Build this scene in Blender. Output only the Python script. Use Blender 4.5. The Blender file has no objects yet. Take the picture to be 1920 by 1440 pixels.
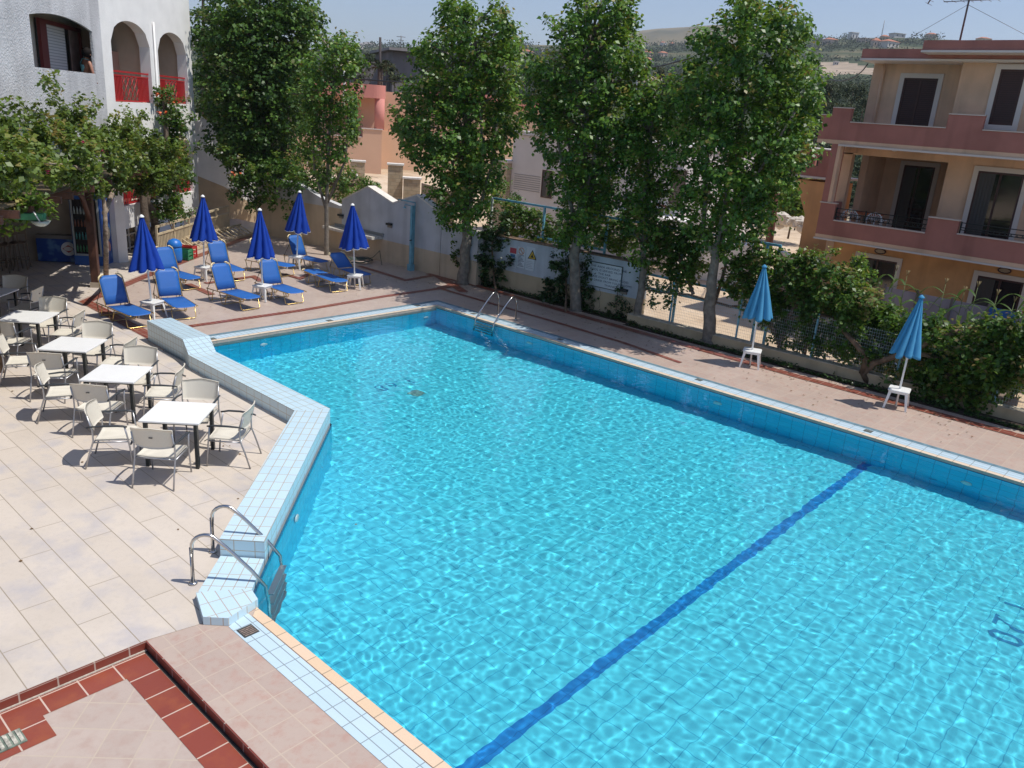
import bpy, bmesh, math, random
import numpy as np
from mathutils import Vector, Matrix, noise
S = bpy.context.scene
COL = S.collection
rad = math.radians
# ------------------------------------------------------------------ camera
FPX = 1516.33; H = 5.3
R = np.array([[0.67901176, 0.18637702, -0.71007509],
              [-0.73079424, 0.26366724, -0.62961843],
              [0.06987713, 0.9464371, 0.31523641]])
CAM = np.array([0, 0, H])
def ray(x, y):
    v = np.array([x - 960., -(y - 720.), -FPX]); return R @ (v / np.linalg.norm(v))
def P(x, y, z=0.):
    d = ray(x, y); t = (z - H) / d[2]; return CAM + t * d
def D(x, y, dist=None, X=None, Y=None):
    d = ray(x, y)
    if X is not None: t = X / d[0]
    elif Y is not None: t = Y / d[1]
    else: t = dist / math.hypot(d[0], d[1])
    return CAM + t * d
def PW(x, y, depth, zw=-.06):
    """floor point seen through the water surface"""
    p = P(x, y, zw); d = ray(x, y); h = d[:2] / np.linalg.norm(d[:2])
    s = math.sqrt(d[0]**2 + d[1]**2) / 1.333
    return np.array([*(p[:2] + h * depth * s / math.sqrt(1 - s * s)), zw - depth])
cd = bpy.data.cameras.new('camera'); cam = bpy.data.objects.new('camera', cd); COL.objects.link(cam)
cd.sensor_width = 36; cd.lens = FPX / 1920 * 36; cd.clip_end = 9000; cd.clip_start = .1
M4 = Matrix([[*R[i], CAM[i]] for i in range(3)] + [[0, 0, 0, 1]]); cam.matrix_world = M4
S.camera = cam
# ------------------------------------------------------------------ light
SUNV = Vector((.54, -.84, 0)).normalized() * math.cos(rad(63)); SUNV.z = math.sin(rad(63))
w = bpy.data.worlds.new("World"); S.world = w; w.use_nodes = True; wn = w.node_tree
sk = wn.nodes.new('ShaderNodeTexSky'); sk.sky_type = 'NISHITA'; sk.sun_disc = False
sk.sun_elevation = rad(63); sk.sun_rotation = math.atan2(SUNV.x, SUNV.y)
sk.air_density = 1.0; sk.dust_density = .45; sk.ozone_density = 2.6
tint = wn.nodes.new('ShaderNodeMix'); tint.data_type = 'RGBA'; tint.blend_type = 'MULTIPLY'; tint.inputs[0].default_value = 1; tint.inputs[7].default_value = (.99, .94, 1.0, 1)
wn.links.new(sk.outputs[0], tint.inputs[6]); wn.links.new(tint.outputs[2], wn.nodes['Background'].inputs[0]); wn.nodes['Background'].inputs[1].default_value = .118
sl = bpy.data.lights.new('sun', 'SUN'); sl.energy = 4.2; sl.angle = rad(.53); sl.color = (1, .955, .88)
so = bpy.data.objects.new('sun', sl); COL.objects.link(so); so.rotation_euler = SUNV.to_track_quat('Z', 'Y').to_euler()
sl.cycles.is_caustics_light = True
S.view_settings.view_transform = 'Standard'; S.view_settings.look = 'None'; S.view_settings.exposure = .11
cy = S.cycles; cy.use_denoising = True; cy.max_bounces = 8; cy.transparent_max_bounces = 12
cy.caustics_refractive = True; cy.caustics_reflective = False; cy.diffuse_bounces = 4; cy.glossy_bounces = 3
cy.transmission_bounces = 6; cy.sample_clamp_indirect = 6
# ------------------------------------------------------------------ materials
MATS = {}
def newmat(name):
    m = bpy.data.materials.new(name); m.use_nodes = True; nt = m.node_tree
    return m, nt, nt.nodes['Principled BSDF'], nt.nodes.new, nt.links.new
def setin(b, **k):
    for a, v in k.items(): b.inputs[a.replace('_', ' ')].default_value = v
def mat(name, col, rough=.6, metal=0., nz=None, bump=None, col2=None, spec=.5, trans=0., alpha=None, streak=None):
    """nz=(scale, amount) brightness mottling; col2 mixes by noise"""
    if name in MATS: return MATS[name]
    m, nt, b, N, L = newmat(name)
    setin(b, Base_Color=(*col, 1), Roughness=rough, Metallic=metal)
    b.inputs['Specular IOR Level'].default_value = spec
    tc = N('ShaderNodeTexCoord').outputs['Object']
    if nz:
        n = N('ShaderNodeTexNoise'); n.inputs['Scale'].default_value = nz[0]; n.inputs['Detail'].default_value = 6
        L(tc, n.inputs['Vector'])
        cr = N('ShaderNodeValToRGB'); cr.color_ramp.elements[0].position = .32; cr.color_ramp.elements[1].position = .68
        c2 = col2 if col2 else tuple(min(1, c * (1 + nz[1])) for c in col)
        c1 = col if col2 else tuple(c * (1 - nz[1]) for c in col)
        cr.color_ramp.elements[0].color = (*c1, 1); cr.color_ramp.elements[1].color = (*c2, 1)
        L(n.outputs[0], cr.inputs[0]); L(cr.outputs[0], b.inputs['Base Color'])
    if bump:
        n = N('ShaderNodeTexNoise'); n.inputs['Scale'].default_value = bump[0]; n.inputs['Detail'].default_value = 4
        L(tc, n.inputs['Vector']); bp = N('ShaderNodeBump'); bp.inputs['Strength'].default_value = bump[1]; bp.inputs['Distance'].default_value = .02
        L(n.outputs[0], bp.inputs['Height']); L(bp.outputs[0], b.inputs['Normal'])
    if trans: b.inputs['Transmission Weight'].default_value = trans
    MATS[name] = m; return m
def tile(name, c1, c2, mortar, bw, bh, ms=.006, off=0., rot=0., rough=.35, blotch=None, bscale=2.5, bump=.25, shift=(0, 0), bamt=.5, gloss_nz=True, dirt=.12):
    if name in MATS: return MATS[name]
    m, nt, b, N, L = newmat(name)
    uv = N('ShaderNodeUVMap'); mp = N('ShaderNodeMapping'); mp.inputs['Rotation'].default_value = (0, 0, rot)
    mp.inputs['Location'].default_value = (*shift, 0)
    L(uv.outputs[0], mp.inputs[0])
    bt = N('ShaderNodeTexBrick'); bt.offset = off; bt.squash = 1
    setin(bt, Color1=(*c1, 1), Color2=(*c2, 1), Mortar=(*mortar, 1)); bt.inputs['Scale'].default_value = 1
    bt.inputs['Mortar Size'].default_value = ms; bt.inputs['Brick Width'].default_value = bw; bt.inputs['Row Height'].default_value = bh
    bt.inputs['Mortar Smooth'].default_value = .2
    L(mp.outputs[0], bt.inputs['Vector'])
    last = bt.outputs['Color']
    def mix(fac, a, colb, mode='MIX'):
        x = N('ShaderNodeMix'); x.data_type = 'RGBA'; x.blend_type = mode
        L(fac, x.inputs[0]); L(a, x.inputs[6])
        if isinstance(colb, tuple): x.inputs[7].default_value = (*colb, 1)
        else: L(colb, x.inputs[7])
        return x.outputs[2]
    def nzr(scale, lo, hi, amt, detail=5, rough_=.6):
        n = N('ShaderNodeTexNoise'); n.inputs['Scale'].default_value = scale; n.inputs['Detail'].default_value = detail
        n.inputs['Roughness'].default_value = rough_
        L(uv.outputs[0], n.inputs['Vector'])
        r = N('ShaderNodeMapRange'); r.inputs[1].default_value = lo; r.inputs[2].default_value = hi; r.inputs[4].default_value = amt
        L(n.outputs[0], r.inputs[0]); return r.outputs[0]
    if blotch:
        f = nzr(bscale, .48, .68, bamt)
        g = N('ShaderNodeMath'); g.operation = 'MULTIPLY'; iv = N('ShaderNodeMath'); iv.operation = 'SUBTRACT'; iv.inputs[0].default_value = 1
        L(bt.outputs['Fac'], iv.inputs[1]); L(f, g.inputs[0]); L(iv.outputs[0], g.inputs[1])
        last = mix(g.outputs[0], last, blotch)
    if dirt:
        last = mix(nzr(.7, .45, .75, dirt * 1.6, 8), last, tuple(c * .55 for c in c1))
        last = mix(nzr(14, .5, .8, dirt, 3), last, tuple(c * .6 for c in c1))
    L(last, b.inputs['Base Color']); b.inputs['Roughness'].default_value = rough
    if bump:
        bp = N('ShaderNodeBump'); bp.inputs['Strength'].default_value = bump; bp.inputs['Distance'].default_value = .004; bp.invert = True
        L(bt.outputs['Fac'], bp.inputs['Height']); L(bp.outputs[0], b.inputs['Normal'])
    MATS[name] = m; return m
def leafmat(name, ramp, rough=.42, trans=.3, spec=.5):
    if name in MATS: return MATS[name]
    m, nt, b, N, L = newmat(name)
    at = N('ShaderNodeAttribute'); at.attribute_name = 'leaf_tint'
    cr = N('ShaderNodeValToRGB'); e = cr.color_ramp.elements
    while len(e) < len(ramp): e.new(.5)
    for i, (p, c) in enumerate(ramp): e[i].position = p; e[i].color = (*c, 1)
    L(at.outputs['Fac'], cr.inputs[0]); L(cr.outputs[0], b.inputs['Base Color'])
    setin(b, Roughness=rough); b.inputs['Specular IOR Level'].default_value = spec
    tr = N('ShaderNodeBsdfTranslucent'); mx = N('ShaderNodeMixShader'); mx.inputs[0].default_value = trans
    hs = N('ShaderNodeHueSaturation'); hs.inputs['Hue'].default_value = .47; hs.inputs['Value'].default_value = 1.6; L(cr.outputs[0], hs.inputs['Color'])
    L(hs.outputs[0], tr.inputs[0]); L(b.outputs[0], mx.inputs[1]); L(tr.outputs[0], mx.inputs[2])
    L(mx.outputs[0], nt.nodes['Material Output'].inputs['Surface'])
    MATS[name] = m; return m
# ------------------------------------------------------------------ mesh builder
class MB:
    def __init__(s): s.v = []; s.f = []; s.smooth = set()
    def add(s, vs, fs, sm=False):
        o = len(s.v); s.v += [tuple(map(float, p)) for p in vs]
        for f in fs:
            if sm: s.smooth.add(len(s.f))
            s.f.append(tuple(i + o for i in f))
        return s
    def box(s, x0, x1, y0, y1, z0, z1, fr=None):
        vs = [(x, y, z) for z in (z0, z1) for y in (y0, y1) for x in (x0, x1)]
        if fr: vs = [fr(*p) for p in vs]
        return s.add(vs, [(0, 2, 3, 1), (4, 5, 7, 6), (0, 1, 5, 4), (2, 6, 7, 3), (0, 4, 6, 2), (1, 3, 7, 5)])
    def cbox(s, c, size, rz=0, ry=0):
        m = Matrix.Rotation(rz, 3, 'Z') @ Matrix.Rotation(ry, 3, 'Y')
        return s.box(-size[0]/2, size[0]/2, -size[1]/2, size[1]/2, -size[2]/2, size[2]/2, lambda x, y, z: tuple(m @ Vector((x, y, z)) + Vector(c)))
    def prism(s, poly, z0, z1, fr=None, cap=(1, 1)):
        n = len(poly); vs = [(*p, z0) for p in poly] + [(*p, z1) for p in poly]
        if fr: vs = [fr(*p) for p in vs]
        fs = [(i, (i+1) % n, n + (i+1) % n, n + i) for i in range(n)]
        if cap[0]: fs.append(tuple(range(n))[::-1])
        if cap[1]: fs.append(tuple(range(n, 2*n)))
        return s.add(vs, fs)
    def sheet(s, poly, z): return s.add([(*p[:2], z) for p in poly], [tuple(range(len(poly)))])
    def tube(s, pts, r, n=8, closed=False, sm=True):
        pts = [Vector(p) for p in pts]; k = len(pts); rr = r if isinstance(r, (list, tuple)) else [r] * k
        vs = []; up = None
        for i, p in enumerate(pts):
            if closed: t = pts[(i+1) % k] - pts[i-1]
            else: t = pts[min(i+1, k-1)] - pts[max(i-1, 0)]
            if t.length < 1e-9: t = Vector((0, 0, 1))
            t.normalize()
            if up is None:
                up = Vector((0, 0, 1)) if abs(t.z) < .9 else Vector((1, 0, 0))
            a = t.cross(up)
            if a.length < 1e-4: a = t.orthogonal()
            a.normalize(); b = a.cross(t).normalized(); up = b
            for j in range(n):
                th = 2 * math.pi * j / n; vs.append(p + (a * math.cos(th) + b * math.sin(th)) * rr[i])
        fs = []
        for i in range(k if closed else k - 1):
            for j in range(n):
                i2 = (i + 1) % k; fs.append((i*n + j, i*n + (j+1) % n, i2*n + (j+1) % n, i2*n + j))
        s.add(vs, fs, sm)
        if not closed:
            o = len(s.v) - len(vs); s.f.append(tuple(o + j for j in range(n))[::-1]); s.f.append(tuple(o + (k-1)*n + j for j in range(n)))
        return s
    def lathe(s, prof, c=(0, 0, 0), n=16, sm=True, lobes=0, amp=0., capb=True, capt=True):
        vs = []
        for (r, z) in prof:
            for j in range(n):
                th = 2 * math.pi * j / n; rr = r * (1 + amp * math.cos(lobes * th)) if lobes else r
                vs.append((c[0] + rr * math.cos(th), c[1] + rr * math.sin(th), c[2] + z))
        fs = [(i*n + j, i*n + (j+1) % n, (i+1)*n + (j+1) % n, (i+1)*n + j) for i in range(len(prof)-1) for j in range(n)]
        s.add(vs, fs, sm); o = len(s.v) - len(vs)
        if capb: s.f.append(tuple(o + j for j in range(n))[::-1])
        if capt: s.f.append(tuple(o + (len(prof)-1)*n + j for j in range(n)))
        return s
    def xf(s, M):
        s.v = [tuple(M @ Vector(p)) for p in s.v]; return s
    def build(s, name, m, parent=None, world=True, origin=None, bevel=0, uvrot=0):
        vs = s.v; o3 = Vector((0, 0, 0))
        if parent is not None and world:
            o3 = Vector(parent['_org']) if '_org' in parent else Vector(parent.location)
        elif origin is not None: o3 = Vector(origin)
        me = bpy.data.meshes.new(name); me.from_pydata([tuple(Vector(p) - o3) for p in vs], [], s.f)
        uvl = me.uv_layers.new(name='UVMap'); cr, sr = math.cos(uvrot), math.sin(uvrot)
        uv = np.zeros((len(me.loops), 2)); me.update()
        for p in me.polygons:
            nx, ny, nz = p.normal
            if abs(nz) > .8: tx, ty, tz, bx, by, bz = cr, sr, 0, -sr, cr, 0
            else:
                l = math.hypot(nx, ny) or 1; tx, ty, tz = -ny / l, nx / l, 0
                bx, by, bz = ny*tz - nz*ty, nz*tx - nx*tz, nx*ty - ny*tx
            for li in p.loop_indices:
                x, y, z = vs[me.loops[li].vertex_index]
                uv[li] = (x*tx + y*ty + z*tz, x*bx + y*by + z*bz)
        uvl.data.foreach_set('uv', uv.ravel())
        for i in s.smooth: me.polygons[i].use_smooth = True
        if m: me.materials.append(m)
        o = bpy.data.objects.new(name, me); COL.objects.link(o)
        if parent is not None:
            o.parent = parent
            if world: o['_org'] = tuple(o3)
        elif origin is not None: o.location = origin
        if bevel:
            b = o.modifiers.new('bevel', 'BEVEL'); b.width = bevel; b.segments = 2; b.limit_method = 'ANGLE'; b.angle_limit = rad(40)
        return o
def tag(o, label=None, cat=None, group=None, kind=None):
    if label: o['label'] = label
    if cat: o['category'] = cat
    if group: o['group'] = group
    if kind: o['kind'] = kind
    return o
def thing(name, label, cat, loc=(0, 0, 0), rz=0, group=None):
    o = bpy.data.objects.new(name, None); COL.objects.link(o); o.location = loc; o.rotation_euler.z = rz; o.empty_display_size = .2
    return tag(o, label, cat, group)
def struct(o): o['kind'] = 'structure'; return o
def kids(o): return [c for c in bpy.data.objects if c.parent == o]
def copy_tree(o, parent=None):
    c = o.copy(); COL.objects.link(c); c.parent = parent
    for ch in kids(o): copy_tree(ch, c)
    return c
class Frame:
    """vertical plane frame: s along the wall, n outward, z up"""
    def __init__(s, A, d, flip=1):
        s.A = np.array(A[:2], float); d = np.array(d[:2], float); s.d = d / np.linalg.norm(d); s.n = np.array([s.d[1], -s.d[0]]) * flip
    def __call__(s, a, n, z): return (*(s.A + s.d * a + s.n * n), z)
    def hit(s, x, y, n=0.):
        r = ray(x, y); nn = s.n; A = s.A + s.n * n; t = (nn @ A) / (nn @ r[:2]); p = CAM + t * r
        return float((p[:2] - s.A) @ s.d), float(p[2])
def wall_open(mb, fr, s0, s1, z0, z1, n0, n1, ops):
    """solid wall slab between n0..n1 with openings (a0,a1,b0,b1[,rise]); rise = height of an arch above b1"""
    cuts = sorted({s0, s1, *[o[0] for o in ops], *[o[1] for o in ops]})
    for a, b in zip(cuts, cuts[1:]):
        col = sorted([o for o in ops if o[0] <= a + 1e-6 and o[1] >= b - 1e-6], key=lambda o: o[2]); z = z0
        for o in col:
            if o[2] > z + 1e-6: mb.box(a, b, n0, n1, z, o[2], fr)
            rise = o[4] if len(o) > 4 else 0
            if rise:
                k = 10; top = o[3] + rise + .02
                for i in range(k):
                    u0 = a + (b-a)*i/k; u1 = a + (b-a)*(i+1)/k
                    def h(u):
                        t = (u - o[0]) / (o[1] - o[0]) * 2 - 1; return o[3] + rise * math.sqrt(max(0, 1 - t*t)) if rise > .3 else o[3] + rise * (1 - t*t)
                    vs = [fr(u, n, zz) for n in (n0, n1) for (u, zz) in ((u0, h(u0)), (u1, h(u1)), (u1, top), (u0, top))]
                    mb.add(vs, [(0, 1, 2, 3), (7, 6, 5, 4), (0, 4, 5, 1), (1, 5, 6, 2), (2, 6, 7, 3), (3, 7, 4, 0)])
                z = top
            else: z = o[3]
        if z < z1 - 1e-6: mb.box(a, b, n0, n1, z, z1, fr)
def text_obj(name, body, size, m, fr, parent=None, align='LEFT', extrude=.002, spacing=1.):
    """flat lettering; fr(u, v) gives the world point; u right, v up"""
    c = bpy.data.curves.new(name, 'FONT'); c.body = body; c.size = size; c.align_x = align; c.resolution_u = 2; c.space_character = spacing
    t = bpy.data.objects.new(name + '_tmp', c); COL.objects.link(t)
    dg = bpy.context.evaluated_depsgraph_get(); dg.update(); me = bpy.data.meshes.new_from_object(t.evaluated_get(dg))
    bpy.data.objects.remove(t, do_unlink=True)
    mb = MB(); mb.add([fr(v.co.x, v.co.y) for v in me.vertices], [tuple(p.vertices) for p in me.polygons])
    bpy.data.meshes.remove(me); bpy.data.curves.remove(c)
    return mb.build(name, m, parent)
rng = random.Random(7)
# ================================================================== POOL, WATER, DECKS
XN, XR, YF, YB = 3.92, 15.28, 16.63, -7.0
pool_poly = [(XR, YB), (XR, YF), (7.9, YF), (7.78, 15.0), (7.72, 10.95), (4.0, 7.2), (XN, 6.95), (XN, YB)]
T = .27
m_pt = tile('pool_tile', (.095, .74, .92), (.105, .77, .94), (.045, .50, .72), T, T, ms=.006, rough=.3, bump=0, dirt=.04)
m_ptw = tile('pool_wall_tile', (.015, .62, .92), (.02, .66, .94), (.01, .36, .62), T, T, ms=.007, rough=.3, bump=0, dirt=.04)
m_trim = mat('dark_blue_tile', (.008, .05, .17), .25)
m_line = tile('lane_tile', (.012, .25, .66), (.016, .28, .70), (.010, .18, .5), T, T, ms=.005, rough=.3, bump=0, dirt=.03)
def zfl(y): return -1.34 if y < 4.35 else -1.34 - (y - 4.35) / (YF - 4.35) * .42
pl = MB()
ys = [YB, 0, 4.35, 8, 12, YF]
for a, b in zip(ys, ys[1:]):
    pl.add([(XN - .1, a, zfl(a)), (XR, a, zfl(a)), (XR, b, zfl(b)), (XN - .1, b, zfl(b))], [(0, 1, 2, 3)])
pool_floor = struct(pl.build('pool', m_pt))
pw_ = MB(); n = len(pool_poly)
for i in range(n):
    a, b = pool_poly[i], pool_poly[(i+1) % n]
    pw_.add([(*a, -1.9), (*b, -1.9), (*b, -.075), (*a, -.075)], [(3, 2, 1, 0)])
pool_walls = struct(pw_.build('pool_wall', m_ptw))
tr = MB()
for i in range(n):
    a, b = pool_poly[i], pool_poly[(i+1) % n]
    tr.add([(*a, -.075), (*b, -.075), (*b, -.004), (*a, -.004)], [(3, 2, 1, 0)])
struct(tr.build('pool_trim', m_trim))
ln = MB(); ln.box(XN, XR - .002, 4.275, 4.44, -1.40, -1.334); lane = struct(ln.build('lane_line', m_line))
# depth figures on the floor (read from the far side)
m_fig = mat('mosaic_blue', (.02, .27, .52), .3)
def fig(txt, cx, cy, size):
    z = zfl(cy) + .006
    return struct(text_obj('depth_marking', txt, size, m_fig, lambda u, v: (cx - u, cy - v, z + (zfl(cy - v) - zfl(cy))), None, 'CENTER', spacing=1.15))
q = PW(742, 721, 1.58); f1 = fig('1.60', q[0], q[1] + .2, .56)
q = PW(1886, 1196, 1.28); f2 = fig('1.20', q[0] + .45, q[1] + .22, .62)
# bottom drain
q = PW(781, 739, 1.6); dr = MB(); dr.cbox((q[0], q[1], zfl(q[1]) + .012), (.28, .28, .02), rz=.2)
drain = dr.build('floor_drain', mat('drain_grey', (.14, .34, .34), .5, nz=(30, .3))); drain['kind'] = 'structure'
recv = [pool_floor, pool_walls, lane, f1, f2, drain]
# wall inlets
def wall_hit(x, y, Xw=None, Yw=None):
    p = P(x, y, -.06); d = ray(x, y); h = d[:2] / np.linalg.norm(d[:2]); s = math.hypot(d[0], d[1]) / 1.333; tn = math.sqrt(1 - s*s) / s
    t = (Xw - p[0]) / h[0] if Xw is not None else (Yw - p[1]) / h[1]
    return p[0] + h[0] * t, p[1] + h[1] * t, -.06 - t * tn
m_in = mat('inlet_white', (.75, .85, .85), .4)
for k, (x, y, ax) in enumerate([(993, 643, 'x'), (1346, 756, 'x'), (1813, 906, 'x'), (494, 646, 'y'), (799, 595, 'y')]):
    p = wall_hit(x, y, Xw=XR) if ax == 'x' else wall_hit(x, y, Yw=YF)
    mb = MB(); mb.lathe([(.03, 0), (.09, 0), (.095, .012), (.07, .03), (.035, .022)], n=18)
    mb.xf((Matrix.Translation((p[0] - (.001 if ax == 'x' else 0), p[1] - (.001 if ax == 'y' else 0), p[2]))) @ (Matrix.Rotation(rad(-90), 4, 'Y') if ax == 'x' else Matrix.Rotation(rad(90), 4, 'X')))
    o = mb.build('water_inlet', m_in, origin=p); recv.append(o)
    tag(o, ['white round inlet low on the right pool wall nearest the far ladder', 'white round inlet on the right pool wall below the left turquoise parasol', 'white round inlet on the right pool wall below the right turquoise parasol', 'white round inlet on the far pool wall beside the raised tiled block', 'white round inlet on the far pool wall near the far corner'][k], 'pool inlet', 'water inlets in the pool walls')
mb = MB(); c0 = (5.62, 8.82, -.45); mb.lathe([(.03, 0), (.09, 0), (.095, .012), (.07, .03), (.035, .022)], n=18)
mb.xf(Matrix.Translation(c0) @ Matrix.Rotation(rad(-45), 4, 'Z') @ Matrix.Rotation(rad(90), 4, 'Y'))
o = mb.build('water_inlet', m_in, origin=c0); recv.append(o)
tag(o, 'white round inlet under the slanting tiled parapet beside the near ladder', 'pool inlet', 'water inlets in the pool walls')
# water surface
def build_water():
    x0, x1, y0, y1 = XN - .02, XR + .005, YB, YF + .005
    st = .023; nx = int((x1 - x0) / st) + 1; ny = int((y1 - y0) / st) + 1
    xs = np.linspace(x0, x1, nx); yy = np.linspace(y0, y1, ny); X, Y = np.meshgrid(xs, yy)
    r = np.random.RandomState(5); Z = np.zeros_like(X)
    # sum of many directional wavelets: broad ripples + fine chop
    for k in range(170):
        lam = 10 ** r.uniform(math.log10(.09), math.log10(.50)); th = r.normal(rad(35), 1.0); ph = r.uniform(0, 6.28)
        kx, ky = 2*math.pi/lam*math.cos(th), 2*math.pi/lam*math.sin(th)
        amp = .00030 * (lam / .5) ** 1.0
        # envelope patches so that the pattern never repeats
        ex, ey, el = r.uniform(0, 6.28), r.uniform(0, 6.28), r.uniform(2.5, 6)
        env = .55 + .45 * np.sin(2*math.pi*X/el + ex) * np.sin(2*math.pi*Y/el + ey)
        wx = .25 * np.sin(Y * 1.3 + ex) + .2 * np.sin(X * .9 + ey)
        Z += amp * env * np.sin(kx * (X + wx) + ky * (Y - wx * .6) + ph)
    # circular wavelets (swirls seen in the nearer half)
    for k in range(10):
        cx_, cy_, lam = r.uniform(5, 17), r.uniform(-4, 9), r.uniform(.22, .42)
        d = np.hypot(X - cx_, Y - cy_); Z += .00022 * np.exp(-((d - 2.4) / 1.6) ** 2) * np.sin(2*math.pi*d/lam)
    Z = Z - .06
    co = np.stack([X, Y, Z], -1).reshape(-1, 3)
    idx = np.arange(nx * ny).reshape(ny, nx)
    q = np.stack([idx[:-1, :-1], idx[:-1, 1:], idx[1:, 1:], idx[1:, :-1]], -1).reshape(-1, 4)
    c = co[q].mean(1)[:, :2]; keep = np.ones(len(q), bool)
    lim = np.interp(c[:, 1], [6.9, 7.2, 10.95, 15.0, 17], [XN, 4.0, 7.72, 7.78, 7.9]) - .05
    keep &= c[:, 0] > lim
    q = q[keep]
    me = bpy.data.meshes.new('water'); me.vertices.add(len(co)); me.vertices.foreach_set('co', co.ravel())
    me.loops.add(len(q) * 4); me.loops.foreach_set('vertex_index', q.ravel())
    me.polygons.add(len(q)); me.polygons.foreach_set('loop_start', np.arange(len(q)) * 4); me.polygons.foreach_set('loop_total', np.full(len(q), 4))
    me.update(); me.validate(); me.shade_smooth()
    bm = bmesh.new(); bm.from_mesh(me); bmesh.ops.delete(bm, geom=[v for v in bm.verts if not v.link_faces], context='VERTS'); bm.to_mesh(me); bm.free()
    m, nt, b, N, L = newmat('pool_water')
    setin(b, Roughness=0., IOR=1.333, Base_Color=(.93, .99, 1, 1)); b.inputs['Transmission Weight'].default_value = 1
    me.materials.append(m); o = bpy.data.objects.new('water', me); COL.objects.link(o); return struct(o)
water = build_water(); water.cycles.is_caustics_caster = True
# ------------------------------------------------------------------ coping and gutter
m_blue = tile('gutter_blue_tile', (.50, .64, .72), (.54, .67, .75), (.30, .34, .33), T, .135, ms=.005, rough=.25, dirt=.05)
m_blue2 = tile('gutter_blue_tile_square', (.50, .64, .72), (.54, .67, .75), (.28, .33, .34), T, .125, ms=.006, rough=.25, dirt=.05)
m_cream = tile('coping_cream_tile', (.72, .53, .35), (.74, .56, .40), (.35, .28, .2), T, T, ms=.006, rough=.45, dirt=.06, shift=(.1, 0))
m_creamx = tile('coping_cream_tile_turned', (.70, .56, .42), (.73, .60, .46), (.35, .28, .2), T, T, ms=.006, rough=.45, dirt=.06)
m_slot = mat('gutter_edge', (.13, .22, .27), .5, nz=(8, .25))
def ring(name, d0, d1, z, m, right=True, far=True, near=True, rot=0):
    mb = MB()
    if near: mb.add([(XN - d1, YB, z), (XN - d0, YB, z), (XN - d0, 6.97 , z), (XN - d1, 6.9 - .05, z)], [(0, 1, 2, 3)])
    if right: mb.add([(XR + d0, YB, z), (XR + d1, YB, z), (XR + d1, YF + d1, z), (XR + d0, YF + d0, z)], [(0, 1, 2, 3)])
    if far: mb.add([(XR + d0, YF + d0, z), (XR + d1, YF + d1, z), (7.6, YF + d1, z), (7.6, YF + d0, z)], [(0, 1, 2, 3)])
    return struct(mb.build(name, m, uvrot=rot))
ring('coping', -.012, .11, .006, m_creamx, near=False); ring('coping_near', -.012, .105, .006, m_cream, right=False, far=False, rot=rad(90))
ring('gutter', .12, .40, .004, m_blue2, near=False, rot=rad(90)); ring('gutter_near', .115, .385, .004, m_blue2, right=False, far=False, rot=rad(90))
ring('gutter_edge', .405, .53, .004, m_slot, near=False)
mb = MB()
for k, (x, y) in enumerate([(1311, 712), (1628, 808), (1050, 636), (888, 588), (783, 573), (618, 601), (398, 635), (465, 1183)]):
    p = P(x, y, .006); g = thing('gutter_grate', ['gutter grate near the left turquoise parasol', 'gutter grate near the right turquoise parasol', 'gutter grate right of the far pool ladder', 'gutter grate just left of the far pool ladder', 'gutter grate on the far edge nearest the far corner', 'gutter grate midway along the far pool edge', 'gutter grate hard beside the raised tiled block', 'large rusty gutter grate in the near corner below the near ladder'][k], 'drain grate', (p[0], p[1], 0), 0, 'grates set in the pool gutter')
    w_ = .075 if k < 7 else .085
    a = MB(); a.prism([(-w_, -w_), (w_, -w_), (w_, w_), (-w_, w_)], .0045, .009)
    a.build('grate_frame', mat('grate_dark', (.05, .055, .05), .6), g, world=False)
    a = MB()
    for i in range(5): a.box(-w_ + .012, w_ - .012, -w_ + .018 + i * .028, -w_ + .028 + i * .028, .009, .013)
    a.build('grate_bar', mat('grate_rust' if k == 7 else 'grate_steel', (.28, .2, .16) if k == 7 else (.2, .22, .2), .6, nz=(60, .5)), g, world=False)
# ------------------------------------------------------------------ decks
m_deck = tile('deck_tile', (.45, .35, .295), (.49, .385, .32), (.53, .43, .34), .33, .33, ms=.006, rough=.4, blotch=(.45, .245, .19), bscale=7, bamt=.45, bump=.15)
m_lounge = tile('deck_tile_diagonal', (.47, .38, .325), (.51, .415, .355), (.52, .43, .34), .33, .33, ms=.007, rough=.4, blotch=(.40, .26, .21), bscale=6, bamt=.4, bump=.15, rot=rad(45))
m_terr = tile('terrace_slab', (.57, .495, .415), (.605, .53, .45), (.33, .27, .20), 1.7, .345, ms=.006, off=.37, rough=.75, blotch=(.43, .405, .42), bscale=1.6, bamt=.7, bump=.4, dirt=.17)
m_red = tile('red_tile', (.27, .065, .038), (.31, .08, .045), (.55, .40, .32), .33, .33, ms=.007, rough=.32, blotch=(.38, .12, .045), bscale=4, bamt=.5, bump=.2, dirt=.06)
GO = .53
mb = MB()
mb.prism([(XR + .39, YB - 6), (18.95, YB - 6), (18.95, 17.2), (XR + .39, 17.2)], -.3, 0)
mb.box(XR - .005, XR + .39, YB - 6, 17.2, -.05, 0)
mb.box(2.82, XN + .005, YB - 6, 7.2, -.3, 0)
mb.prism([(2.82, 7.2), (3.92, 7.2), (4.5, 7.78), (3.9, 8.3)], -.3, 0)
mb.prism([(7.2, YF - .005), (XR + .39, YF - .005), (XR + .39, 17.2), (7.2, 17.2)], -.3, 0)
struct(mb.build('deck', m_deck))
mb = MB(); mb.prism([(7.0, 17.2), (18.95, 17.2), (19.6, 20), (18.8, 35), (8, 35)], -.3, 0); struct(mb.build('lounge_deck', m_lounge))
terr = [(-12, 7.18), (2.82, 7.18), (3.36, 7.08), (3.62, 7.42), (4.3, 8.0), (7.3, 11.2), (7.35, 17.3), (7.43, 17.40), (7.52, 21.73), (10.63, 24.52), (13.4, 29.2), (12, 40), (-12, 40)]
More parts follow.
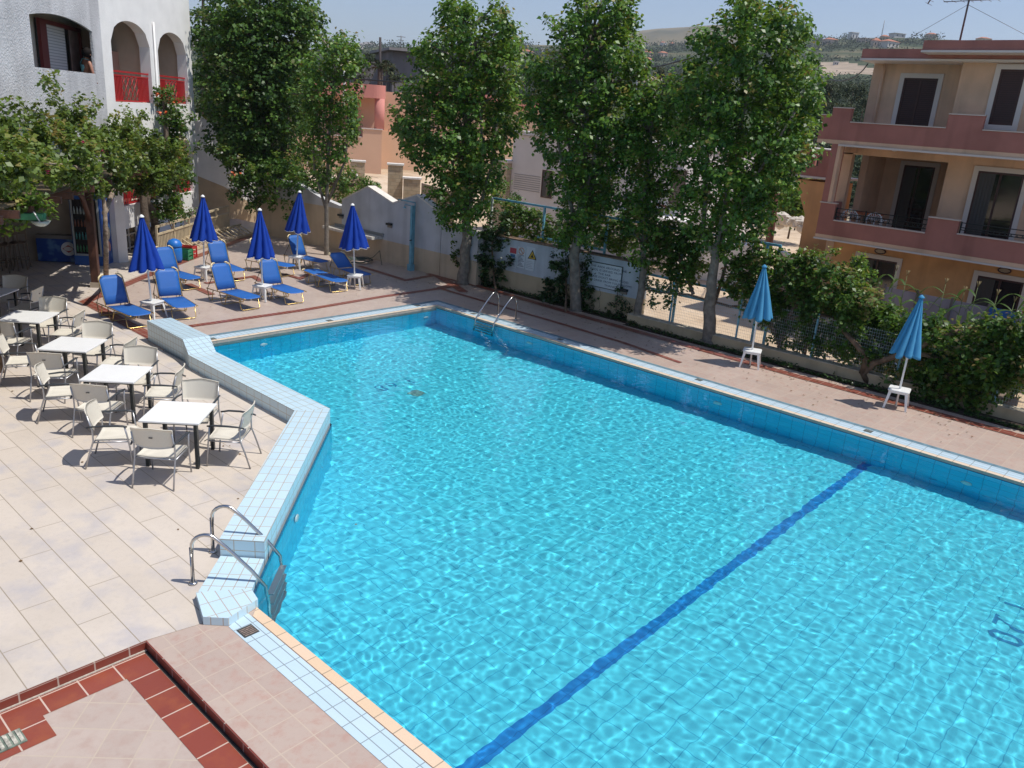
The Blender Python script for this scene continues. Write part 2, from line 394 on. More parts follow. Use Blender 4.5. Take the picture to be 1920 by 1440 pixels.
mb = MB(); mb.prism(terr, -.3, .004); struct(mb.build('terrace', m_terr, uvrot=rad(90)))
# sunken corner, riser and borders
zs = -.10
mb = MB(); mb.prism([(-12, -13), (2.8, -13), (2.8, 7.2), (-12, 7.2)], zs - .2, zs); struct(mb.build('sunken_deck', m_lounge))
mb = MB(); mb.box(-12, 2.82, 7.165, 7.178, zs, .001); mb.box(2.806, 2.819, -13, 7.165, zs, -.001); struct(mb.build('step_riser', tile('riser_red', (.20, .045, .03), (.22, .05, .033), (.45, .36, .3), .33, .4, ms=.008, rough=.4, bump=.1, dirt=.1)))
mb = MB(); mb.box(-12, 2.80, 7.145, 7.163, zs, zs + .012); struct(mb.build('grout_line', mat('grout', (.45, .40, .34), .9, nz=(30, .2))))
mb = MB(); mb.box(2.775, 2.804, -13, 7.14, zs, zs + .006); struct(mb.build('drain_slot', mat('slot_dark', (.035, .03, .025), .9, nz=(9, .5))))
mb = MB(); zb = zs + .004
mb.sheet([(-12, 6.86), (2.48, 6.86), (2.48, 7.14), (-12, 7.14)], zb)
mb.sheet([(2.48, -13), (2.77, -13), (2.77, 7.14), (2.48, 7.14)], zb)
mb.sheet([(-12, 6.53), (1.74, 6.53), (1.74, 6.86), (-12, 6.86)], zb)
struct(mb.build('red_border_sunken', tile('red_tile_big', (.24, .055, .034), (.28, .065, .04), (.58, .44, .36), .33, .33, ms=.008, rough=.3, blotch=(.34, .095, .038), bscale=4, bamt=.55, bump=.2, dirt=.06, shift=(-.15, .14))))
# floor gully in the corner
g = thing('floor_gully', 'rusty slotted floor gully in red tiles at bottom left corner', 'drain', (1.42, 6.72, zs))
a = MB(); a.box(-.1, .12, -.1, .1, .005, .014); a.build('gully_frame', mat('gully_frame', (.16, .2, .16), .6, nz=(20, .4)), g, world=False)
a = MB()
for i in range(4): a.box(-.075 + i * .05, -.045 + i * .05, -.085, .085, .014, .024)
a.build('gully_bar', mat('gully_bar', (.42, .40, .33), .6, nz=(30, .5)), g, world=False)
# red bands
def band(pts, wd, z=.008, side=0):
    mb = MB(); pts = [Vector((p[0], p[1], 0)) for p in pts]; Lp, Rp = [], []
    for i, p in enumerate(pts):
        d0 = (p - pts[i-1]).normalized() if i else None; d1 = (pts[i+1] - p).normalized() if i < len(pts)-1 else None
        d = (d0 + d1).normalized() if d0 and d1 else (d0 or d1); nn = Vector((-d.y, d.x, 0)); k = 1 / max(.45, nn.dot(Vector((-(d1 or d0).y, (d1 or d0).x, 0))))
        Lp.append(p + nn * wd * (.5 + side * .5) * k); Rp.append(p - nn * wd * (.5 - side * .5) * k)
    for i in range(len(pts)-1): mb.add([(*Rp[i][:2], z), (*Rp[i+1][:2], z), (*Lp[i+1][:2], z), (*Lp[i][:2], z)], [(0, 1, 2, 3)])
    return mb
m_redd = tile('red_band', (.20, .05, .035), (.23, .06, .04), (.40, .27, .2), .14, .28, ms=.006, rough=.4, blotch=(.27, .09, .04), bscale=4, bamt=.4, bump=.1, dirt=.08)
def pp(*px): return [tuple(P(*q)[:2]) for q in px]
for k, (pts, wd, sd) in enumerate([
    ([(7.47, 17.45), (7.55, 21.65), (10.6, 24.4), *pp((475, 438))], .28, -1),
    (pp((357, 612), (560, 583), (720, 556), (825, 541)), .2, 0),
    ([*pp((825, 541))] + [(16.85, 13.6), (16.75, 11.3)] + [(16.45, 9.3)], .14, 0),
    (pp((673, 499), (720, 513), (760, 526), (817, 516)), .2, 0),
    ([(18.35, 20.3), (18.45, 18.0), (18.2, 13.6), (18.02, 7.0), (18.05, 2.4), (18.1, -13)], .27, -1),
    (pp((817, 516), (847, 533), (870, 548)), .3, 0), (pp((825, 541), (862, 532)), .3, 0),
    (pp((352, 533), (397, 553)), .22, 0), (pp((385, 532), (475, 519), (490, 528)), .2, 0), (pp((532, 514), (562, 523), (585, 512)), .18, 0)]):
    o = band(pts, wd, .008 + k * .0012, sd).build('red_band', m_redd); struct(o)
# planting strip
m_soil = mat('soil', (.055, .040, .028), .95, nz=(14, .5), bump=(30, .8))
mb = MB(); mb.box(18.3, 18.9, -13, 12.3, -.1, .012); mb.box(18.5, 19.1, 12.3, 19.5, -.1, .012); struct(mb.build('planting_strip', m_soil))
# ------------------------------------------------------------------ raised tiled pool parapet
m_par = tile('parapet_tile', (.50, .66, .74), (.54, .70, .77), (.42, .40, .34), T, .135, ms=.006, rough=.25, dirt=.04)
m_pars = tile('parapet_side_tile', (.47, .62, .70), (.50, .65, .73), (.30, .33, .33), .135, .135, ms=.006, rough=.3, dirt=.05)
par = thing('pool_parapet', 'raised pale blue tiled parapet with taller block end between terrace and pool', 'parapet', (7.45, 12, 0))
mb = MB(); mb.prism([(7.17, 11.24), (7.70, 10.97), (7.77, 15.04), (7.23, 15.12)], -.06, .28, cap=(0, 1)); mb.build('straight_wall', m_par, par, uvrot=rad(90))
# sloped piece + block
mb = MB(); A = [(7.23, 15.12), (7.77, 15.04), (7.93, 15.6), (7.38, 15.66)]
zz = [.28, .28, .46, .46]
vs = [(*A[i], -.06) for i in range(4)] + [(*A[i], zz[i]) for i in range(4)]
mb.add(vs, [(4, 5, 6, 7), (0, 1, 5, 4), (1, 2, 6, 5), (3, 0, 4, 7)])
mb.build('sloped_step', m_pars, par, uvrot=rad(90))
mb = MB(); mb.prism([(7.38, 15.66), (7.93, 15.6), (7.96, 17.38), (7.43, 17.42)], -.06, .46, cap=(0, 1)); mb.build('end_block', m_pars, par, uvrot=rad(90))
mb = MB(); mb.prism([(4.13, 8.12), (4.49, 7.73), (7.70, 10.97), (7.17, 11.24)], -.06, .28, cap=(0, 1)); mb.build('slanting_wall', tile('parapet_slant_tile', (.50, .66, .74), (.54, .70, .77), (.45, .38, .30), .25, .135, ms=.006, rough=.25, dirt=.04), par, uvrot=rad(45))
lo = thing('ladder_step', 'low pale blue tiled step between the legs of the near pool ladder', 'step', (3.9, 7.5, 0))
mb = MB(); mb.prism([(3.52, 7.52), (3.99, 7.19), (4.47, 7.71), (4.12, 8.10)], -.06, .06, cap=(0, 1)); mb.build('step_top', tile('step_tile', (.50, .66, .74), (.54, .70, .77), (.45, .40, .34), .25, .13, ms=.006, rough=.25, dirt=.04), lo, uvrot=rad(45))
mb = MB(); mb.prism([(3.36, 7.05), (3.54, 6.86), (3.95, 6.97), (4.0, 7.2), (3.52, 7.52)], -.06, .10, cap=(0, 1)); mb.build('step_end', tile('step_end_tile', (.50, .66, .74), (.54, .70, .77), (.45, .40, .34), .13, .25, ms=.006, rough=.25, dirt=.04), lo, uvrot=rad(-10))
# ------------------------------------------------------------------ pool ladders
m_ss = mat('stainless', (.55, .54, .52), .22, metal=1.)
m_tread = mat('ladder_tread', (.42, .43, .43), .35, metal=.9)
def arc_rail(b, w, top, dip):
    """b deck foot, w point over the water edge, top height"""
    b = Vector((*b, 0)); w_ = Vector((*w, 0)); d = (w_ - b); L = d.length; d.normalize(); pts = []
    def q(u, z): return tuple(b + d * u + Vector((0, 0, z)))
    r = .17
    pts = [q(0, 0), q(0, top - r)]
    for k in range(1, 9):
        th = math.pi * (1 - k / 8 * .74); pts.append(q(r + r * math.cos(th), top - r + r * math.sin(th)))
    pts += [q(L - .07, .10), q(L - .02, 0), q(L, -.10), q(L + .02, -dip)]
    # smooth
    out = [pts[0], pts[1]]
    for i in range(1, len(pts) - 1): out.append(tuple((Vector(pts[i]) * 2 + Vector(pts[i+1]) + Vector(pts[i-1])) / 4))
    out.append(pts[-1]); return out, q, L
def ladder(name, label, feet, ends, top, dip=1.0, steps=4):
    c = ((feet[0][0] + feet[1][0]) / 2, (feet[0][1] + feet[1][1]) / 2, 0); g = thing(name, label, 'pool ladder', c)
    qs = []
    for b, w_ in zip(feet, ends):
        pts, q, L = arc_rail(b, w_, top, dip); qs.append((q, L))
        mb = MB(); mb.tube(pts, .021, 12); o = mb.build('rail', m_ss, g); recv.append(o)
        mb = MB(); mb.lathe([(.045, 0), (.05, .008), (.048, .02), (.024, .03)], (b[0], b[1], .005), 16); mb.build('flange', m_ss, g)
    for k in range(steps):
        z = -.18 - k * .235; a = Vector(qs[0][0](qs[0][1] + .015, z)); b = Vector(qs[1][0](qs[1][1] + .015, z)); ax = (b - a).normalized(); nn = Vector((-ax.y, ax.x, 0))
        mb = MB(); vs = []
        for e in (a + ax * .02, b - ax * .02):
            for (u, v) in ((-.04, -.012), (.04, -.012), (.04, .012), (-.04, .012)): vs.append(e + nn * u + Vector((0, 0, v)))
        mb.add(vs, [(0, 1, 5, 4), (1, 2, 6, 5), (2, 3, 7, 6), (3, 0, 4, 7), (0, 3, 2, 1), (4, 5, 6, 7)])
        o = mb.build('tread', m_tread, g); recv.append(o)
    return g
ladder('pool_ladder', 'large stainless steel pool ladder nearest the camera beside the low tiled step', [(3.64, 7.83), (4.14, 8.32)], [(4.24, 7.25), (4.72, 7.72)], .64)
ladder('pool_ladder', 'small stainless steel pool ladder at the far right side of the pool', [(16.05, 14.95), (16.05, 14.27)], [(15.16, 14.95), (15.16, 14.27)], .66, dip=1.0)
for o in recv: o.cycles.is_caustics_receiver = True
# ================================================================== FURNITURE
m_wtop = mat('white_table_top', (.80, .80, .78), .35, nz=(6, .02)); m_blk = mat('black_leg', (.02, .025, .027), .4, metal=.3)
m_alu = mat('grey_aluminium', (.42, .42, .43), .38, metal=.7); m_arm = mat('dark_armrest', (.035, .04, .045), .5)
def weave(name, c):
    m, nt, b, N, L = newmat(name); tc = N('ShaderNodeTexCoord')
    a = N('ShaderNodeTexWave'); a.inputs['Scale'].default_value = 22; a.bands_direction = 'X'; a.inputs['Distortion'].default_value = .5
    c_ = N('ShaderNodeTexWave'); c_.inputs['Scale'].default_value = 30; c_.bands_direction = 'Z'
    for q_ in (a, c_): L(tc.outputs['Object'], q_.inputs['Vector'])
    mu = N('ShaderNodeMath'); mu.operation = 'MULTIPLY'; L(a.outputs['Fac'], mu.inputs[0]); L(c_.outputs['Fac'], mu.inputs[1])
    cr = N('ShaderNodeValToRGB'); cr.color_ramp.elements[0].color = (*[x * .82 for x in c], 1); cr.color_ramp.elements[1].color = (*c, 1)
    L(mu.outputs[0], cr.inputs[0]); L(cr.outputs[0], b.inputs['Base Color']); setin(b, Roughness=.65)
    bp = N('ShaderNodeBump'); bp.inputs['Strength'].default_value = .5; bp.inputs['Distance'].default_value = .003; L(mu.outputs[0], bp.inputs['Height']); L(bp.outputs[0], b.inputs['Normal'])
    return m
m_wv = weave('cream_weave', (.76, .71, .60)); m_logo = mat('dark_badge', (.08, .07, .06), .5)
def make_chair():
    g = thing('armchair', 'x', 'chair')
    mb = MB()   # seat: dished, rolled front
    N_, M_ = 8, 8; vs = []
    for j in range(M_ + 1):
        for i in range(N_ + 1):
            x = -.235 + .47 * i / N_; v = j / M_; y = -.22 + .47 * v
            z = .435 - .018 * math.cos((x / .235) * math.pi / 2) - (.05 * max(0, (v - .8) / .2) ** 2) + .01 * v; vs.append((x, y, z))
    top = len(vs); vs += [(x, y, z - .018) for x, y, z in vs]; W = N_ + 1
    fs = [(j*W+i, j*W+i+1, (j+1)*W+i+1, (j+1)*W+i) for j in range(M_) for i in range(N_)]
    fs += [tuple(top + k for k in f[::-1]) for f in fs]
    edge = [i for i in range(W)] + [j*W+N_ for j in range(1, M_+1)] + [M_*W+i for i in range(N_-1, -1, -1)] + [j*W for j in range(M_-1, 0, -1)]
    fs += [(edge[k-1], top + edge[k-1], top + edge[k], edge[k])[::-1] for k in range(len(edge))]
    mb.add(vs, fs, True); mb.build('seat', m_wv, g, world=False)
    mb = MB(); vs = []   # back: curved and slightly waisted panel
    for j in range(M_ + 1):
        for i in range(N_ + 1):
            u = -1 + 2 * i / N_; v = j / M_; wd = .235 + .02 * v; x = u * wd
            z = .555 + .30 * v - .03 * v * (1 - abs(u)) * -1 - .02 * (1 - v) * u * u * -1; y = -.255 - .075 * v + .05 * u * u; vs.append((x, y, z))
    top = len(vs); vs += [(x, y - .018, z) for x, y, z in vs]; fs = [(j*W+i, j*W+i+1, (j+1)*W+i+1, (j+1)*W+i)[::-1] for j in range(M_) for i in range(N_)]
    fs += [tuple(top + k for k in f[::-1]) for f in fs]; fs += [(edge[k-1], top + edge[k-1], top + edge[k], edge[k]) for k in range(len(edge))]
    mb.add(vs, fs, True); bk = mb.build('backrest', m_wv, g, world=False)
    mb = MB(); mb.cbox((0, -.322, .74), (.045, .008, .014)); mb.build('badge', m_logo, bk, world=False)
    for s in (-1, 1):
        mb = MB(); mb.tube([(s*.25, .225, 0), (s*.245, .20, .30), (s*.25, .185, .44), (s*.268, .16, .63)], .0115, 8); mb.build('leg', m_alu, g, world=False)
        mb = MB(); mb.tube([(s*.255, -.36, 0), (s*.25, -.29, .25), (s*.25, -.235, .42), (s*.25, -.235, .58), (s*.245, -.285, .80)], .0115, 8); mb.build('leg', m_alu, g, world=False)
        mb = MB(); pts = [(s*.268, .19, .635), (s*.28, .08, .655), (s*.28, -.08, .655), (s*.262, -.245, .64), (s*.255, -.30, .62)]
        mb.tube(pts, [.012, .016, .016, .013, .012], 8); mb.xf(Matrix.Translation((0, 0, 0))); mb.build('armrest', m_arm, g, world=False)
        mb = MB(); mb.tube([(s*.25, -.24, .40), (s*.25, .19, .405)], .010, 6); mb.build('side_rail', m_alu, g, world=False)
    mb = MB(); mb.tube([(-.25, -.23, .40), (.25, -.23, .40)], .010, 6); mb.tube([(-.25, .18, .40), (.25, .18, .40)], .010, 6); mb.build('cross_rail', m_alu, g, world=False)
    return g
def make_table():
    g = thing('dining_table', 'x', 'table')
    mb = MB(); mb.box(-.43, .43, -.43, .43, .712, .742); mb.build('tabletop', m_wtop, g, world=False, bevel=.006)
    mb = MB()
    for s in (-1, 1): mb.box(-.36, .36, s*.34 - .012, s*.34 + .012, .67, .712); mb.box(s*.34 - .012, s*.34 + .012, -.36, .36, .67, .712)
    mb.build('apron', m_blk, g, world=False)
    for sx in (-1, 1):
        for sy in (-1, 1):
            mb = MB(); mb.box(sx*.36 - .035, sx*.36 + .035, sy*.36 - .024, sy*.36 + .024, 0, .70); mb.build('leg', m_blk, g, world=False, bevel=.003)
    return g
TB = [(5.13, 11.15), (5.16, 13.40), (5.22, 15.46), (5.23, 17.87), (5.28, 20.45)]
ordn = ['nearest the camera', 'second from the camera', 'third from the camera', 'fourth from the camera', 'farthest, cut by the left edge']
t0 = make_table(); ch0 = make_chair(); first = [True, True]
def place(proto, k, x, y, rz, label, group, z=.004):
    o = proto if first[k] else copy_tree(proto); first[k] = False
    o.location = (x, y, z); o.rotation_euler.z = rz; o.scale = ((1, 1, 1) if k == 0 else (1.13, 1.1, 1.03)); o['label'] = label; o['group'] = group; return o
tname = ['nearest white table', 'second white table', 'third white table', 'fourth white table', 'farthest white table']
for i, (x, y) in enumerate(TB):
    place(t0, 0, x, y, rad(45 + [0, .8, -1, 1.5, 0][i]), 'square white dining table with black legs, ' + ordn[i], 'square white terrace tables')
# chair spots: (table, dx, dy, extra turn)
spots = {  # direction toward the table from chair; offsets from centre
 'SW': (-.50, -.52, 'on its near left side', -45), 'SE': (.50, -.50, 'on its near right side', 45),
 'NE': (.52, .52, 'on the pool side behind it', 135), 'NW': (-.72, .42, 'turned askew on its far left side', -118)}
rot = {'SW': -45, 'SE': 45, 'NE': 135, 'NW': -118}
dele = {0: ['SW', 'SE', 'NE', 'NW'], 1: ['SW', 'SE', 'NE', 'NW'], 2: ['SW', 'SE', 'NE', 'NW'], 3: ['SW', 'SE', 'NE'], 4: ['SE', 'NE', 'SW']}
rr_ = random.Random(3)
for i, (x, y) in enumerate(TB):
    for kx in dele[i]:
        dx, dy, where, _ = spots[kx]
        a = rot[kx] + rr_.uniform(-6, 6); k = 1.0 + rr_.uniform(-.03, .05)
        place(ch0, 1, x + dx * k, y + dy * k, rad(a), f'cream woven armchair at the {tname[i]}, {where}', 'cream woven armchairs round the white tables')
# ------------------------------------------------------------------ loungers
m_sling = None
def slingmat(name, c):
    m, nt, b, N, L = newmat(name); setin(b, Base_Color=(*c, 1), Roughness=.55)
    tc = N('ShaderNodeTexCoord'); n = N('ShaderNodeTexNoise'); n.inputs['Scale'].default_value = 2.2; L(tc.outputs['Object'], n.inputs['Vector'])
    cr = N('ShaderNodeValToRGB'); cr.color_ramp.elements[0].color = (*[x * .85 for x in c], 1); cr.color_ramp.elements[1].color = (*[min(1, x * 1.12 + .004) for x in c], 1)
    L(n.outputs[0], cr.inputs[0]); L(cr.outputs[0], b.inputs['Base Color'])
    tp = N('ShaderNodeBsdfTransparent'); tp.inputs[0].default_value = (.5, .6, .95, 1); mx = N('ShaderNodeMixShader'); mx.inputs[0].default_value = .22
    L(b.outputs[0], mx.inputs[1]); L(tp.outputs[0], mx.inputs[2]); L(mx.outputs[0], nt.nodes['Material Output'].inputs['Surface']); return m
m_sling = slingmat('blue_mesh_fabric', (.022, .15, .50)); m_gold = mat('pale_gold_tube', (.62, .44, .17), .3, metal=.85); m_cap = mat('cream_plastic', (.75, .62, .36), .4)
def make_lounger(name, ang):
    """x: 0 = hinge, + toward feet; ang backrest angle"""
    g = thing(name, 'x', 'sun lounger'); zs_ = .33; c, s_ = math.cos(ang), math.sin(ang)
    def slab(pts, w, nm, sag):
        mb = MB(); n = len(pts); vs = []; K = 6
        for (x, z, wk) in pts:
            for k in range(K + 1):
                u = -1 + 2 * k / K; vs.append((x, u * w * wk, z - sag * (1 - u*u)))
        fs = [(i*(K+1)+k, i*(K+1)+k+1, (i+1)*(K+1)+k+1, (i+1)*(K+1)+k) for i in range(n-1) for k in range(K)]
        mb.add(vs, fs, True); o = mb.build(nm, m_sling, g, world=False); so_ = o.modifiers.new('thick', 'SOLIDIFY'); so_.thickness = .004; return o
    Ls = 1.18; Lb = .72
    slab([(0.03, zs_, 1), (.4, zs_, 1), (.8, zs_, 1), (Ls - .12, zs_, 1), (Ls, zs_ - .004, .72)], .27, 'seat_sling', .012)
    bp_ = [(-.03 - c * t, zs_ + s_ * t, wk) for t, wk in ((0.02, 1), (.25, 1), (.5, 1), (Lb - .10, 1), (Lb, .62))]
    slab(bp_, .27, 'back_sling', .0)
    for sd in (-1, 1):
        w = sd * .285
        mb = MB(); mb.tube([(-.55, w, zs_ - .02), (Ls - .02, w, zs_), (Ls + .02, w * .9, zs_)], .0125, 8); mb.build('side_rail', m_gold, g, world=False)
        mb = MB(); pts = [(-.02, w, zs_)] + [(-.03 - c * t, w * k_, zs_ + s_ * t) for t, k_ in ((.2, 1), (Lb - .12, 1), (Lb - .03, .93), (Lb + .02, .72), (Lb + .02, .5))]
        mb.tube(pts, .0125, 8); fr_ = mb.build('back_frame', m_gold, g, world=False)
        mb = MB(); mb.tube([(-.03 - c * t, w * k_, zs_ + s_ * t) for t, k_ in ((Lb - .10, 1.0), (Lb - .03, .93), (Lb + .02, .72), (Lb + .02, .52))], .019, 8); mb.build('corner_cap', m_cap, fr_, world=False)
    def ulegs(x, sp):
        for sd in (-1, 1):
            w = sd * .275
            mb = MB(); mb.tube([(x - sp, w, zs_ - .01), (x - .06, w, .02), (x, w, .0135), (x + .06, w, .02), (x + sp, w, zs_ - .01)], .0115, 8); mb.build('leg', m_gold, g, world=False)
        mb = MB(); mb.tube([(x, -.275, .06 * 0 + .0135), (x, .275, .0135)], .0115, 8); mb.build('foot_bar', m_gold, g, world=False)
    ulegs(-.38, .14); ulegs(.22, .17)
    mb = MB(); mb.tube([(.93, -.28, zs_ - .01), (1.03, -.275, .03), (1.06, -.22, .0135), (1.06, .22, .0135), (1.03, .275, .03), (.93, .28, zs_ - .01)], .0115, 8); mb.build('leg', m_gold, g, world=False)
    if ang > rad(10):
        for sd in (-1, 1):
            t = .42; mb = MB(); mb.tube([(-.03 - c * t, sd * .292, zs_ + s_ * t), (-.48, sd * .292, zs_ - .01)], .009, 6); mb.build('strut', m_blk, g, world=False)
    return g
GL = 'blue sun loungers on the tiled lounge deck'
Lg = [((223.7, 573.2), (266.3, 591.4), 66, 'upright blue lounger nearest the wooden post at far left'),
      ((321.3, 558), (348.5, 577), 70, 'upright blue lounger right of the leftmost white side table'),
      ((325.8, 512), (364, 523.5), 68, 'upright blue lounger in front of the blue barrel bin'),
      ((414, 495.5), (446, 509), 70, 'upright blue lounger in the back row behind another lounger, at the rack end'),
      ((425.5, 544), (476, 560), 66, 'upright blue lounger in the middle of the front row, left of the third side table'),
      ((510, 533.4), (558, 550), 66, 'upright blue lounger on the right of the middle side table'),
      ((499, 490.5), (546, 500), 60, 'mostly hidden blue lounger behind the middle blue umbrella'),
      ((576.6, 484.5), (607, 492), 68, 'upright blue lounger farthest back, under the small tree by the wall'),
      ((648, 503), (685, 516.5), 32, 'half reclined dark blue lounger behind the rightmost blue umbrella'),
      ((603, 514.8), (641, 529), 1.5, 'blue lounger folded fully flat in front of the rightmost side table')]
protos = {}
for i, (a, b, ang, lab) in enumerate(Lg):
    A, B = P(*a, .33), P(*b, .33); dd = B - A; th = math.atan2(dd[1], dd[0])
    key = 66 if ang > 59 else ang
    if key in protos: o = copy_tree(protos[key])
    else: o = make_lounger('sun_lounger', rad(key)); protos[key] = o
    L_ = 1.18; C = B - np.array([math.cos(th), math.sin(th), 0]) * (L_ if i != 9 else L_)
    o.location = (C[0], C[1], .016); o.rotation_euler.z = th; o['label'] = lab; o['group'] = GL
# ------------------------------------------------------------------ side tables and parasols
m_pl = mat('white_plastic', (.78, .78, .76), .35); m_pole = mat('white_pole', (.72, .74, .76), .35)
def make_side_table():
    g = thing('side_table', 'x', 'side table'); mb = MB(); w = .21; r = .05; poly = []
    for (cx_, cy_, a0) in ((w-r, w-r, 0), (-w+r, w-r, 90), (-w+r, -w+r, 180), (w-r, -w+r, 270)):
        for k in range(5): poly.append((cx_ + r*math.cos(rad(a0 + k*22.5)), cy_ + r*math.sin(rad(a0 + k*22.5))))
    mb.prism(poly, .385, .41); mb.build('tabletop', m_pl, g, world=False, bevel=.006)
    mb = MB(); mb.prism([(x*.93, y*.93) for x, y in poly], .345, .385); mb.build('skirt', m_pl, g, world=False)
    for sx in (-1, 1):
        for sy in (-1, 1):
            mb = MB(); a, b = .185, .235
            vs = [(sx*(a-.055), sy*a, .36), (sx*a, sy*a, .36), (sx*a, sy*(a-.055), .36), (sx*(a-.03), sy*(a-.03), .36), (sx*(b-.038), sy*b, 0), (sx*b, sy*b, 0), (sx*b, sy*(b-.038), 0), (sx*(b-.02), sy*(b-.02), 0)]
            fs = [(0, 1, 5, 4), (1, 2, 6, 5), (2, 3, 7, 6), (3, 0, 4, 7), (4, 5, 6, 7), (3, 2, 1, 0)]
            if sx * sy < 0: fs = [f[::-1] for f in fs]
            mb.add(vs, fs); mb.build('leg', m_pl, g, world=False)
    return g
def clothmat(name, c, rough=.8, tr=.12):
    m, nt, b, N, L = newmat(name); setin(b, Roughness=rough); b.inputs['Specular IOR Level'].default_value = .25
    tc = N('ShaderNodeTexCoord'); n = N('ShaderNodeTexNoise'); n.inputs['Scale'].default_value = 3; L(tc.outputs['Object'], n.inputs['Vector'])
    cr = N('ShaderNodeValToRGB'); cr.color_ramp.elements[0].color = (*[x * .82 for x in c], 1); cr.color_ramp.elements[1].color = (*[min(1, x * 1.15) for x in c], 1)
    L(n.outputs[0], cr.inputs[0]); L(cr.outputs[0], b.inputs['Base Color']); return m
m_navy = clothmat('royal_blue_cloth', (.006, .045, .33)); m_turq = clothmat('turquoise_cloth', (.065, .27, .47)); m_trimw = mat('white_trim', (.75, .78, .8), .6)
def make_umbrella(cloth, seed, skew=0.):
    """closed parasol; local z along the pole, tip at z=2.36"""
    g = thing('parasol', 'x', 'parasol'); r = random.Random(seed)
    mb = MB(); mb.tube([(0, 0, .02), (0, 0, 2.32)], .017, 10); mb.build('pole', m_pole, g, world=False)
    rings = 26; n = 96; vs = []; ph = r.uniform(0, 6); folds = 9
    am = [r.uniform(.7, 1.3) for _ in range(folds)]; hem = [r.uniform(-.03, .03) for _ in range(folds)]
    for i in range(rings + 1):
        t = i / rings; R_ = .03 + .29 * t ** 1.05
        for j in range(n):
            th = 2 * math.pi * j / n; u = th * folds / (2*math.pi) + .35 * t + ph; k = int(u) % folds; f = u % 1
            fold = (abs(math.sin(math.pi * f)) ** .6)     # rounded flaps, sharp valleys
            rr = R_ * (.60 + .42 * fold * am[k]) * (1 + .04 * math.sin(3 * th + 5 * t))
            z = 2.33 - 1.17 * t + (.0 if i < rings else 0) + t**6 * (-.05 * fold + hem[k] + .03)
            vs.append((rr * math.cos(th) * (1 - .15 * abs(skew)) + skew * .13 * t, rr * math.sin(th) * (1 - .25 * abs(skew)), z))
    fs = [(i*n+j, (i+1)*n+j, (i+1)*n+(j+1) % n, i*n+(j+1) % n) for i in range(rings) for j in range(n)]
    mb = MB(); mb.add(vs, fs, True); cn = mb.build('canopy', cloth, g, world=False); sm_ = cn.modifiers.new('thick', 'SOLIDIFY'); sm_.thickness = .006; sm_.offset = -1
    if skew == 0:
        mb = MB(); e = [vs[rings*n + j] for j in range(0, n, 2)]; mb.tube(e, .006, 5, closed=True); mb.build('hem_trim', m_trimw, cn, world=False)
    mb = MB(); mb.lathe([(.05, 0), (.046, .02), (.03, .045), (.008, .065)], (0, 0, 2.315), 12); mb.build('finial', m_pl if skew == 0 else m_turq, g, world=False)
    mb = MB(); mb.tube([(0, 0, 1.05), (0, 0, 1.2)], .024, 10); mb.build('runner', m_pole, g, world=False)
    return g
US = [((285, 565), (265, 402), 'first', 0), ((381.7, 500), (380, 365), 'x', 0), ((492, 534.9), (487, 390), 'x', 0), ((555.4, 480.5), (562, 357), 'x', 0), ((665.7, 515.8), (661, 381), 'x', 0),
      ((1411, 656), (1434, 496), 'x', 1), ((1687, 729), (1729, 553), 'x', 1)]
wh = ['nearest the wooden post', 'back left, near the cream fence', 'in the middle of the front row', 'farthest back by the wall', 'at the right deck end',
      'left one by the pool hedge', 'right one by the pool hedge']
st0 = None; um = {}
for i, (tb, tip, _, kind) in enumerate(US):
    c = P(*tb, .41); d_ = math.hypot(c[0], c[1]); tp_ = D(*tip, dist=d_)
    if st0 is None: st0 = make_side_table(); o = st0
    else: o = copy_tree(st0)
    o.location = (c[0], c[1], .012 if kind == 0 else .001); o.rotation_euler.z = rad([25, 30, 28, 33, 40, 22, 12][i]); o['label'] = 'white plastic side table under a closed parasol, ' + wh[i]; o['group'] = 'white plastic parasol tables'
    u = make_umbrella(m_navy if kind == 0 else m_turq, 11 + i, 0 if kind == 0 else (-.3 if i == 5 else -.9))
    u.location = (c[0], c[1], .0); ax = Vector((tp_[0] - c[0], tp_[1] - c[1], tp_[2])); L_ = ax.length
    u.rotation_euler = ax.to_track_quat('Z', 'Y').to_euler(); u.scale = (L_ / 2.38 * (1.2 if kind == 0 else 1.2),) * 2 + (L_ / 2.38,)
    if i == 6: u.rotation_euler.rotate_axis('Z', rad(-35))
    if i == 5: u.rotation_euler.rotate_axis('Z', rad(-35))
    u['label'] = ('closed royal blue parasol with white tip, ' if kind == 0 else 'closed turquoise parasol, ') + wh[i]; u['group'] = 'closed blue parasols' if kind == 0 else 'closed turquoise parasols'
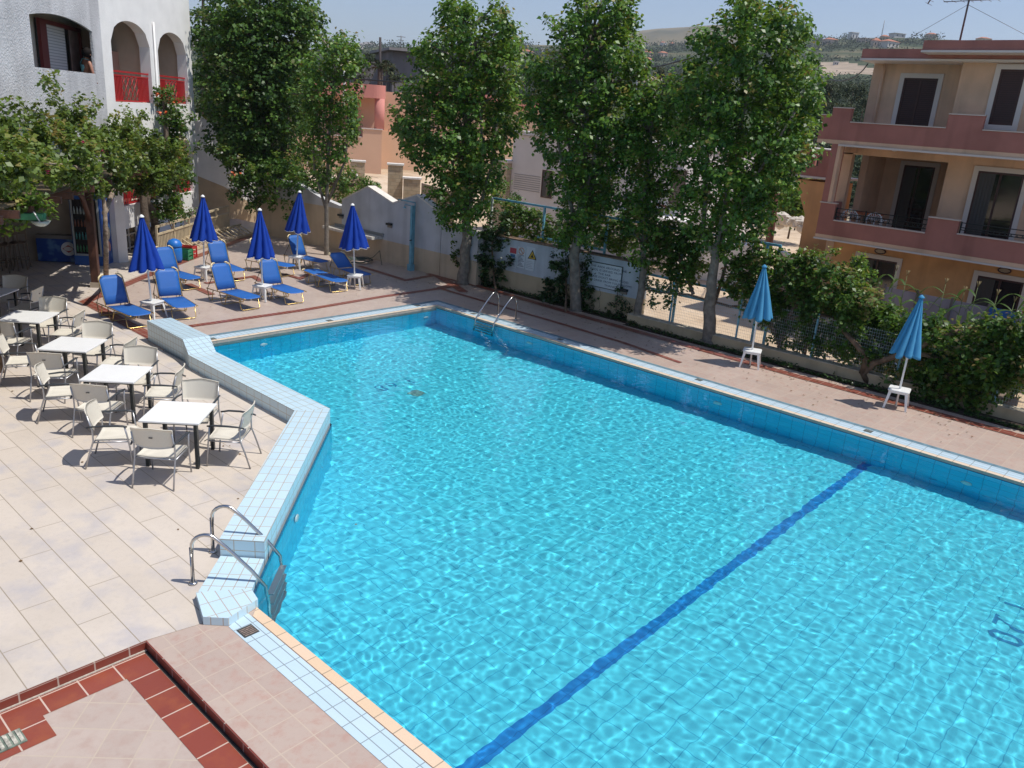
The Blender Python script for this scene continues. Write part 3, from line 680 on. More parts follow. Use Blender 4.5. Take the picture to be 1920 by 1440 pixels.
# ================================================================== HOTEL
def twotone(name, c_lo, c_hi, zt, sc=9, bs=.6, wig=.0):
    m, nt, b, N, L = newmat(name); ge = N('ShaderNodeNewGeometry'); sp = N('ShaderNodeSeparateXYZ'); L(ge.outputs['Position'], sp.inputs[0])
    mt = N('ShaderNodeMath'); mt.operation = 'GREATER_THAN'; mt.inputs[1].default_value = zt; L(sp.outputs[2], mt.inputs[0])
    mx = N('ShaderNodeMix'); mx.data_type = 'RGBA'; mx.inputs[6].default_value = (*c_lo, 1); mx.inputs[7].default_value = (*c_hi, 1); L(mt.outputs[0], mx.inputs[0])
    n = N('ShaderNodeTexNoise'); n.inputs['Scale'].default_value = 1.1; n.inputs['Detail'].default_value = 8; L(ge.outputs['Position'], n.inputs['Vector'])
    r = N('ShaderNodeMapRange'); r.inputs[1].default_value = .4; r.inputs[2].default_value = .72; r.inputs[3].default_value = 1.04; r.inputs[4].default_value = .80; L(n.outputs[0], r.inputs[0])
    m2 = N('ShaderNodeMix'); m2.data_type = 'RGBA'; m2.blend_type = 'MULTIPLY'; m2.inputs[0].default_value = 1
    L(mx.outputs[2], m2.inputs[6]); L(r.outputs[0], m2.inputs[7]); 
    mp = N('ShaderNodeMapping'); mp.inputs['Scale'].default_value = (2.6, 2.6, .16); L(ge.outputs['Position'], mp.inputs[0]); n3 = N('ShaderNodeTexNoise'); n3.inputs['Scale'].default_value = 1.0; n3.inputs['Detail'].default_value = 6; L(mp.outputs[0], n3.inputs['Vector'])
    r3 = N('ShaderNodeMapRange'); r3.inputs[1].default_value = .5; r3.inputs[2].default_value = .74; r3.inputs[3].default_value = 1.0; r3.inputs[4].default_value = .80; L(n3.outputs[0], r3.inputs[0])
    m3 = N('ShaderNodeMix'); m3.data_type = 'RGBA'; m3.blend_type = 'MULTIPLY'; m3.inputs[0].default_value = 1; L(m2.outputs[2], m3.inputs[6]); L(r3.outputs[0], m3.inputs[7]); L(m3.outputs[2], b.inputs['Base Color']); setin(b, Roughness=.85); b.inputs['Specular IOR Level'].default_value = .25
    n2 = N('ShaderNodeTexNoise'); n2.inputs['Scale'].default_value = sc; n2.inputs['Detail'].default_value = 3; L(ge.outputs['Position'], n2.inputs['Vector'])
    bp = N('ShaderNodeBump'); bp.inputs['Strength'].default_value = bs; bp.inputs['Distance'].default_value = .03; L(n2.outputs[0], bp.inputs['Height']); L(bp.outputs[0], b.inputs['Normal'])
    return m
m_white = twotone('dimmed_rough_plaster', (.55, .56, .57), (.57, .57, .585), 0, 22, .8)  # greyed in the colour itself to stand for weak grazing sun on the wall
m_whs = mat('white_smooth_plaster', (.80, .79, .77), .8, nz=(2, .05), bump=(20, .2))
m_redp = mat('red_paint', (.42, .022, .025), .4); m_dred = mat('dark_red_frame', (.15, .02, .02), .45)
m_shut = tile('white_shutter', (.62, .58, .56), (.60, .56, .54), (.30, .28, .27), 50, .075, ms=.010, rough=.5, bump=.6, dirt=.05)
m_glassd = mat('dark_glass', (.012, .013, .015), .06, spec=.8); m_inner = mat('balcony_inner', (.50, .42, .34), .85, nz=(3, .06)); m_part = mat('pink_partition', (.55, .33, .26), .85)
A0 = (10.47, 26.2); F2 = Frame(A0, (.749, .662)); F1 = Frame(A0, tuple(ray(650, 189)[:2]))
hot = thing('hotel_building', 'white rough plastered hotel wing with arched balconies and red railings', 'hotel', (*A0, 0))
wb = MB(); op1 = [(-5.75, -.9, 5.57, 6.68, .17)]
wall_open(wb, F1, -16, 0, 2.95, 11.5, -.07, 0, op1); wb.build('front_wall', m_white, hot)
wb = MB(); ops = [(.55, 3.12, 4.82, 6.55, .66), (3.72, 6.07, 4.82, 6.5, .66), (.55, 3.12, 1.69, 3.2, .6), (3.72, 6.07, 1.69, 3.2, .6)]
wall_open(wb, F2, 0, 6.55, .98, 11.5, -.35, 0, ops); wb.box(-.02, .5, -.6, 0, -.3, .98, F2); wb.box(6.2, 6.55, -.5, 0, -1.5, .98, F2)
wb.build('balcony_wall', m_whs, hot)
wb = MB(); wb.prism([F1(-.05, -.02, 0)[:2], F1(.14, .22, 0)[:2], F1(.4, -.02, 0)[:2]], 0, 2.9); wb.build('buttress', m_whs, hot)
wb = MB()
for z in (4.3, 7.6): wb.box(-6.3, .4, -.74, -.075, z - .1, z + .1, F1)
wb.box(-6.4, .5, -.88, -.75, 3.0, 11.4, F1); wb.box(-6.4, -6.3, -.75, -.075, 3, 11.4, F1); wb.box(.4, .5, -.74, -.38, 3, 11.4, F1)
wb.box(-6.3, .4, -.74, -.075, 7.2, 7.3, F1)
wb.build('window_recess', m_inner, hot)
wb = MB(); wb.box(.4, 6.3, -2.2, -2.0, .9, 8, F2)
for z in (1.55, 4.68, 7.5): wb.box(.4, 6.3, -2.0, -.36, z - .12, z + .1, F2)
for s_ in (.35, 3.32, 6.2): wb.box(s_, s_ + .16, -2.0, -.36, .9, 8, F2)
wb.build('balcony_interior', m_inner, hot)
# pink sloping partition seen in the first balcony
wb = MB(); s0, _ = F2.hit(212, 93, -1.2); s1, _ = F2.hit(252, 93, -1.2); s2, _ = F2.hit(270, 118, -1.2)
wb.prism([(.5, 4.75), (s2 + .1, 4.75), (s2 + .1, 5.75), (s1, 6.35), (.5, 6.35)], -1.25, -1.15, fr=lambda a, z, n: F2(a, n, z)); wb.build('partition', m_part, hot)
# shutters
def shutter(px0, px1, py0, py1, n, fr):
    a0, z1 = fr.hit(px0, py0, n); a1, _ = fr.hit(px1, py0, n); _, z0 = fr.hit((px0 + px1) / 2, py1, n)
    w_ = MB(); w_.box(a0, a1, n - .02, n + .02, z0, z1, fr); o = w_.build('shutter', m_shut, hot)
    w_ = MB(); t = .07
    w_.box(a0 - t, a0, n - .03, n + .04, z0 - t, z1 + t, fr); w_.box(a1, a1 + t, n - .03, n + .04, z0 - t, z1 + t, fr); w_.box(a0, a1, n - .03, n + .04, z1, z1 + t, fr); w_.build('shutter_frame', m_dred, o)
n_ = -.66
a0, z1 = F1.hit(69, 38, n_); a1, _ = F1.hit(147, 50, n_); z1 = F1.hit(110, 44, n_)[1]
wb = MB(); wb.box(a0, a1, n_ - .06, n_ - .02, 4.0, z1, F1); wd = wb.build('balcony_door', m_glassd, hot)
b0, _ = F1.hit(82, 46, n_); b1, _ = F1.hit(118, 46, n_); b2, _ = F1.hit(128, 46, n_)
wb = MB(); wb.box(a0, b0, n_ - .02, n_ + .06, 4.0, z1, F1); wb.box(b0, a1, n_ - .02, n_ + .06, z1 - .1, z1, F1); wb.box(a1 - .1, a1, n_ - .02, n_ + .06, 4.0, z1 - .1, F1); wb.build('door_frame', m_dred, wd)
wb = MB(); wb.box(b0, b1, n_ - .015, n_ + .02, 4.0, z1 - .1, F1); wb.build('shutter_panel', m_shut, wd)
wb = MB(); wb.box(b2, a1 - .1, n_ - .018, n_ - .005, 4.0, z1 - .1, F1); wb.build('curtain', mat('curtain', (.34, .22, .19), .9, nz=(5, .2)), wd)
shutter(212, 234, 68, 100, -1.9, F2)
# downpipe
wb = MB(); wb.tube([F2(3.42, .04, 1.2), F2(3.42, .04, 7.35)], .035, 8); wb.build('downpipe', m_whs, hot)
# red railings
def railing(fr, a, b, z0, z1, nm='railing'):
    w_ = MB(); w_.box(a, b, -.16, -.10, z1 - .05, z1, fr); w_.box(a, b, -.15, -.11, z1 - .16, z1 - .12, fr); w_.box(a, b, -.15, -.11, z0 + .02, z0 + .06, fr)
    o = w_.build(nm, m_redp, hot)
    L_ = b - a; c0, c1 = a + L_ * .28, a + L_ * .72; k = 8
    for (u, v) in ((a, c0), (c1, b)):
        w_ = MB()
        for i in range(k + 1): x = u + (v - u) * i / k; w_.box(x - .022, x + .022, -.14, -.12, z0 + .05, z1 - .12, fr)
        w_.build('bar_panel', m_redp, o)
    w_ = MB()
    for i in range(2):
        x0, x1 = c0 + (c1 - c0) * i / 2, c0 + (c1 - c0) * (i + 1) / 2; zb_, zt_ = z0 + .06, z1 - .13
        for (p, q) in (((x0, zb_), (x1, zt_)), ((x0, zt_), (x1, zb_)), (((x0+x1)/2, zb_), (x1, (zb_+zt_)/2)), ((x1, (zb_+zt_)/2), ((x0+x1)/2, zt_)), (((x0+x1)/2, zt_), (x0, (zb_+zt_)/2)), ((x0, (zb_+zt_)/2), ((x0+x1)/2, zb_))):
            w_.tube([fr(p[0], -.13, p[1]), fr(q[0], -.13, q[1])], .014, 5)
    w_.build('lattice', m_redp, o)
for a, b in ((.55, 3.12), (3.72, 6.07)):
    railing(F2, a, b, 4.82, 5.74); railing(F2, a, b, 1.69, 2.62)
# lower glazed door below the parapet
wb = MB(); wb.box(.55, 2.7, -.75, -.7, -.5, .98, F2); gd = wb.build('basement_door', m_glassd, hot)
wb = MB()
for s_ in (.6, 1.1, 1.6, 2.1, 2.6): wb.box(s_ - .025, s_ + .025, -.7, -.66, -.5, .98, F2)
for z in (.1, .55): wb.box(.55, 2.7, -.7, -.665, z - .025, z + .025, F2)
wb.build('glazing_bar', m_whs, gd)
# ground floor bar under the upper storey
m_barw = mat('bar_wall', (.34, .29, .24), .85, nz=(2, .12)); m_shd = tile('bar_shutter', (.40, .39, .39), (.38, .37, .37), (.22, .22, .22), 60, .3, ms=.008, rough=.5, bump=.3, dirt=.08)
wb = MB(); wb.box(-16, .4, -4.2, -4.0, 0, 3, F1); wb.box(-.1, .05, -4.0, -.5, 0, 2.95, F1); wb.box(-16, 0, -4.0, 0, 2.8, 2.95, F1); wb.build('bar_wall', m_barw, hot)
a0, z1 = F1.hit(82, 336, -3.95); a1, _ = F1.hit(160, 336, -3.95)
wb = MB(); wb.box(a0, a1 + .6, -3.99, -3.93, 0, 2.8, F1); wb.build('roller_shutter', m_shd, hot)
a0, z1 = F1.hit(40, 336, -3.95); a1, _ = F1.hit(78, 336, -3.95)
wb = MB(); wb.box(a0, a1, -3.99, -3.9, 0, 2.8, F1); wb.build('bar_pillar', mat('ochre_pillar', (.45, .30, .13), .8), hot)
# woman at the balcony opening
def person_at():
    s_, z_ = F1.hit(157, 120, -.34); base = F1(s_, -.34, 4.42)
    g = thing('person', 'woman with dark hair and turquoise strappy top bending behind the balcony sill', 'person', base)
    d = np.array(F1.d); nrm = np.array(F1.n)
    def W(u, v, z): return Vector((base[0] + d[0]*u + nrm[0]*v, base[1] + d[1]*u + nrm[1]*v, base[2] + z))
    J = {'pel': (.12, .0, .95, .16), 'wai': (.10, .02, 1.12, .135), 'chest': (.04, .06, 1.36, .155), 'sho': (-.02, .09, 1.50, .10), 'neck': (-.07, .12, 1.57, .052), 'head0': (-.14, .15, 1.63, .075), 'head1': (-.19, .18, 1.68, .088), 'head2': (-.22, .19, 1.66, .07),
         'shR': (.17, -.02, 1.47, .062), 'elR': (.27, .0, 1.2, .042), 'wrR': (.16, .16, 1.02, .028), 'haR': (.10, .2, 1.0, .03), 'shL': (-.17, .20, 1.46, .06), 'elL': (-.24, .28, 1.18, .04), 'wrL': (-.14, .30, 1.0, .028), 'haL': (-.08, .3, .97, .03),
         'hipR': (.22, -.04, .9, .10), 'knR': (.22, .0, .5, .065), 'anR': (.22, -.04, .1, .045), 'toR': (.22, .12, .04, .04), 'hipL': (.02, .04, .9, .10), 'knL': (.02, .08, .5, .065), 'anL': (.02, .03, .1, .045), 'toL': (.02, .18, .04, .04)}
    E_ = [('pel', 'wai'), ('wai', 'chest'), ('chest', 'sho'), ('sho', 'neck'), ('neck', 'head0'), ('head0', 'head1'), ('head1', 'head2'), ('chest', 'shR'), ('shR', 'elR'), ('elR', 'wrR'), ('wrR', 'haR'), ('chest', 'shL'), ('shL', 'elL'), ('elL', 'wrL'), ('wrL', 'haL'),
          ('pel', 'hipR'), ('hipR', 'knR'), ('knR', 'anR'), ('anR', 'toR'), ('pel', 'hipL'), ('hipL', 'knL'), ('knL', 'anL'), ('anL', 'toL')]
    # fingers
    for h, wr in (('haR', 'wrR'), ('haL', 'wrL')):
        for k in range(5):
            b = J[h]; o = (k - 2) * .018; ln_ = (.055, .075, .08, .072, .05)[k]
            J[h + str(k)] = (b[0] - o * .7 - .01, b[1] + .02, b[2] - .035, .009); J[h + str(k) + 'b'] = (b[0] - o, b[1] + .02 + ln_ * .4, b[2] - .035 - ln_ * .6, .008)
            E_ += [(h, h + str(k)), (h + str(k), h + str(k) + 'b')]
    ks = list(J); me = bpy.data.meshes.new('body'); me.from_pydata([W(*J[k][:3]) - Vector(base) for k in ks], [(ks.index(a), ks.index(b)) for a, b in E_], [])
    o = bpy.data.objects.new('body', me); COL.objects.link(o); o.parent = g
    sk_ = o.modifiers.new('skin', 'SKIN'); sk_.use_smooth_shade = True
    for i, k in enumerate(ks): me.skin_vertices[0].data[i].radius = (J[k][3], J[k][3] * (.85 if k in ('chest', 'wai', 'pel') else 1)); me.skin_vertices[0].data[i].use_root = (k == 'pel')
    o.modifiers.new('sub', 'SUBSURF').levels = 1; o.modifiers['sub'].render_levels = 2
    me.materials.append(mat('skin', (.36, .17, .11), .5))
    hb = MB(); hb.lathe([(.05, -.13), (.122, -.08), (.138, 0), (.122, .07), (.07, .12), (.01, .135)], (0, 0, 0), 14)
    c = W(-.165, .155, 1.705); hb.xf(Matrix.Translation(c) @ Matrix.Rotation(rad(-35), 4, Vector((*nrm, 0)))); hb.tube([W(-.08, .13, 1.72), W(-.03, .1, 1.66), W(-.02, .08, 1.58)], [.05, .04, .015], 8)
    hb.build('hair', mat('dark_hair', (.010, .007, .006), .7, bump=(60, .6), spec=.15), g)
    tb_ = MB(); tb_.lathe([(.165, -.32), (.160, -.15), (.168, -.04), (.172, .03), (.150, .07)], (0, 0, 0), 20, capb=False, capt=False)
    tb_.v = [(x, y * .86, z) for x, y, z in tb_.v]; ang = math.atan2(d[1], d[0]); tb_.xf(Matrix.Translation(W(.065, .04, 1.34)) @ Matrix.Rotation(ang, 4, 'Z') @ Matrix.Rotation(rad(-14), 4, 'Y'))
    for u in (-.09, .10): tb_.tube([W(u - .02, .19, 1.40), W(u - .05, .16, 1.52), W(u, .0, 1.54), W(u + .03, -.08, 1.40)], .009, 6)
    tb_.build('top', mat('turquoise_top', (.20, .52, .56), .7), g)
    fb = MB()  # nose and brow
    fb.lathe([(.001, .02), (.012, 0), (.014, -.012), (.002, -.02)], W(-.255, .265, 1.645), 8); fb.build('nose', MATS['skin'], g)
person_at()
# ------------------------------------------------------------------ bar furniture
def quadbox(mb, c0, c1, c2, z0, z1):
    """box from plan corner c0, edges to c1 and c2"""
    c0, c1, c2 = (np.array(c[:2]) for c in (c0, c1, c2)); c3 = c1 + c2 - c0; P4 = [c0, c1, c3, c2]
    ar = sum(P4[i][0]*P4[(i+1) % 4][1] - P4[(i+1) % 4][0]*P4[i][1] for i in range(4))
    if ar < 0: P4 = [c0, c2, c3, c1]
    mb.prism([tuple(p) for p in P4], z0, z1); return mb
c0, cl, cr_ = P(196, 499), P(149, 497), P(217, 490); hz = D(196, 362, dist=math.hypot(c0[0], c0[1]))[2]
cr_ = c0 + (cr_ - c0) / np.linalg.norm(cr_ - c0) * .68; cl = c0 + (cl - c0) / np.linalg.norm(cl - c0) * .85
fr_g = thing('drinks_fridge', 'tall blue drinks fridge with printed side panel behind the wooden post', 'fridge', (c0[0], c0[1], 0))
m_fblue = mat('fridge_blue', (.02, .10, .36), .35)
quadbox(MB(), c0, cl, cr_, .0, hz).build('body', m_fblue, fr_g)
FS = Frame(c0, cr_ - c0); FFr = Frame(cl, c0 - cl)
Ls_ = np.linalg.norm((cr_ - c0)[:2]); Lf_ = .85
wb = MB(); wb.box(.06, Lf_ - .06, .002, .012, .35, hz - .22, FFr); fd = wb.build('glass_door', m_glassd, fr_g)
wb = MB(); wb.box(.03, .08, .005, .03, .3, hz - .2, FFr); wb.box(Lf_ - .08, Lf_ - .03, .005, .03, .3, hz - .2, FFr); wb.box(.08, Lf_ - .08, .005, .03, .3, .36, FFr); wb.build('door_frame', mat('fridge_grey', (.32, .35, .36), .5), fd)
for k in range(4):
    wb = MB()
    for j in range(7):
        x, z = .13 + j * .09, .42 + k * .38; wb.lathe([(.028, 0), (.03, .13), (.012, .19), (.012, .22)], FFr(x, .018, z), 8)
    wb.build('bottle_row', mat(['bottle_green', 'bottle_teal', 'bottle_brown', 'bottle_clear'][k], [(.02, .12, .05), (.02, .12, .12), (.12, .04, .02), (.25, .3, .3)][k], .25), fd)
def printed(name, base, kind):
    m, nt, b, N, L = newmat(name); uv = N('ShaderNodeUVMap'); n = N('ShaderNodeTexNoise'); n.inputs['Scale'].default_value = 3.2; n.inputs['Detail'].default_value = 2
    L(uv.outputs[0], n.inputs['Vector']); cr = N('ShaderNodeValToRGB'); cr.color_ramp.interpolation = 'EASE'; e = cr.color_ramp.elements; e[0].color = (.012, .06, .28, 1); e[0].position = .5
    e[1].color = (.10, .22, .42, 1); e[1].position = .68; L(n.outputs[0], cr.inputs[0]); L(cr.outputs[0], b.inputs['Base Color']); setin(b, Roughness=.35); return m
wb = MB(); wb.box(.01, Ls_ - .02, .001, .006, .08, hz - .08, FS); sp_ = wb.build('side_panel', printed('fridge_print', None, 0), fr_g)
def disc(nm, fr, a, z, ra, rz_, col, n0, parent, tilt=0, rough=.4):
    w_ = MB(); pts = [(a + ra*math.cos(t)*math.cos(tilt) - rz_*math.sin(t)*math.sin(tilt), z + ra*math.cos(t)*math.sin(tilt) + rz_*math.sin(t)*math.cos(tilt)) for t in np.linspace(0, 2*math.pi, 28, endpoint=False)]
    w_.prism(pts, n0, n0 + .003, fr=lambda p, q, n: fr(p, n, q)); return w_.build(nm, mat(nm + '_' + '_'.join('%d' % (c*100) for c in col), col, rough), parent)
disc('printed_spot', FS, .34, hz - .38, .13, .17, (.55, .10, .10), .008, sp_); disc('printed_spot', FS, .36, hz - .62, .14, .08, (.50, .58, .66), .008, sp_)
disc('printed_spot', FS, .42, .95, .15, .20, (.62, .55, .40), .008, sp_); disc('printed_spot', FS, .44, .55, .10, .16, (.60, .28, .22), .008, sp_, .3); disc('printed_spot', FS, .26, .42, .14, .12, (.55, .58, .62), .0085, sp_)
text_obj('lettering', 'Cremino', .26, mat('letter_pale', (.55, .62, .72), .5), lambda u, v: FS(.16 + v, .012, hz - .85 - u), sp_)
c0, c1 = P(72, 491), P(153, 494); dz = (c1 - c0); L_ = np.linalg.norm(dz[:2]); FZ = Frame(c0, dz); hz2 = D(75, 443, dist=math.hypot(c0[0], c0[1]))[2]
fz = thing('ice_cream_freezer', 'low blue chest freezer with round white and red badge in the shaded bar', 'freezer', (c0[0], c0[1], 0))
wb = MB(); wb.box(0, L_, -.65, 0, .03, hz2 - .05, FZ); wb.build('body', printed('freezer_print', None, 0), fz)
wb = MB(); wb.box(.0, L_, -.67, .02, hz2 - .05, hz2 + .06, FZ); wb.build('lid', mat('freezer_lid', (.18, .17, .16), .5), fz)
bd = disc('badge', FZ, L_ * .73, hz2 * .56, .21, .21, (.62, .64, .66), .004, fz)
w_ = MB(); w_.prism([(L_*.73 - .17, hz2*.56), (L_*.73, hz2*.56 - .12), (L_*.73 + .17, hz2*.56), (L_*.73, hz2*.56 + .12)], .008, .011, fr=lambda p, q, n: FZ(p, n, q)); w_.build('badge_rim', mat('badge_red', (.30, .03, .03), .5), bd)
disc('badge_centre', FZ, L_ * .73, hz2 * .56, .13, .065, (.62, .60, .58), .012, bd)
wb = MB(); wb.box(L_ * .86, L_ * .97, .003, .012, .15, .3, FZ); wb.build('vent', mat('vent_black', (.02, .02, .02), .6), fz)
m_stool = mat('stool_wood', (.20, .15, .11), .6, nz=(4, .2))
for k, (x, y) in enumerate([(40, 503), (24, 506), (6, 510)]):
    c = P(x, y); g = thing('bar_stool', ['bar stool nearest the freezer at the dim bar', 'middle bar stool of the three in the dim bar', 'bar stool cut by the left picture edge at the dim bar'][k], 'bar stool', (c[0], c[1], .004), rad(-30), 'bar stools in the shaded bar')
    mb = MB(); mb.box(-.19, .19, -.19, .19, .74, .78); mb.build('seat', m_stool, g, world=False, bevel=.01)
    mb = MB(); mb.box(-.19, .19, .17, .20, .98, 1.15); mb.box(-.19, -.15, .17, .20, .78, .98); mb.box(.15, .19, .17, .20, .78, .98); mb.build('backrest', m_stool, g, world=False)
    for sx in (-1, 1):
        for sy in (-1, 1): mb = MB(); mb.tube([(sx*.21, sy*.21, 0), (sx*.17, sy*.17, .75)], .018, 6); mb.build('leg', m_stool, g, world=False)
    mb = MB(); mb.tube([(-.2, -.2, .3), (.2, -.2, .3), (.2, .2, .3), (-.2, .2, .3)], .012, 6, closed=True); mb.build('footrest', m_stool, g, world=False)
# ------------------------------------------------------------------ pergola
m_wood = mat('brown_timber', (.085, .035, .022), .55, nz=(5, .3), bump=(40, .3))
pb = P(181, 538); ztop = D(183, 335, dist=math.hypot(pb[0], pb[1]))[2]
pg = thing('pergola', 'dark brown timber pergola on a thick post carrying the big vine', 'pergola', (pb[0], pb[1], 0))
FP = Frame(pb, F1.d); th = math.atan2(F1.d[1], F1.d[0])
mb = MB(); mb.cbox((pb[0], pb[1], ztop/2), (.20, .20, ztop), th); mb.build('post', m_wood, pg, bevel=.01)
mb = MB(); mb.cbox((pb[0], pb[1], .07), (.26, .26, .14), th); mb.build('post_base', mat('post_base', (.42, .36, .28), .8), pg)
mb = MB(); mb.tube([FP(-1.1, 0, ztop - .1), FP(-.5, 0, ztop - .45), FP(-.05, 0, ztop - 1.1)], .07, 6); mb.build('brace', m_wood, pg)
mb = MB(); mb.box(-14, 2.6, -.08, .08, ztop - .14, ztop + .06, FP); mb.build('beam', mat('dark_red_beam', (.10, .018, .015), .5, nz=(4, .2)), pg)
nb = FP.n @ (F1.A - FP.A); nb = float(nb)
for i in range(22):
    s_ = 2.4 - i * .75; mb = MB(); mb.box(s_, s_ + .08, nb + .01, 1.15, ztop + .06, ztop + .20, FP); mb.build('rafter', m_wood, pg)
mb = MB(); mb.box(-14, .6, nb + .02, .9, ztop + .21, ztop + .24, FP); mb.build('roof_panel', mat('reed_panel', (.12, .09, .05), .9, nz=(14, .3)), pg)  # panel added above the rafters to keep sun off the bar
c = D(153, 346, dist=math.hypot(pb[0], pb[1]) - .3); lg = thing('globe_lamp', 'round glass globe lamp hanging beside the wooden post', 'lamp', (c[0], c[1], c[2]))
mb = MB(); mb.lathe([(.001, -.13)] + [(.13*math.cos(t), .13*math.sin(t)) for t in np.linspace(-1.4, 1.35, 10)], (0, 0, 0), 16); mb.build('globe', mat('frosted_glass', (.42, .44, .46), .15), lg, world=False)
mb = MB(); mb.lathe([(.05, .11), (.05, .17), (.012, .19)], (0, 0, 0), 12); mb.tube([(0, 0, .18), (0, 0, .40)], .01, 6); mb.build('cap', m_blk, lg, world=False)
# green floodlight at left
c = D(62, 410, dist=17.3); fl_ = thing('floodlight', 'green box floodlight with glass bowl among leaves at the left edge', 'floodlight', tuple(c), rad(-38))
mb = MB(); mb.box(-.28, .2, -.09, .09, -.02, .10); mb.build('housing', mat('green_paint', (.03, .19, .09), .45, nz=(9, .2)), fl_, world=False, bevel=.008)
mb = MB(); mb.lathe([(.01, -.14), (.08, -.125), (.14, -.08), (.17, -.03)], (.12, 0, 0), 16); mb.build('glass_bowl', mat('bowl_glass', (.35, .38, .34), .1, spec=.9), fl_, world=False)
mb = MB(); mb.tube([(.06, -.1, .14), (.16, -.1, -.06)], .012, 6); mb.build('bracket', m_pl, fl_, world=False)
mb = MB(); mb.tube([(-.2, .02, .04), (-1.1, .05, .12), (-2.2, .1, .5)], .025, 8); mb.build('arm', m_wood, fl_, world=False)
# ================================================================== PERIMETER WALLS
m_wl = twotone('wall_paint_left', (.58, .46, .32), (.56, .56, .57), 1.55, 6, .5); m_wr = twotone('wall_paint_right', (.58, .47, .34), (.54, .56, .60), .78, 6, .5)
m_ws = twotone('wall_paint_signs', (.52, .42, .28), (.52, .57, .62), .60, 3, .7)
def px_wall(name, label, pb0, pb1, tops, m, thick=.25, z0=-.3, cat='wall', cap=None, top_thick=None):
    """vertical wall through ground pixels pb0-pb1; tops: list of pixel points of its top outline left to right"""
    A, B = P(*pb0), P(*pb1); fr = Frame(A, B - A); pts = [fr.hit(*t) for t in tops]
    poly = [(pts[0][0], z0), (pts[-1][0], z0)] + pts[::-1]
    w_ = MB(); w_.prism([(a, z) for a, z in poly], -thick, 0, fr=lambda a, z, n: fr(a, n, z))
    # the prism helper gets (x, y, z) = (a, z, n)
    g = thing(name, label, cat, (*fr(pts[0][0], 0, 0)[:2], 0)); w_.build('wall_face', m, g)
    if cap:
        c_ = MB()
        for (a, z), (b, y) in zip(pts, pts[1:]):
            if abs(b - a) < .05: continue
            c_.add([fr(a, .02, z + .002), fr(b, .02, y + .002), fr(b, -thick - .02, y + .002), fr(a, -thick - .02, z + .002), fr(a, .02, z + .05), fr(b, .02, y + .05), fr(b, -thick - .02, y + .05), fr(a, -thick - .02, z + .05)],
                   [(0, 1, 5, 4), (1, 2, 6, 5), (2, 3, 7, 6), (3, 0, 4, 7), (4, 5, 6, 7), (3, 2, 1, 0)])
        c_.build('coping', cap, g)
    return g, fr
m_capw = mat('pale_cap', (.70, .66, .60), .8, nz=(6, .1))  # pale mottled cap for wall tops and piers
px_wall('perimeter_wall', 'plastered boundary wall, beige below and pale above, behind the small trees', (478, 437), (640, 470), [(478, 325), (560, 345), (600, 370), (642, 388)], m_wl)
gw, FW = px_wall('perimeter_wall', 'pale boundary wall with two pointed gables behind the shower', (640, 470), (817, 516), [(641, 376), (690, 351), (737, 382), (782, 367), (828, 403)], m_wr, cap=m_capw, thick=.3)
px_wall('perimeter_wall', 'lower flat boundary wall section behind the large left poplar', (817, 516), (893, 536), [(828, 424), (897, 437)], m_wr, cap=m_capw)
A_, B_ = (18.75, 18.6), (19.12, 12.35); FSG = Frame(A_, np.array(B_) - np.array(A_)); LSG = math.hypot(B_[0]-A_[0], B_[1]-A_[1])
sg = thing('sign_wall', 'cracked pale blue and beige wall carrying the pool notices', 'wall', (*A_, 0))
w_ = MB(); w_.box(0, LSG, -.28, 0, -.3, 1.60, FSG); w_.build('wall_face', m_ws, sg)
w_ = MB(); w_.box(-.03, LSG + .03, -.31, .03, 1.602, 1.64, FSG); w_.build('coping', mat('brown_cap', (.20, .13, .09), .9, nz=(9, .4)), sg)
w_ = MB(); a, z = FSG.hit(1124, 542); pts = [(a, z)]; r_ = random.Random(2)
while z > .1: z -= .07; a += r_.uniform(-.04, .04); pts.append((a, z))
w_.tube([FSG(a, .001, z) for a, z in pts], .006, 4); w_.build('crack', mat('crack_dark', (.10, .08, .06), 1), sg)
# ramp side wall and stair wall beyond the hotel
Aq = D(361, 300, dist=38.); Bq = D(480, 330, dist=39.3); fr = Frame(Aq, Bq - Aq); pts = [fr.hit(*t) for t in [(361, 203), (395, 232), (430, 272), (490, 330)]]
g = thing('stair_wall', 'sloping white stair wall beside the hotel, beige below', 'wall', (*fr(0, 0, 0)[:2], 0))
w_ = MB(); w_.prism([(pts[0][0], -1), (pts[-1][0], -1)] + pts[::-1], -.3, 0, fr=lambda a, z, n: fr(a, n, z)); w_.build('wall_face', m_whs, g)
lo_ = [fr.hit(*t) for t in [(366, 328), (420, 350), (482, 388)]]
w_ = MB(); w_.prism([(lo_[0][0], -1), (pts[-1][0] + .1, -1), lo_[-1], lo_[1], lo_[0]], .001, .012, fr=lambda a, z, n: fr(a, n, z)); w_.build('beige_band', mat('beige_plaster', (.50, .38, .25), .85, nz=(2, .1)), g)
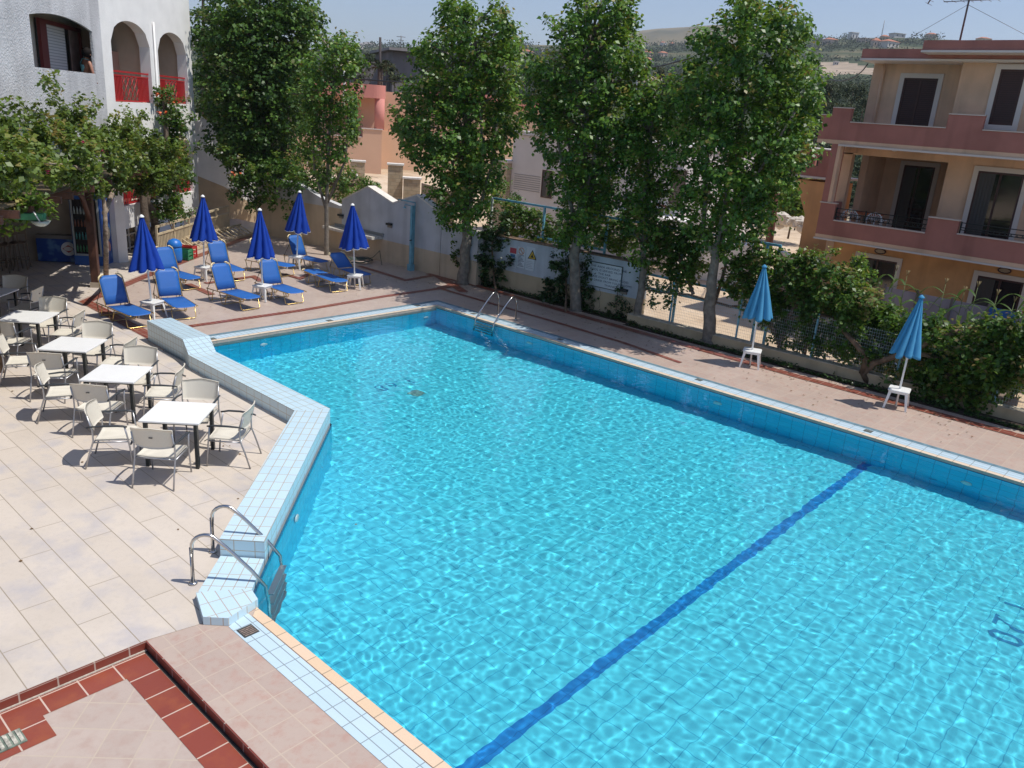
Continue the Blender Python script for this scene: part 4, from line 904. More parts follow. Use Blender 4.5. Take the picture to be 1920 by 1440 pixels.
# shower
b = P(770, 507); tp_ = D(776, 380, dist=math.hypot(b[0], b[1])); m_bl = mat('light_blue_paint', (.16, .40, .52), .45, nz=(6, .15))
g = thing('shower', 'light blue outdoor shower column against the gabled wall', 'shower', (b[0], b[1], .0)); zt = float(tp_[2])
mb = MB(); mb.box(-.05, .05, -.05, .05, 0, zt - .1); mb.build('column', m_bl, g, world=False)
mb = MB(); mb.tube([(.09, -.02, .2), (.09, -.02, zt)], .02, 8); mb.tube([(-.06, -.05, .9), (-.06, -.05, zt - .35)], .025, 8); mb.build('riser_pipe', m_bl, g, world=False)
fwd = np.array([*FW.d]);
mb = MB(); mb.tube([(.09, -.02, zt), tuple([-.75*fwd[0], -.75*fwd[1], zt + .02])], .018, 8); mb.tube([(.0, 0, zt - .12), tuple([-.38*fwd[0], -.38*fwd[1], zt - .1]), tuple([-.4*fwd[0], -.4*fwd[1], zt - .18])], .014, 8); mb.lathe([(.012, 0), (.06, -.04), (.06, -.05)], (-.4*fwd[0], -.4*fwd[1], zt - .18), 12); mb.build('shower_head', m_bl, g, world=False)
mb = MB(); mb.box(-.09, .09, -.09, .09, 0, .22); mb.build('foot', m_bl, g, world=False); mb = MB(); mb.tube([(-.05, -.06, 1.05), (-.16, -.1, 1.05)], .02, 8); mb.build('tap', m_blk, g, world=False)
# wash shelf, wall lamps, hose
a0, z0_ = FW.hit(625, 424); a1, z1_ = FW.hit(718, 441); g = thing('wash_shelf', 'long white tiled wash shelf fixed to the gabled wall', 'shelf', (*FW(a0, 0, 0)[:2], z0_))
zsh = (z0_ + z1_) / 2
mb = MB(); mb.box(a0, a1, .002, .5, zsh - .1, zsh, FW); mb.build('slab', tile('shelf_tile', (.66, .63, .58), (.68, .65, .6), (.4, .37, .33), .2, .2, ms=.008, rough=.3), g)
mb = MB(); mb.box(a0, a1 + .05, .002, .05, zsh + .002, zsh + .1, FW); mb.build('splash_strip', mat('grey_strip', (.25, .26, .26), .5), g)
mb = MB(); mb.tube([FW(a0 + .02, .35, zsh), FW(a0 + .02, .36, zsh + .3), FW(a0 + .12, .38, zsh + .42)], .018, 8); mb.build('tap', m_blk, g)
for (x, y, fr, lab) in ((641, 405, FW, 'small black wall lamp above the left end of the wash shelf'), (732, 422, FW, 'small black wall lamp between the wash shelf and the shower'), (1171, 546, FSG, 'black wall lamp below the pool rules notice'), (892, 495, FSG, 'black wall lamp at the left end of the sign wall')):
    a, z = fr.hit(x, y); g = thing('wall_lamp', lab, 'wall lamp', fr(a, 0, z), 0, 'black boundary wall lamps')
    mb = MB(); mb.box(a - .12, a + .12, .001, .12, z + .0, z + .07, fr); mb.build('hood', m_blk, g)
    mb = MB(); mb.box(a - .10, a + .10, .001, .06, z - .08, z, fr); mb.build('diffuser', mat('lamp_lens', (.25, .22, .19), .3), g)
c = P(668, 492); mb = MB(); r_ = random.Random(4)
for k in range(6):
    R_ = .28 + .05 * k; mb.tube([(c[0] + (R_ + .04*math.sin(3*t + k)) * math.cos(t) * 1.4 + .1*math.sin(k), c[1] + R_ * math.sin(t) * .9, .03 + .015 * k + .01*math.sin(5*t)) for t in np.linspace(0, 6.28, 30)], .012, 6, closed=True)
mb.tube([tuple(P(x, y, z)) for x, y, z in ((690, 485, .05), (700, 482, .3), (712, 470, .55), (713, 478, .3), (716, 497, .05))], .012, 6)
tag(mb.build('garden_hose', mat('hose_green', (.07, .10, .085), .5), origin=(c[0], c[1], 0)), 'coiled dark green hose on the floor below the wash shelf', 'hose')
# cream fence and rack
m_crm = mat('cream_metal', (.56, .46, .30), .5, nz=(4, .08))
A, B = P(297, 485), P(430, 436); FF_ = Frame(A, B - A); LF = np.linalg.norm((B-A)[:2])
z1_ = FF_.hit(294, 424)[1]; g = thing('ramp_fence', 'cream metal fence with close vertical bars beside the hotel ramp', 'fence', (A[0], A[1], 0))
for nm, zz_, t in (('top_rail', z1_, .05), ('mid_rail', z1_ - .26, .04), ('bottom_rail', .12, .04)):
    mb = MB(); mb.box(0, LF, -.035, .035, zz_ - t, zz_ + t*.4, FF_); mb.build(nm, m_crm, g)
for i in range(6): mb = MB(); s_ = LF * i / 5; mb.box(s_ - .03, s_ + .03, -.03, .03, 0, z1_ - .02, FF_); mb.build('post', m_crm, g)
mb = MB()
for i in range(int(LF / .11)): s_ = .06 + i * .11; mb.box(s_ - .028, s_ + .028, -.012, .012, .12, z1_ - .26, FF_)
mb.build('slat_panel', m_crm, g)
A, B = P(352, 474), P(474, 441); FR_ = Frame(A, B - A); LR = np.linalg.norm((B-A)[:2]); g = thing('slanted_rack', 'low cream rack of slanted bars along the foot of the ramp fence', 'rack', (A[0], A[1], 0))
mb = MB(); mb.box(0, LR, -.02, .02, .02, .10, FR_); mb.box(0, LR, -.52, -.48, .34, .42, FR_); mb.build('rail', m_crm, g)
for i in range(15):
    s_ = LR * (i + .5) / 15; mb = MB(); mb.tube([FR_(s_ + .1, .02, .06), FR_(s_, -.25, .25), FR_(s_ - .02, -.5, .40)], .026, 6); mb.build('bar', m_crm, g)
for i in (0, 7, 14): s_ = LR * (i + .5) / 15; mb = MB(); mb.box(s_ - .02, s_ + .02, -.52, -.48, 0, .36, FR_); mb.build('foot', m_crm, g)
c = P(329, 492); g = thing('barrel_bin', 'blue plastic barrel bin with domed lid by the cream fence', 'bin', (c[0], c[1], .014)); hz3 = D(329, 448, dist=math.hypot(c[0], c[1]))[2]; m_bb = mat('blue_plastic', (.015, .16, .55), .4)
mb = MB(); mb.lathe([(.19, 0), (.22, .1), (.225, hz3 * .55), (.20, hz3 * .68)], (0, 0, 0), 18); mb.build('body', m_bb, g, world=False)
mb = MB(); mb.lathe([(.225, hz3 * .66), (.235, hz3 * .70), (.225, hz3 * .80), (.17, hz3 * .92), (.06, hz3 * .99), (.005, hz3)], (0, 0, 0), 18); mb.build('lid', m_bb, g, world=False)
for k, (px_, col, nm) in enumerate((((353, 483), (.45, .03, .03), 'red'), ((345, 487), (.03, .22, .10), 'green'))):
    c = P(*px_); g = thing('bottle_crate', f'{nm} plastic bottle crate next to the blue barrel bin', 'crate', (c[0], c[1], .014), rad(40)); m_c = mat('crate_' + nm, col, .45); hh = .38 if k == 0 else .34
    mb = MB(); w1, w2 = .17, .22
    for (x0, x1, y0, y1) in ((-w1, w1, -w2, -w2 + .02), (-w1, w1, w2 - .02, w2), (-w1, -w1 + .02, -w2, w2), (w1 - .02, w1, -w2, w2)):
        for z0, z1 in ((0, .1), (.15, .22), (hh - .09, hh)): mb.box(x0, x1, y0, y1, z0, z1)
    mb.build('side', m_c, g, world=False); mb = MB()
    for sx in (-1, 1):
        for sy in (-1, 1): mb.box(sx*w1 - .02, sx*w1 + .02, sy*w2 - .02, sy*w2 + .02, 0, hh + .004)
    mb.box(-w1, w1, -w2, w2, .004, .02); mb.build('corner_post', m_c, g, world=False)
# ------------------------------------------------------------------ notices
def board(name, label, x0, y0, x1, y1, cols, cat='sign'):
    a0, zt_ = FSG.hit(x0, y0); a1, _ = FSG.hit(x1, y0); _, zb_ = FSG.hit(x0, y1); g = thing(name, label, cat, FSG(a0, 0, zb_))
    mb = MB(); mb.box(a0, a1, .002, .03, zb_, zt_, FSG); mb.build('panel', cols, g); return g, a0, a1, zb_, zt_
m_brd = mat('notice_board', (.60, .66, .70), .5, nz=(4, .04)); m_ink = mat('dark_ink', (.015, .045, .10), .6)
a0, zt_ = FSG.hit(1103, 489); a1, _ = FSG.hit(1168, 500); zb_ = FSG.hit(1108, 534)[1]
g = thing('notice_board', 'large white painted notice in blue capitals on the pale wall', 'sign', FSG(a0, 0, zb_))
mb = MB(); mb.box(a0, a1, .002, .03, zb_, zt_, FSG); mb.build('panel', m_brd, g)
mb = MB(); t = .018
mb.box(a0 - t, a1 + t, .002, .036, zt_, zt_ + t, FSG); mb.box(a0 - t, a1 + t, .002, .036, zb_ - t, zb_, FSG); mb.box(a1, a1 + t, .002, .036, zb_, zt_, FSG); mb.box(a0 - t, a0, .002, .036, zb_, zt_, FSG); mb.build('frame', mat('frame_green', (.04, .07, .07), .5), g)
W_ = a1 - a0; Hh = zt_ - zb_
for k, (t_, al, xo) in enumerate((('THE AREA AROUND THE', 'LEFT', .10), ('POOL IS SERVED FROM', 'LEFT', .10), ('THE BAR', 'LEFT', .34), ("PLEASE DON'T BRING FOOD", 'LEFT', .05), ('AND DRINK FROM YOUR ROOMS', 'LEFT', .02), ('THANK YOU', 'LEFT', .55))):
    sc_ = {0: 1.0, 1: .98, 2: 1, 3: .98, 4: .92, 5: 1}[k]
    text_obj('lettering', t_, Hh * .125, m_ink, (lambda u, v, xo=xo, k=k, sc_=sc_: FSG(a0 + xo * W_ + u * 1.0 * sc_ * W_ / (Hh * 1.35), .033, zt_ - Hh * (.18 + .148 * k) + v)), g)
def small_board(name, label, x0, y0, x1, y1):
    a0, zt_ = FSG.hit(x0, y0); a1, _ = FSG.hit(x1, y0); _, zb_ = FSG.hit(x0, y1); g = thing(name, label, 'sign', FSG(a0, 0, zb_)); mb = MB(); mb.box(a0, a1, .002, .02, zb_, zt_, FSG); mb.build('panel', m_brd, g); return g, a0, a1, zb_, zt_
def rect(g, nm, m, a, b, z0, z1, n=.022): mb = MB(); mb.box(a, b, n, n + .002, z0, z1, FSG); return mb.build(nm, m, g)
m_pinkred = mat('sign_red', (.50, .07, .09), .5); m_blu2 = mat('sign_blue', (.08, .20, .34), .5); m_yel = mat('sign_yellow', (.62, .42, .04), .5); m_lin = mat('print_grey', (.20, .25, .32), .6); m_ora = mat('sign_orange', (.55, .25, .12), .5)
g, a0, a1, zb_, zt_ = small_board('warning_sign', 'narrow notice with a red panel at the left of the sign wall', 956, 462, 971, 500); W_, H_ = a1 - a0, zt_ - zb_
rect(g, 'red_panel', m_pinkred, a0 + .12*W_, a1 - .08*W_, zt_ - .30*H_, zt_ - .03*H_); rect(g, 'blue_panel', m_blu2, a0 + .2*W_, a1 - .2*W_, zt_ - .50*H_, zt_ - .34*H_)
mb = MB()
for k in range(5): mb.box(a0 + .1*W_, a1 - (.1 + .1*(k % 3))*W_, .022, .024, zb_ + H_*(.08 + .075*k), zb_ + H_*(.095 + .075*k), FSG)
mb.build('text_lines', m_lin, g)
g, a0, a1, zb_, zt_ = small_board('rules_sign', 'tall white rules notice with an orange ring symbol, middle of three', 972, 462, 987, 501); W_, H_ = a1 - a0, zt_ - zb_
mb = MB(); mb.tube([FSG(a0 + W_*.5 + .10*math.cos(t), .024, zt_ - .19*H_ + .10*math.sin(t)) for t in np.linspace(0, 6.1, 20)], .012, 5, closed=True); mb.tube([FSG(a0 + W_*.5 - .05, .024, zt_ - .19*H_ + .05), FSG(a0 + W_*.5 + .06, .024, zt_ - .19*H_ - .06)], .014, 5); mb.build('ring_symbol', m_ora, g)
mb = MB()
for k in range(9): z = zt_ - H_*(.40 + .065*k); mb.box(a0 + .12*W_, a1 - (.12 + .12*((k*7) % 4))*W_, .022, .024, z - .006, z + .008, FSG)
mb.build('text_lines', m_ink, g)
g, a0, a1, zb_, zt_ = small_board('warning_sign', 'pale notice with a yellow warning triangle, right of the three', 988, 462, 1005, 506); W_, H_ = a1 - a0, zt_ - zb_
ca, cz, r = a0 + W_*.72, zt_ - .33*H_, .17
mb = MB(); mb.prism([(ca - r, cz - .12), (ca + r, cz - .12), (ca, cz + .17)], .021, .023, fr=lambda a, z, n: FSG(a, n, z)); tri = mb.build('triangle', m_blk, g)
mb = MB(); r *= .78; mb.prism([(ca - r, cz - .10), (ca + r, cz - .10), (ca, cz + .12)], .0235, .0255, fr=lambda a, z, n: FSG(a, n, z)); mb.build('triangle_fill', m_yel, tri)
mb = MB()
mb.prism([(ca - .07, cz - .07), (ca + .07, cz - .07), (ca + .03, cz - .02), (ca + .0, cz + .05), (ca - .03, cz - .02)], .026, .028, fr=lambda a, z, n: FSG(a, n, z)); mb.build('symbol', m_blk, tri)
mb = MB()
for k in range(5): z = zb_ + H_*(.1 + .07*k); mb.box(a0 + .1*W_, a1 - (.1 + .1*(k % 3))*W_, .022, .024, z, z + .008, FSG)
mb.build('text_lines', m_lin, g)
# ------------------------------------------------------------------ low wall, mesh fence, blue frame
kb = [(18.62, 12.4), (18.72, 8.0), (18.80, 4.3), (18.85, -13)]
m_low = twotone('low_wall_plaster', (.50, .40, .26), (.50, .40, .26), 0, 5, .6)
lw = thing('low_wall', 'low rough beige wall carrying the wire fence along the hedge', 'wall', (18.7, 5, 0)); mb = MB()
for a, b in zip(kb, kb[1:]): fr = Frame(a, np.array(b) - np.array(a)); mb.box(0, math.hypot(b[0]-a[0], b[1]-a[1]) + .01, -.26, 0, -.9, .24, fr)
mb.build('wall_body', m_low, lw)
mb = MB()
for a, b in zip(kb, kb[1:]): fr = Frame(a, np.array(b) - np.array(a)); mb.box(0, math.hypot(b[0]-a[0], b[1]-a[1]) + .01, -.27, .012, .242, .262, fr)
mb.build('cap', mat('cap_stone', (.48, .42, .32), .9, nz=(7, .25)), lw)
m_mesh = mat('pale_wire', (.42, .50, .52), .5)
wf = thing('wire_fence', 'white wire mesh fence with light blue posts on the low wall', 'fence', (18.85, 5, .26)); mb = MB(); pm = MB()
ya, yb_, Xf = 12.2, -13.0, 18.86; y = ya
while y > yb_: mb.box(Xf - .0013, Xf + .0013, y - .0013, y + .0013, .27, 1.30); y -= .052
for z in np.arange(.29, 1.31, .075): mb.box(Xf - .0022, Xf + .0022, yb_, ya, z - .0014, z + .0014)
mb.build('mesh_panel', m_mesh, wf)
for y in (11.2, 9.2, 7.2, 5.2, 3.2, 1.2, -.8, -3): p_ = MB(); p_.box(Xf + .01, Xf + .05, y - .02, y + .02, .25, 1.34); p_.build('post', m_bl, wf)
bfm = thing('blue_frame', 'light blue painted metal frame trellis standing behind the sign wall', 'trellis frame', (19.25, 14, 0)); XB = 19.3
for y in (18.55, 16.3, 13.9, 11.35, 8.62, 8.95):
    mb = MB(); mb.box(XB - .03, XB + .03, y - .03, y + .03, -.6, 2.72); mb.build('post', m_bl if y != 18.55 else m_pl, bfm)
for z, y0, y1 in ((2.70, 18.5, 8.6), (1.33, 13.0, 8.65), (1.75, 16.5, 13.9), (.95, 12.3, 8.6)):
    mb = MB(); mb.box(XB - .025, XB + .025, y1, y0, z - .03, z + .03); mb.build('rail', m_bl, bfm)
# ================================================================== PINK APARTMENT HOUSE (right)
m_mauve = twotone('mauve_render', (.41, .18, .15), (.41, .18, .15), 0, 30, .2); m_peach = twotone('peach_render', (.74, .51, .36), (.74, .51, .36), 0, 30, .15); m_ochre = twotone('ochre_render', (.68, .38, .18), (.68, .38, .18), 0, 30, .15)
m_white_tr = mat('pale_trim', (.66, .61, .58), .6); m_frm = mat('brown_frame', (.055, .02, .018), .45); m_marb = mat('marble_cap', (.62, .55, .50), .4)
m_shutd = tile('dark_roller', (.05, .018, .018), (.045, .016, .016), (.02, .008, .008), 40, .06, ms=.008, rough=.5, bump=.6, dirt=0)
X4 = 27.; F4 = Frame((X4, 0), (0, 1), -1)
ph = thing('apartment_house', 'pink and peach apartment house with mauve balconies at the right', 'house', (X4, 5, -.9))
def ppoly(pts, n0, n1, m, nm, par=ph, fr=F4, n_at=None, ext=None):
    """polygon given by photo points on plane n_at, extruded n0..n1"""
    w_ = MB(); q = [fr.hit(x, y, n1 if n_at is None else n_at) if not isinstance(x, str) else y for x, y in pts]
    w_.prism(q, n0, n1, fr=lambda a, z, n: fr(a, n, z)); return w_.build(nm, m, par)
Yl, _ = F4.hit(1540, 330); Yr = -9.
hz = lambda x, y, n=0.: F4.hit(x, y, n)[1]
hy = lambda x, y, n=0.: F4.hit(x, y, n)[0]
zA0 = hz(1700, 471.7); zA1 = hz(1750, 440); zA2 = hz(1760, 410)       # middle balcony: soffit, low parapet, high parapet
zB0 = hz(1700, 280); zB1 = hz(1680, 235); zB2 = hz(1810, 216); zB3 = hz(1580, 203)
yl = hy(1532, 420)
# middle balcony parapet
y1, y2, y3 = hy(1563, 405), hy(1737, 424), hy(1795, 430)
w_ = MB(); w_.box(y1, yl, -.16, 0, zA0 + .14, hz(1552, 381), F4); w_.box(y2, y1, -.16, 0, zA0 + .14, zA1, F4); w_.box(y3, y2, -.16, 0, zA0 + .14, zA2, F4); w_.box(Yr, y3, -.16, 0, zA0 + .14, hz(1850, 447), F4)
w_.box(yl - .16, yl, -1.6, -.16, zA0 + .14, hz(1552, 381), F4); w_.build('balcony_parapet', m_mauve, ph)
w_ = MB()
for a, b, z in ((y1 - .02, yl + .03, hz(1552, 381)), (y2 - .0, y1 - .02, zA1), (y3 - .02, y2, zA2), (Yr, y3 - .02, hz(1850, 447))): w_.box(a, b, -.19, .03, z + .001, z + .035, F4)
w_.build('parapet_cap', m_marb, ph)
w_ = MB(); w_.box(Yr, yl, -1.4, -.002, zA0 + .02, zA0 + .139, F4); w_.build('balcony_floor', m_peach, ph)
w_ = MB(); w_.box(Yr, yl + .03, -.3, .04, zA0 - .03, zA0 + .018, F4); w_.build('string_course', m_white_tr, ph)
# left column joining the bands
ylc = hy(1566, 300); w_ = MB(); w_.box(ylc, yl, -.30, -.005, hz(1552, 381) + .04, zB0, F4); w_.build('corner_column', m_mauve, ph)
w_ = MB(); w_.box(hy(1590, 290, -1.4) - .3, ylc - .11, -1.65, -.31, zB0 - .25, zB0 - .001, F4); w_.build('soffit_beam', m_peach, ph)
w_ = MB(); w_.box(ylc - .10, ylc, -.28, -.01, hz(1552, 381) + .04, zB0, F4); w_.build('downpipe', m_peach, ph)
# upper balcony band
yu = hy(1538, 230); yb0, yb1, yb2, yb3 = hy(1560, 216), hy(1594, 225), hy(1774, 238), hy(1841, 243)
w_ = MB(); w_.box(yb0, yu, -.16, 0, zB0 + .12, hz(1550, 216), F4); w_.box(yb1, yb0, -.16, 0, zB0 + .12, zB3, F4); w_.box(yb2, yb1, -.16, 0, zB0 + .12, zB1, F4); w_.box(yb3, yb2, -.16, 0, zB0 + .12, zB2, F4); w_.box(Yr, yb3, -.16, 0, zB0 + .12, hz(1880, 247), F4)
w_.box(yu - .16, yu, -1.8, -.16, zB0 + .12, hz(1550, 216), F4); w_.build('upper_parapet', m_mauve, ph)
w_ = MB()
for a, b, z in ((yb0, yu + .02, hz(1550, 216)), (yb1 - .02, yb0, zB3), (yb2, yb1 - .02, zB1), (yb3 - .02, yb2, zB2), (Yr, yb3 - .02, hz(1880, 247))): w_.box(a, b, -.19, .03, z + .001, z + .03, F4)
w_.build('upper_parapet_cap', m_marb, ph)
w_ = MB(); w_.box(Yr, ylc, -1.8, -.002, zB0 + .0, zB0 + .119, F4); w_.box(ylc, yu, -1.8, -.002, zB0, zB0 + .119, F4); w_.build('upper_floor', m_peach, ph)
w_ = MB(); w_.box(Yr, ylc - .02, -.3, .04, zB0 - .06, zB0 - .002, F4); w_.build('upper_string_course', m_white_tr, ph)
# walls: ground floor, middle floor (with open loggia), upper floor
ng = -1.35; yg = hy(1548, 470, ng)
w_ = MB(); w_.box(Yr, yg, ng - 8, ng, -.9, zA0 + .02, F4); w_.build('ground_wall', m_ochre, ph)
w_ = MB(); w_.box(yg - .25, yg + .02, ng - .3, ng + .02, -.9, zA0, F4); w_.build('corner_pier', m_peach, ph)
nm_ = -1.4; y_l0 = hy(1776, 315, nm_); y_l1 = hy(1580, 300, nm_)
zlt = hz(1700, 298, nm_)
w_ = MB(); w_.box(Yr, y_l0, nm_ - 7.8, nm_, zA0 + .14, zB0, F4); w_.box(y_l0, y_l1, nm_ - .25, nm_, zlt, zB0, F4); w_.box(y_l1 + .0, yl - .2, nm_ - .25, nm_, zA0 + .14, zB0, F4)
w_.box(y_l0, yl - .2, nm_ - 7.8, nm_ - 2.6, zA0 + .14, zB0, F4); w_.box(y_l0, yl - .2, nm_ - 2.6, nm_, zA0 + .02, zA0 + .139, F4); w_.box(yl - .42, yl - .2, nm_ - 2.6, nm_ - .9, zA0 + .14, zB0, F4); w_.build('middle_wall', m_peach, ph)
w_ = MB(); ywin = hy(1590, 330, nm_); w_.box(y_l1 - .02, y_l1 + .3, nm_ - .9, nm_ - .26, zA0 + .14, zlt + .2, F4); w_.build('loggia_pier', m_mauve, ph)
nu = -1.5; yu1 = hy(1634, 150, nu); yu2 = hy(1811, 160, nu); z_r1 = hz(1700, 118, nu)
w_ = MB(); w_.box(yu2, yu1, nu - 7, nu, zB0 + .12, 7.75, F4); w_.box(Yr, yu2, nu - 7, nu + .75, zB0 + .12, 8.0, F4); w_.build('upper_wall', m_peach, ph)
w_ = MB(); w_.tube([F4(yu1 - .35, nu + .05, zB0 + .2), F4(yu1 - .35, nu + .05, 7.7)], .05, 8); w_.build('drain_pipe', m_peach, ph)
# roof slabs
def fascia(x0, y0, x1, y1, yb, n1, nm):
    a = hy(x0, y0, n1); zt_, zb_ = hz(x0 + 10, y0 + .5, n1), hz(x0 + 10, yb, n1)
    w_ = MB(); w_.box(Yr, a, n1 - 9, n1, zb_ + .06, zt_, F4); w_.build(nm, m_mauve, ph)
    w_ = MB(); w_.box(Yr, a + .02, n1 - 9, n1 + .03, zb_, zb_ + .058, F4); w_.build(nm + '_trim', m_white_tr, ph); return a, zt_
fascia(1618, 91, 1735, 93, 113, -.35, 'roof_slab'); ya_, zt2 = fascia(1733, 75, 1920, 77, 98, .35, 'upper_roof_slab')
# windows and doors
def window(par, fr, x0, y0, x1, y1, n, glass, fw=.14, nm='window', sill=True, full=None):
    a0, zt_ = fr.hit(x0, y0, n); a1, _ = fr.hit(x1, y0, n); _, zb_ = fr.hit((x0 + x1) / 2, y1, n)
    if full is not None: zb_ = full
    if a0 > a1: a0, a1 = a1, a0
    w_ = MB(); w_.box(a0 - fw, a0, n + .002, n + .05, zb_ - (fw if sill else 0), zt_ + fw, fr); w_.box(a1, a1 + fw, n + .002, n + .05, zb_ - (fw if sill else 0), zt_ + fw, fr); w_.box(a0, a1, n + .002, n + .05, zt_, zt_ + fw, fr)
    if sill: w_.box(a0, a1, n + .002, n + .06, zb_ - fw, zb_, fr)
    o = w_.build(nm, m_white_tr, par)
    w_ = MB(); f = .06; w_.box(a0, a0 + f, n + .004, n + .035, zb_, zt_, fr); w_.box(a1 - f, a1, n + .004, n + .035, zb_, zt_, fr); w_.box(a0 + f, a1 - f, n + .004, n + .035, zt_ - f, zt_, fr); w_.box(a0 + f, a1 - f, n + .004, n + .035, zb_, zb_ + f, fr)
    if a1 - a0 > .9: w_.box((a0+a1)/2 - .03, (a0+a1)/2 + .03, n + .004, n + .03, zb_ + f, zt_ - f, fr)
    w_.build('frame', m_frm, o); w_ = MB(); w_.box(a0 + f, a1 - f, n + .003, n + .014, zb_ + f, zt_ - f, fr); w_.build('pane', glass, o)
    if glass is m_glassd and a1 - a0 > .5:
        w_ = MB(); u1 = a1 - f; u0 = a1 - f - (a1 - a0) * .34; k = 9; vs = []
        for i in range(k + 1):
            u = u0 + (u1 - u0) * i / k; vs += [fr(u, n + .016 + .006 * (i % 2), zb_ + f + .02), fr(u, n + .016 + .006 * (i % 2), zt_ - f)]
        w_.add(vs, [(2*i, 2*i+2, 2*i+3, 2*i+1) for i in range(k)]); w_.build('curtain', mat('dim_curtain', (.055, .052, .052), .5), o)
    return o
window(ph, F4, 1697, 146, 1761, 232, nu, m_shutd, sill=False, full=zB0 + .13); window(ph, F4, 1878, 130, 1925, 236, nu + .75, m_shutd, sill=True)
window(ph, F4, 1836, 320, 1925, 430, nm_, m_glassd, full=zA0 + .2, sill=False); window(ph, F4, 1697, 309, 1756, 420, nm_ - 2.6, m_glassd, full=zA0 + .2, sill=False)
window(ph, F4, 1612, 480, 1686, 560, ng, m_glassd, full=-.4, sill=False); window(ph, F4, 1835, 516, 1925, 600, ng, m_glassd, full=-.4, sill=False)
for x, y in ((1651, 471), (1884, 507)):
    a, z = F4.hit(x, y, ng); w_ = MB(); w_.tube([F4(a + .17*math.cos(t), ng + .03, z + .075*math.sin(t)) for t in np.linspace(0, 6.28, 20)[:-1]], .025, 6, closed=True); o = w_.build('wall_light', m_frm, ph)
    w_ = MB(); w_.prism([(a + .15*math.cos(t), z + .06*math.sin(t)) for t in np.linspace(0, 6.28, 20)[:-1]], ng + .004, ng + .05, fr=lambda p, q, n: F4(p, n, q)); w_.build('lens', mat('warm_lens', (.35, .28, .2), .3), o)
a, z = F4.hit(1677, 282, -.8); w_ = MB(); w_.lathe([(.11, 0), (.11, -.04), (.06, -.09), (.01, -.1)], F4(a, -.8, zB0 - .002), 14); w_.build('ceiling_light', m_white_tr, ph)
# wrought railings
def iron(x0, x1, xr, z0, z1, nposts, nm='balcony_railing'):
    w_ = MB(); a, b = hy(x0[0], x0[1]), hy(x1[0], x1[1]) if x1 else xr
    for z in (z1, z1 - .14, z0 + .10): w_.box(b, a, -.10, -.07, z - .012, z + .012, F4)
    o = w_.build(nm, m_blk, ph)
    for i in range(nposts + 1): p = a + (b - a) * i / nposts; w_ = MB(); w_.box(p - .02, p + .02, -.105, -.065, z0, z1 + .03, F4); w_.build('post', m_blk, o)
    w_ = MB(); k = int(abs(a - b) / .15); zc = (z1 - .14 + z0 + .10) / 2; r_ = (z1 - .24 - z0) / 2; L_ = abs(a - b) - 2 * r_
    w_.tube([F4(min(a, b) + r_ + L_ * t / (k * 6.2832) + r_*math.cos(t), -.085, zc + r_*math.sin(t)) for t in np.arange(0, k * 6.2832, .57)], .009, 4)
    w_.build('lattice', m_blk, o)
iron((1566, 400), (1737, 424), None, zA1 + .035, hz(1640, 400) + 0, 3); iron((1799, 430), None, Yr + 1, hz(1850, 447) + .035, hz(1850, 424), 5)
# side wing seen left of the facade
XS = 31.; FS4 = Frame((XS, 0), (0, 1), -1)
q = [FS4.hit(*t) for t in ((1493, 277), (1550, 281), (1545, 341), (1473, 330))]; sw = thing('stair_wing', 'mauve stair landing box with three square holes beside the apartment house', 'stair wing', (XS, q[0][0], -.9))
ya0, ya1 = q[3][0], q[2][0] - .6; zt_, zb_ = q[0][1], q[3][1]; hs = [FS4.hit(*t) for t in ((1489, 299), (1507, 301), (1526, 303))]; ops = []
wz0, wz1 = hs[0][1] - .16, hs[0][1] + .16
w_ = MB(); wall_open(w_, FS4, ya1, ya0, zb_ + .1, zt_, -.2, 0, [(h[0] - .17, h[0] + .17, wz0, wz1) for h in hs]); w_.box(ya0 - .2, ya0, -2.2, -.2, zb_ + .1, zt_, FS4); w_.build('landing_box', m_mauve, sw)
w_ = MB(); w_.box(ya1, ya0 + .03, -2.2, .03, zt_ + .001, zt_ + .04, FS4); w_.box(ya1, ya0 + .03, -2.2, .03, zb_ + .02, zb_ + .098, FS4); w_.build('trim', m_white_tr, sw)
q = [FS4.hit(*t) for t in ((1489, 336), (1540, 345), (1528, 440), (1506, 425), (1507, 402))]; w_ = MB(); w_.prism([(q[0][0], q[0][1]), (q[4][0], q[4][1]), (q[4][0], -.9), (q[2][0] - .5, -.9), (q[1][0] - .5, q[0][1])], -1.8, -.1, fr=lambda a, z, n: FS4(a, n, z)); w_.build('stair_wedge', m_ochre, sw)
# antenna on the roof
c = D(1800, 75, X=28.5); c[2] = zt2; an = thing('roof_antenna', 'tall guyed television antenna on the flat roof', 'antenna', tuple(c)); tp = D(1812, 2, X=28.5) - c
m_ant = mat('antenna_metal', (.12, .11, .12), .5, metal=.6)
mb = MB(); mb.tube([(0, 0, 0), (0, 0, tp[2] + 1.2)], .028, 6); mb.build('mast', m_ant, an, world=False)
mb = MB(); zt = tp[2]; mb.tube([(.0, .7, zt), (0, -.9, zt + .02)], .012, 5)
for k in range(7): y = .65 - k * .24; mb.tube([(-.25, y, zt + .0), (.25, y, zt)], .006, 4)
mb.build('boom', m_ant, an, world=False)
mb = MB(); mb.tube([(0, .95, zt + .45), (0, 1.15, zt - .05)], .02, 5); mb.tube([(0, 0, zt + .5), (0, 1.15, zt + .4)], .012, 5)
for k in range(5): mb.tube([(-.3, 1.0 + .03*k, zt + .35 - .1*k), (.3, 1.0 + .03*k, zt + .35 - .1*k)], .006, 4)
mb.build('side_antenna', m_ant, an, world=False)
for (a, b) in ((1.9, 0), (-2.4, 0)): mb = MB(); mb.tube([(0, 0, zt - .1), (b, a, .0)], .006, 4); mb.build('guy_wire', m_ant, an, world=False)
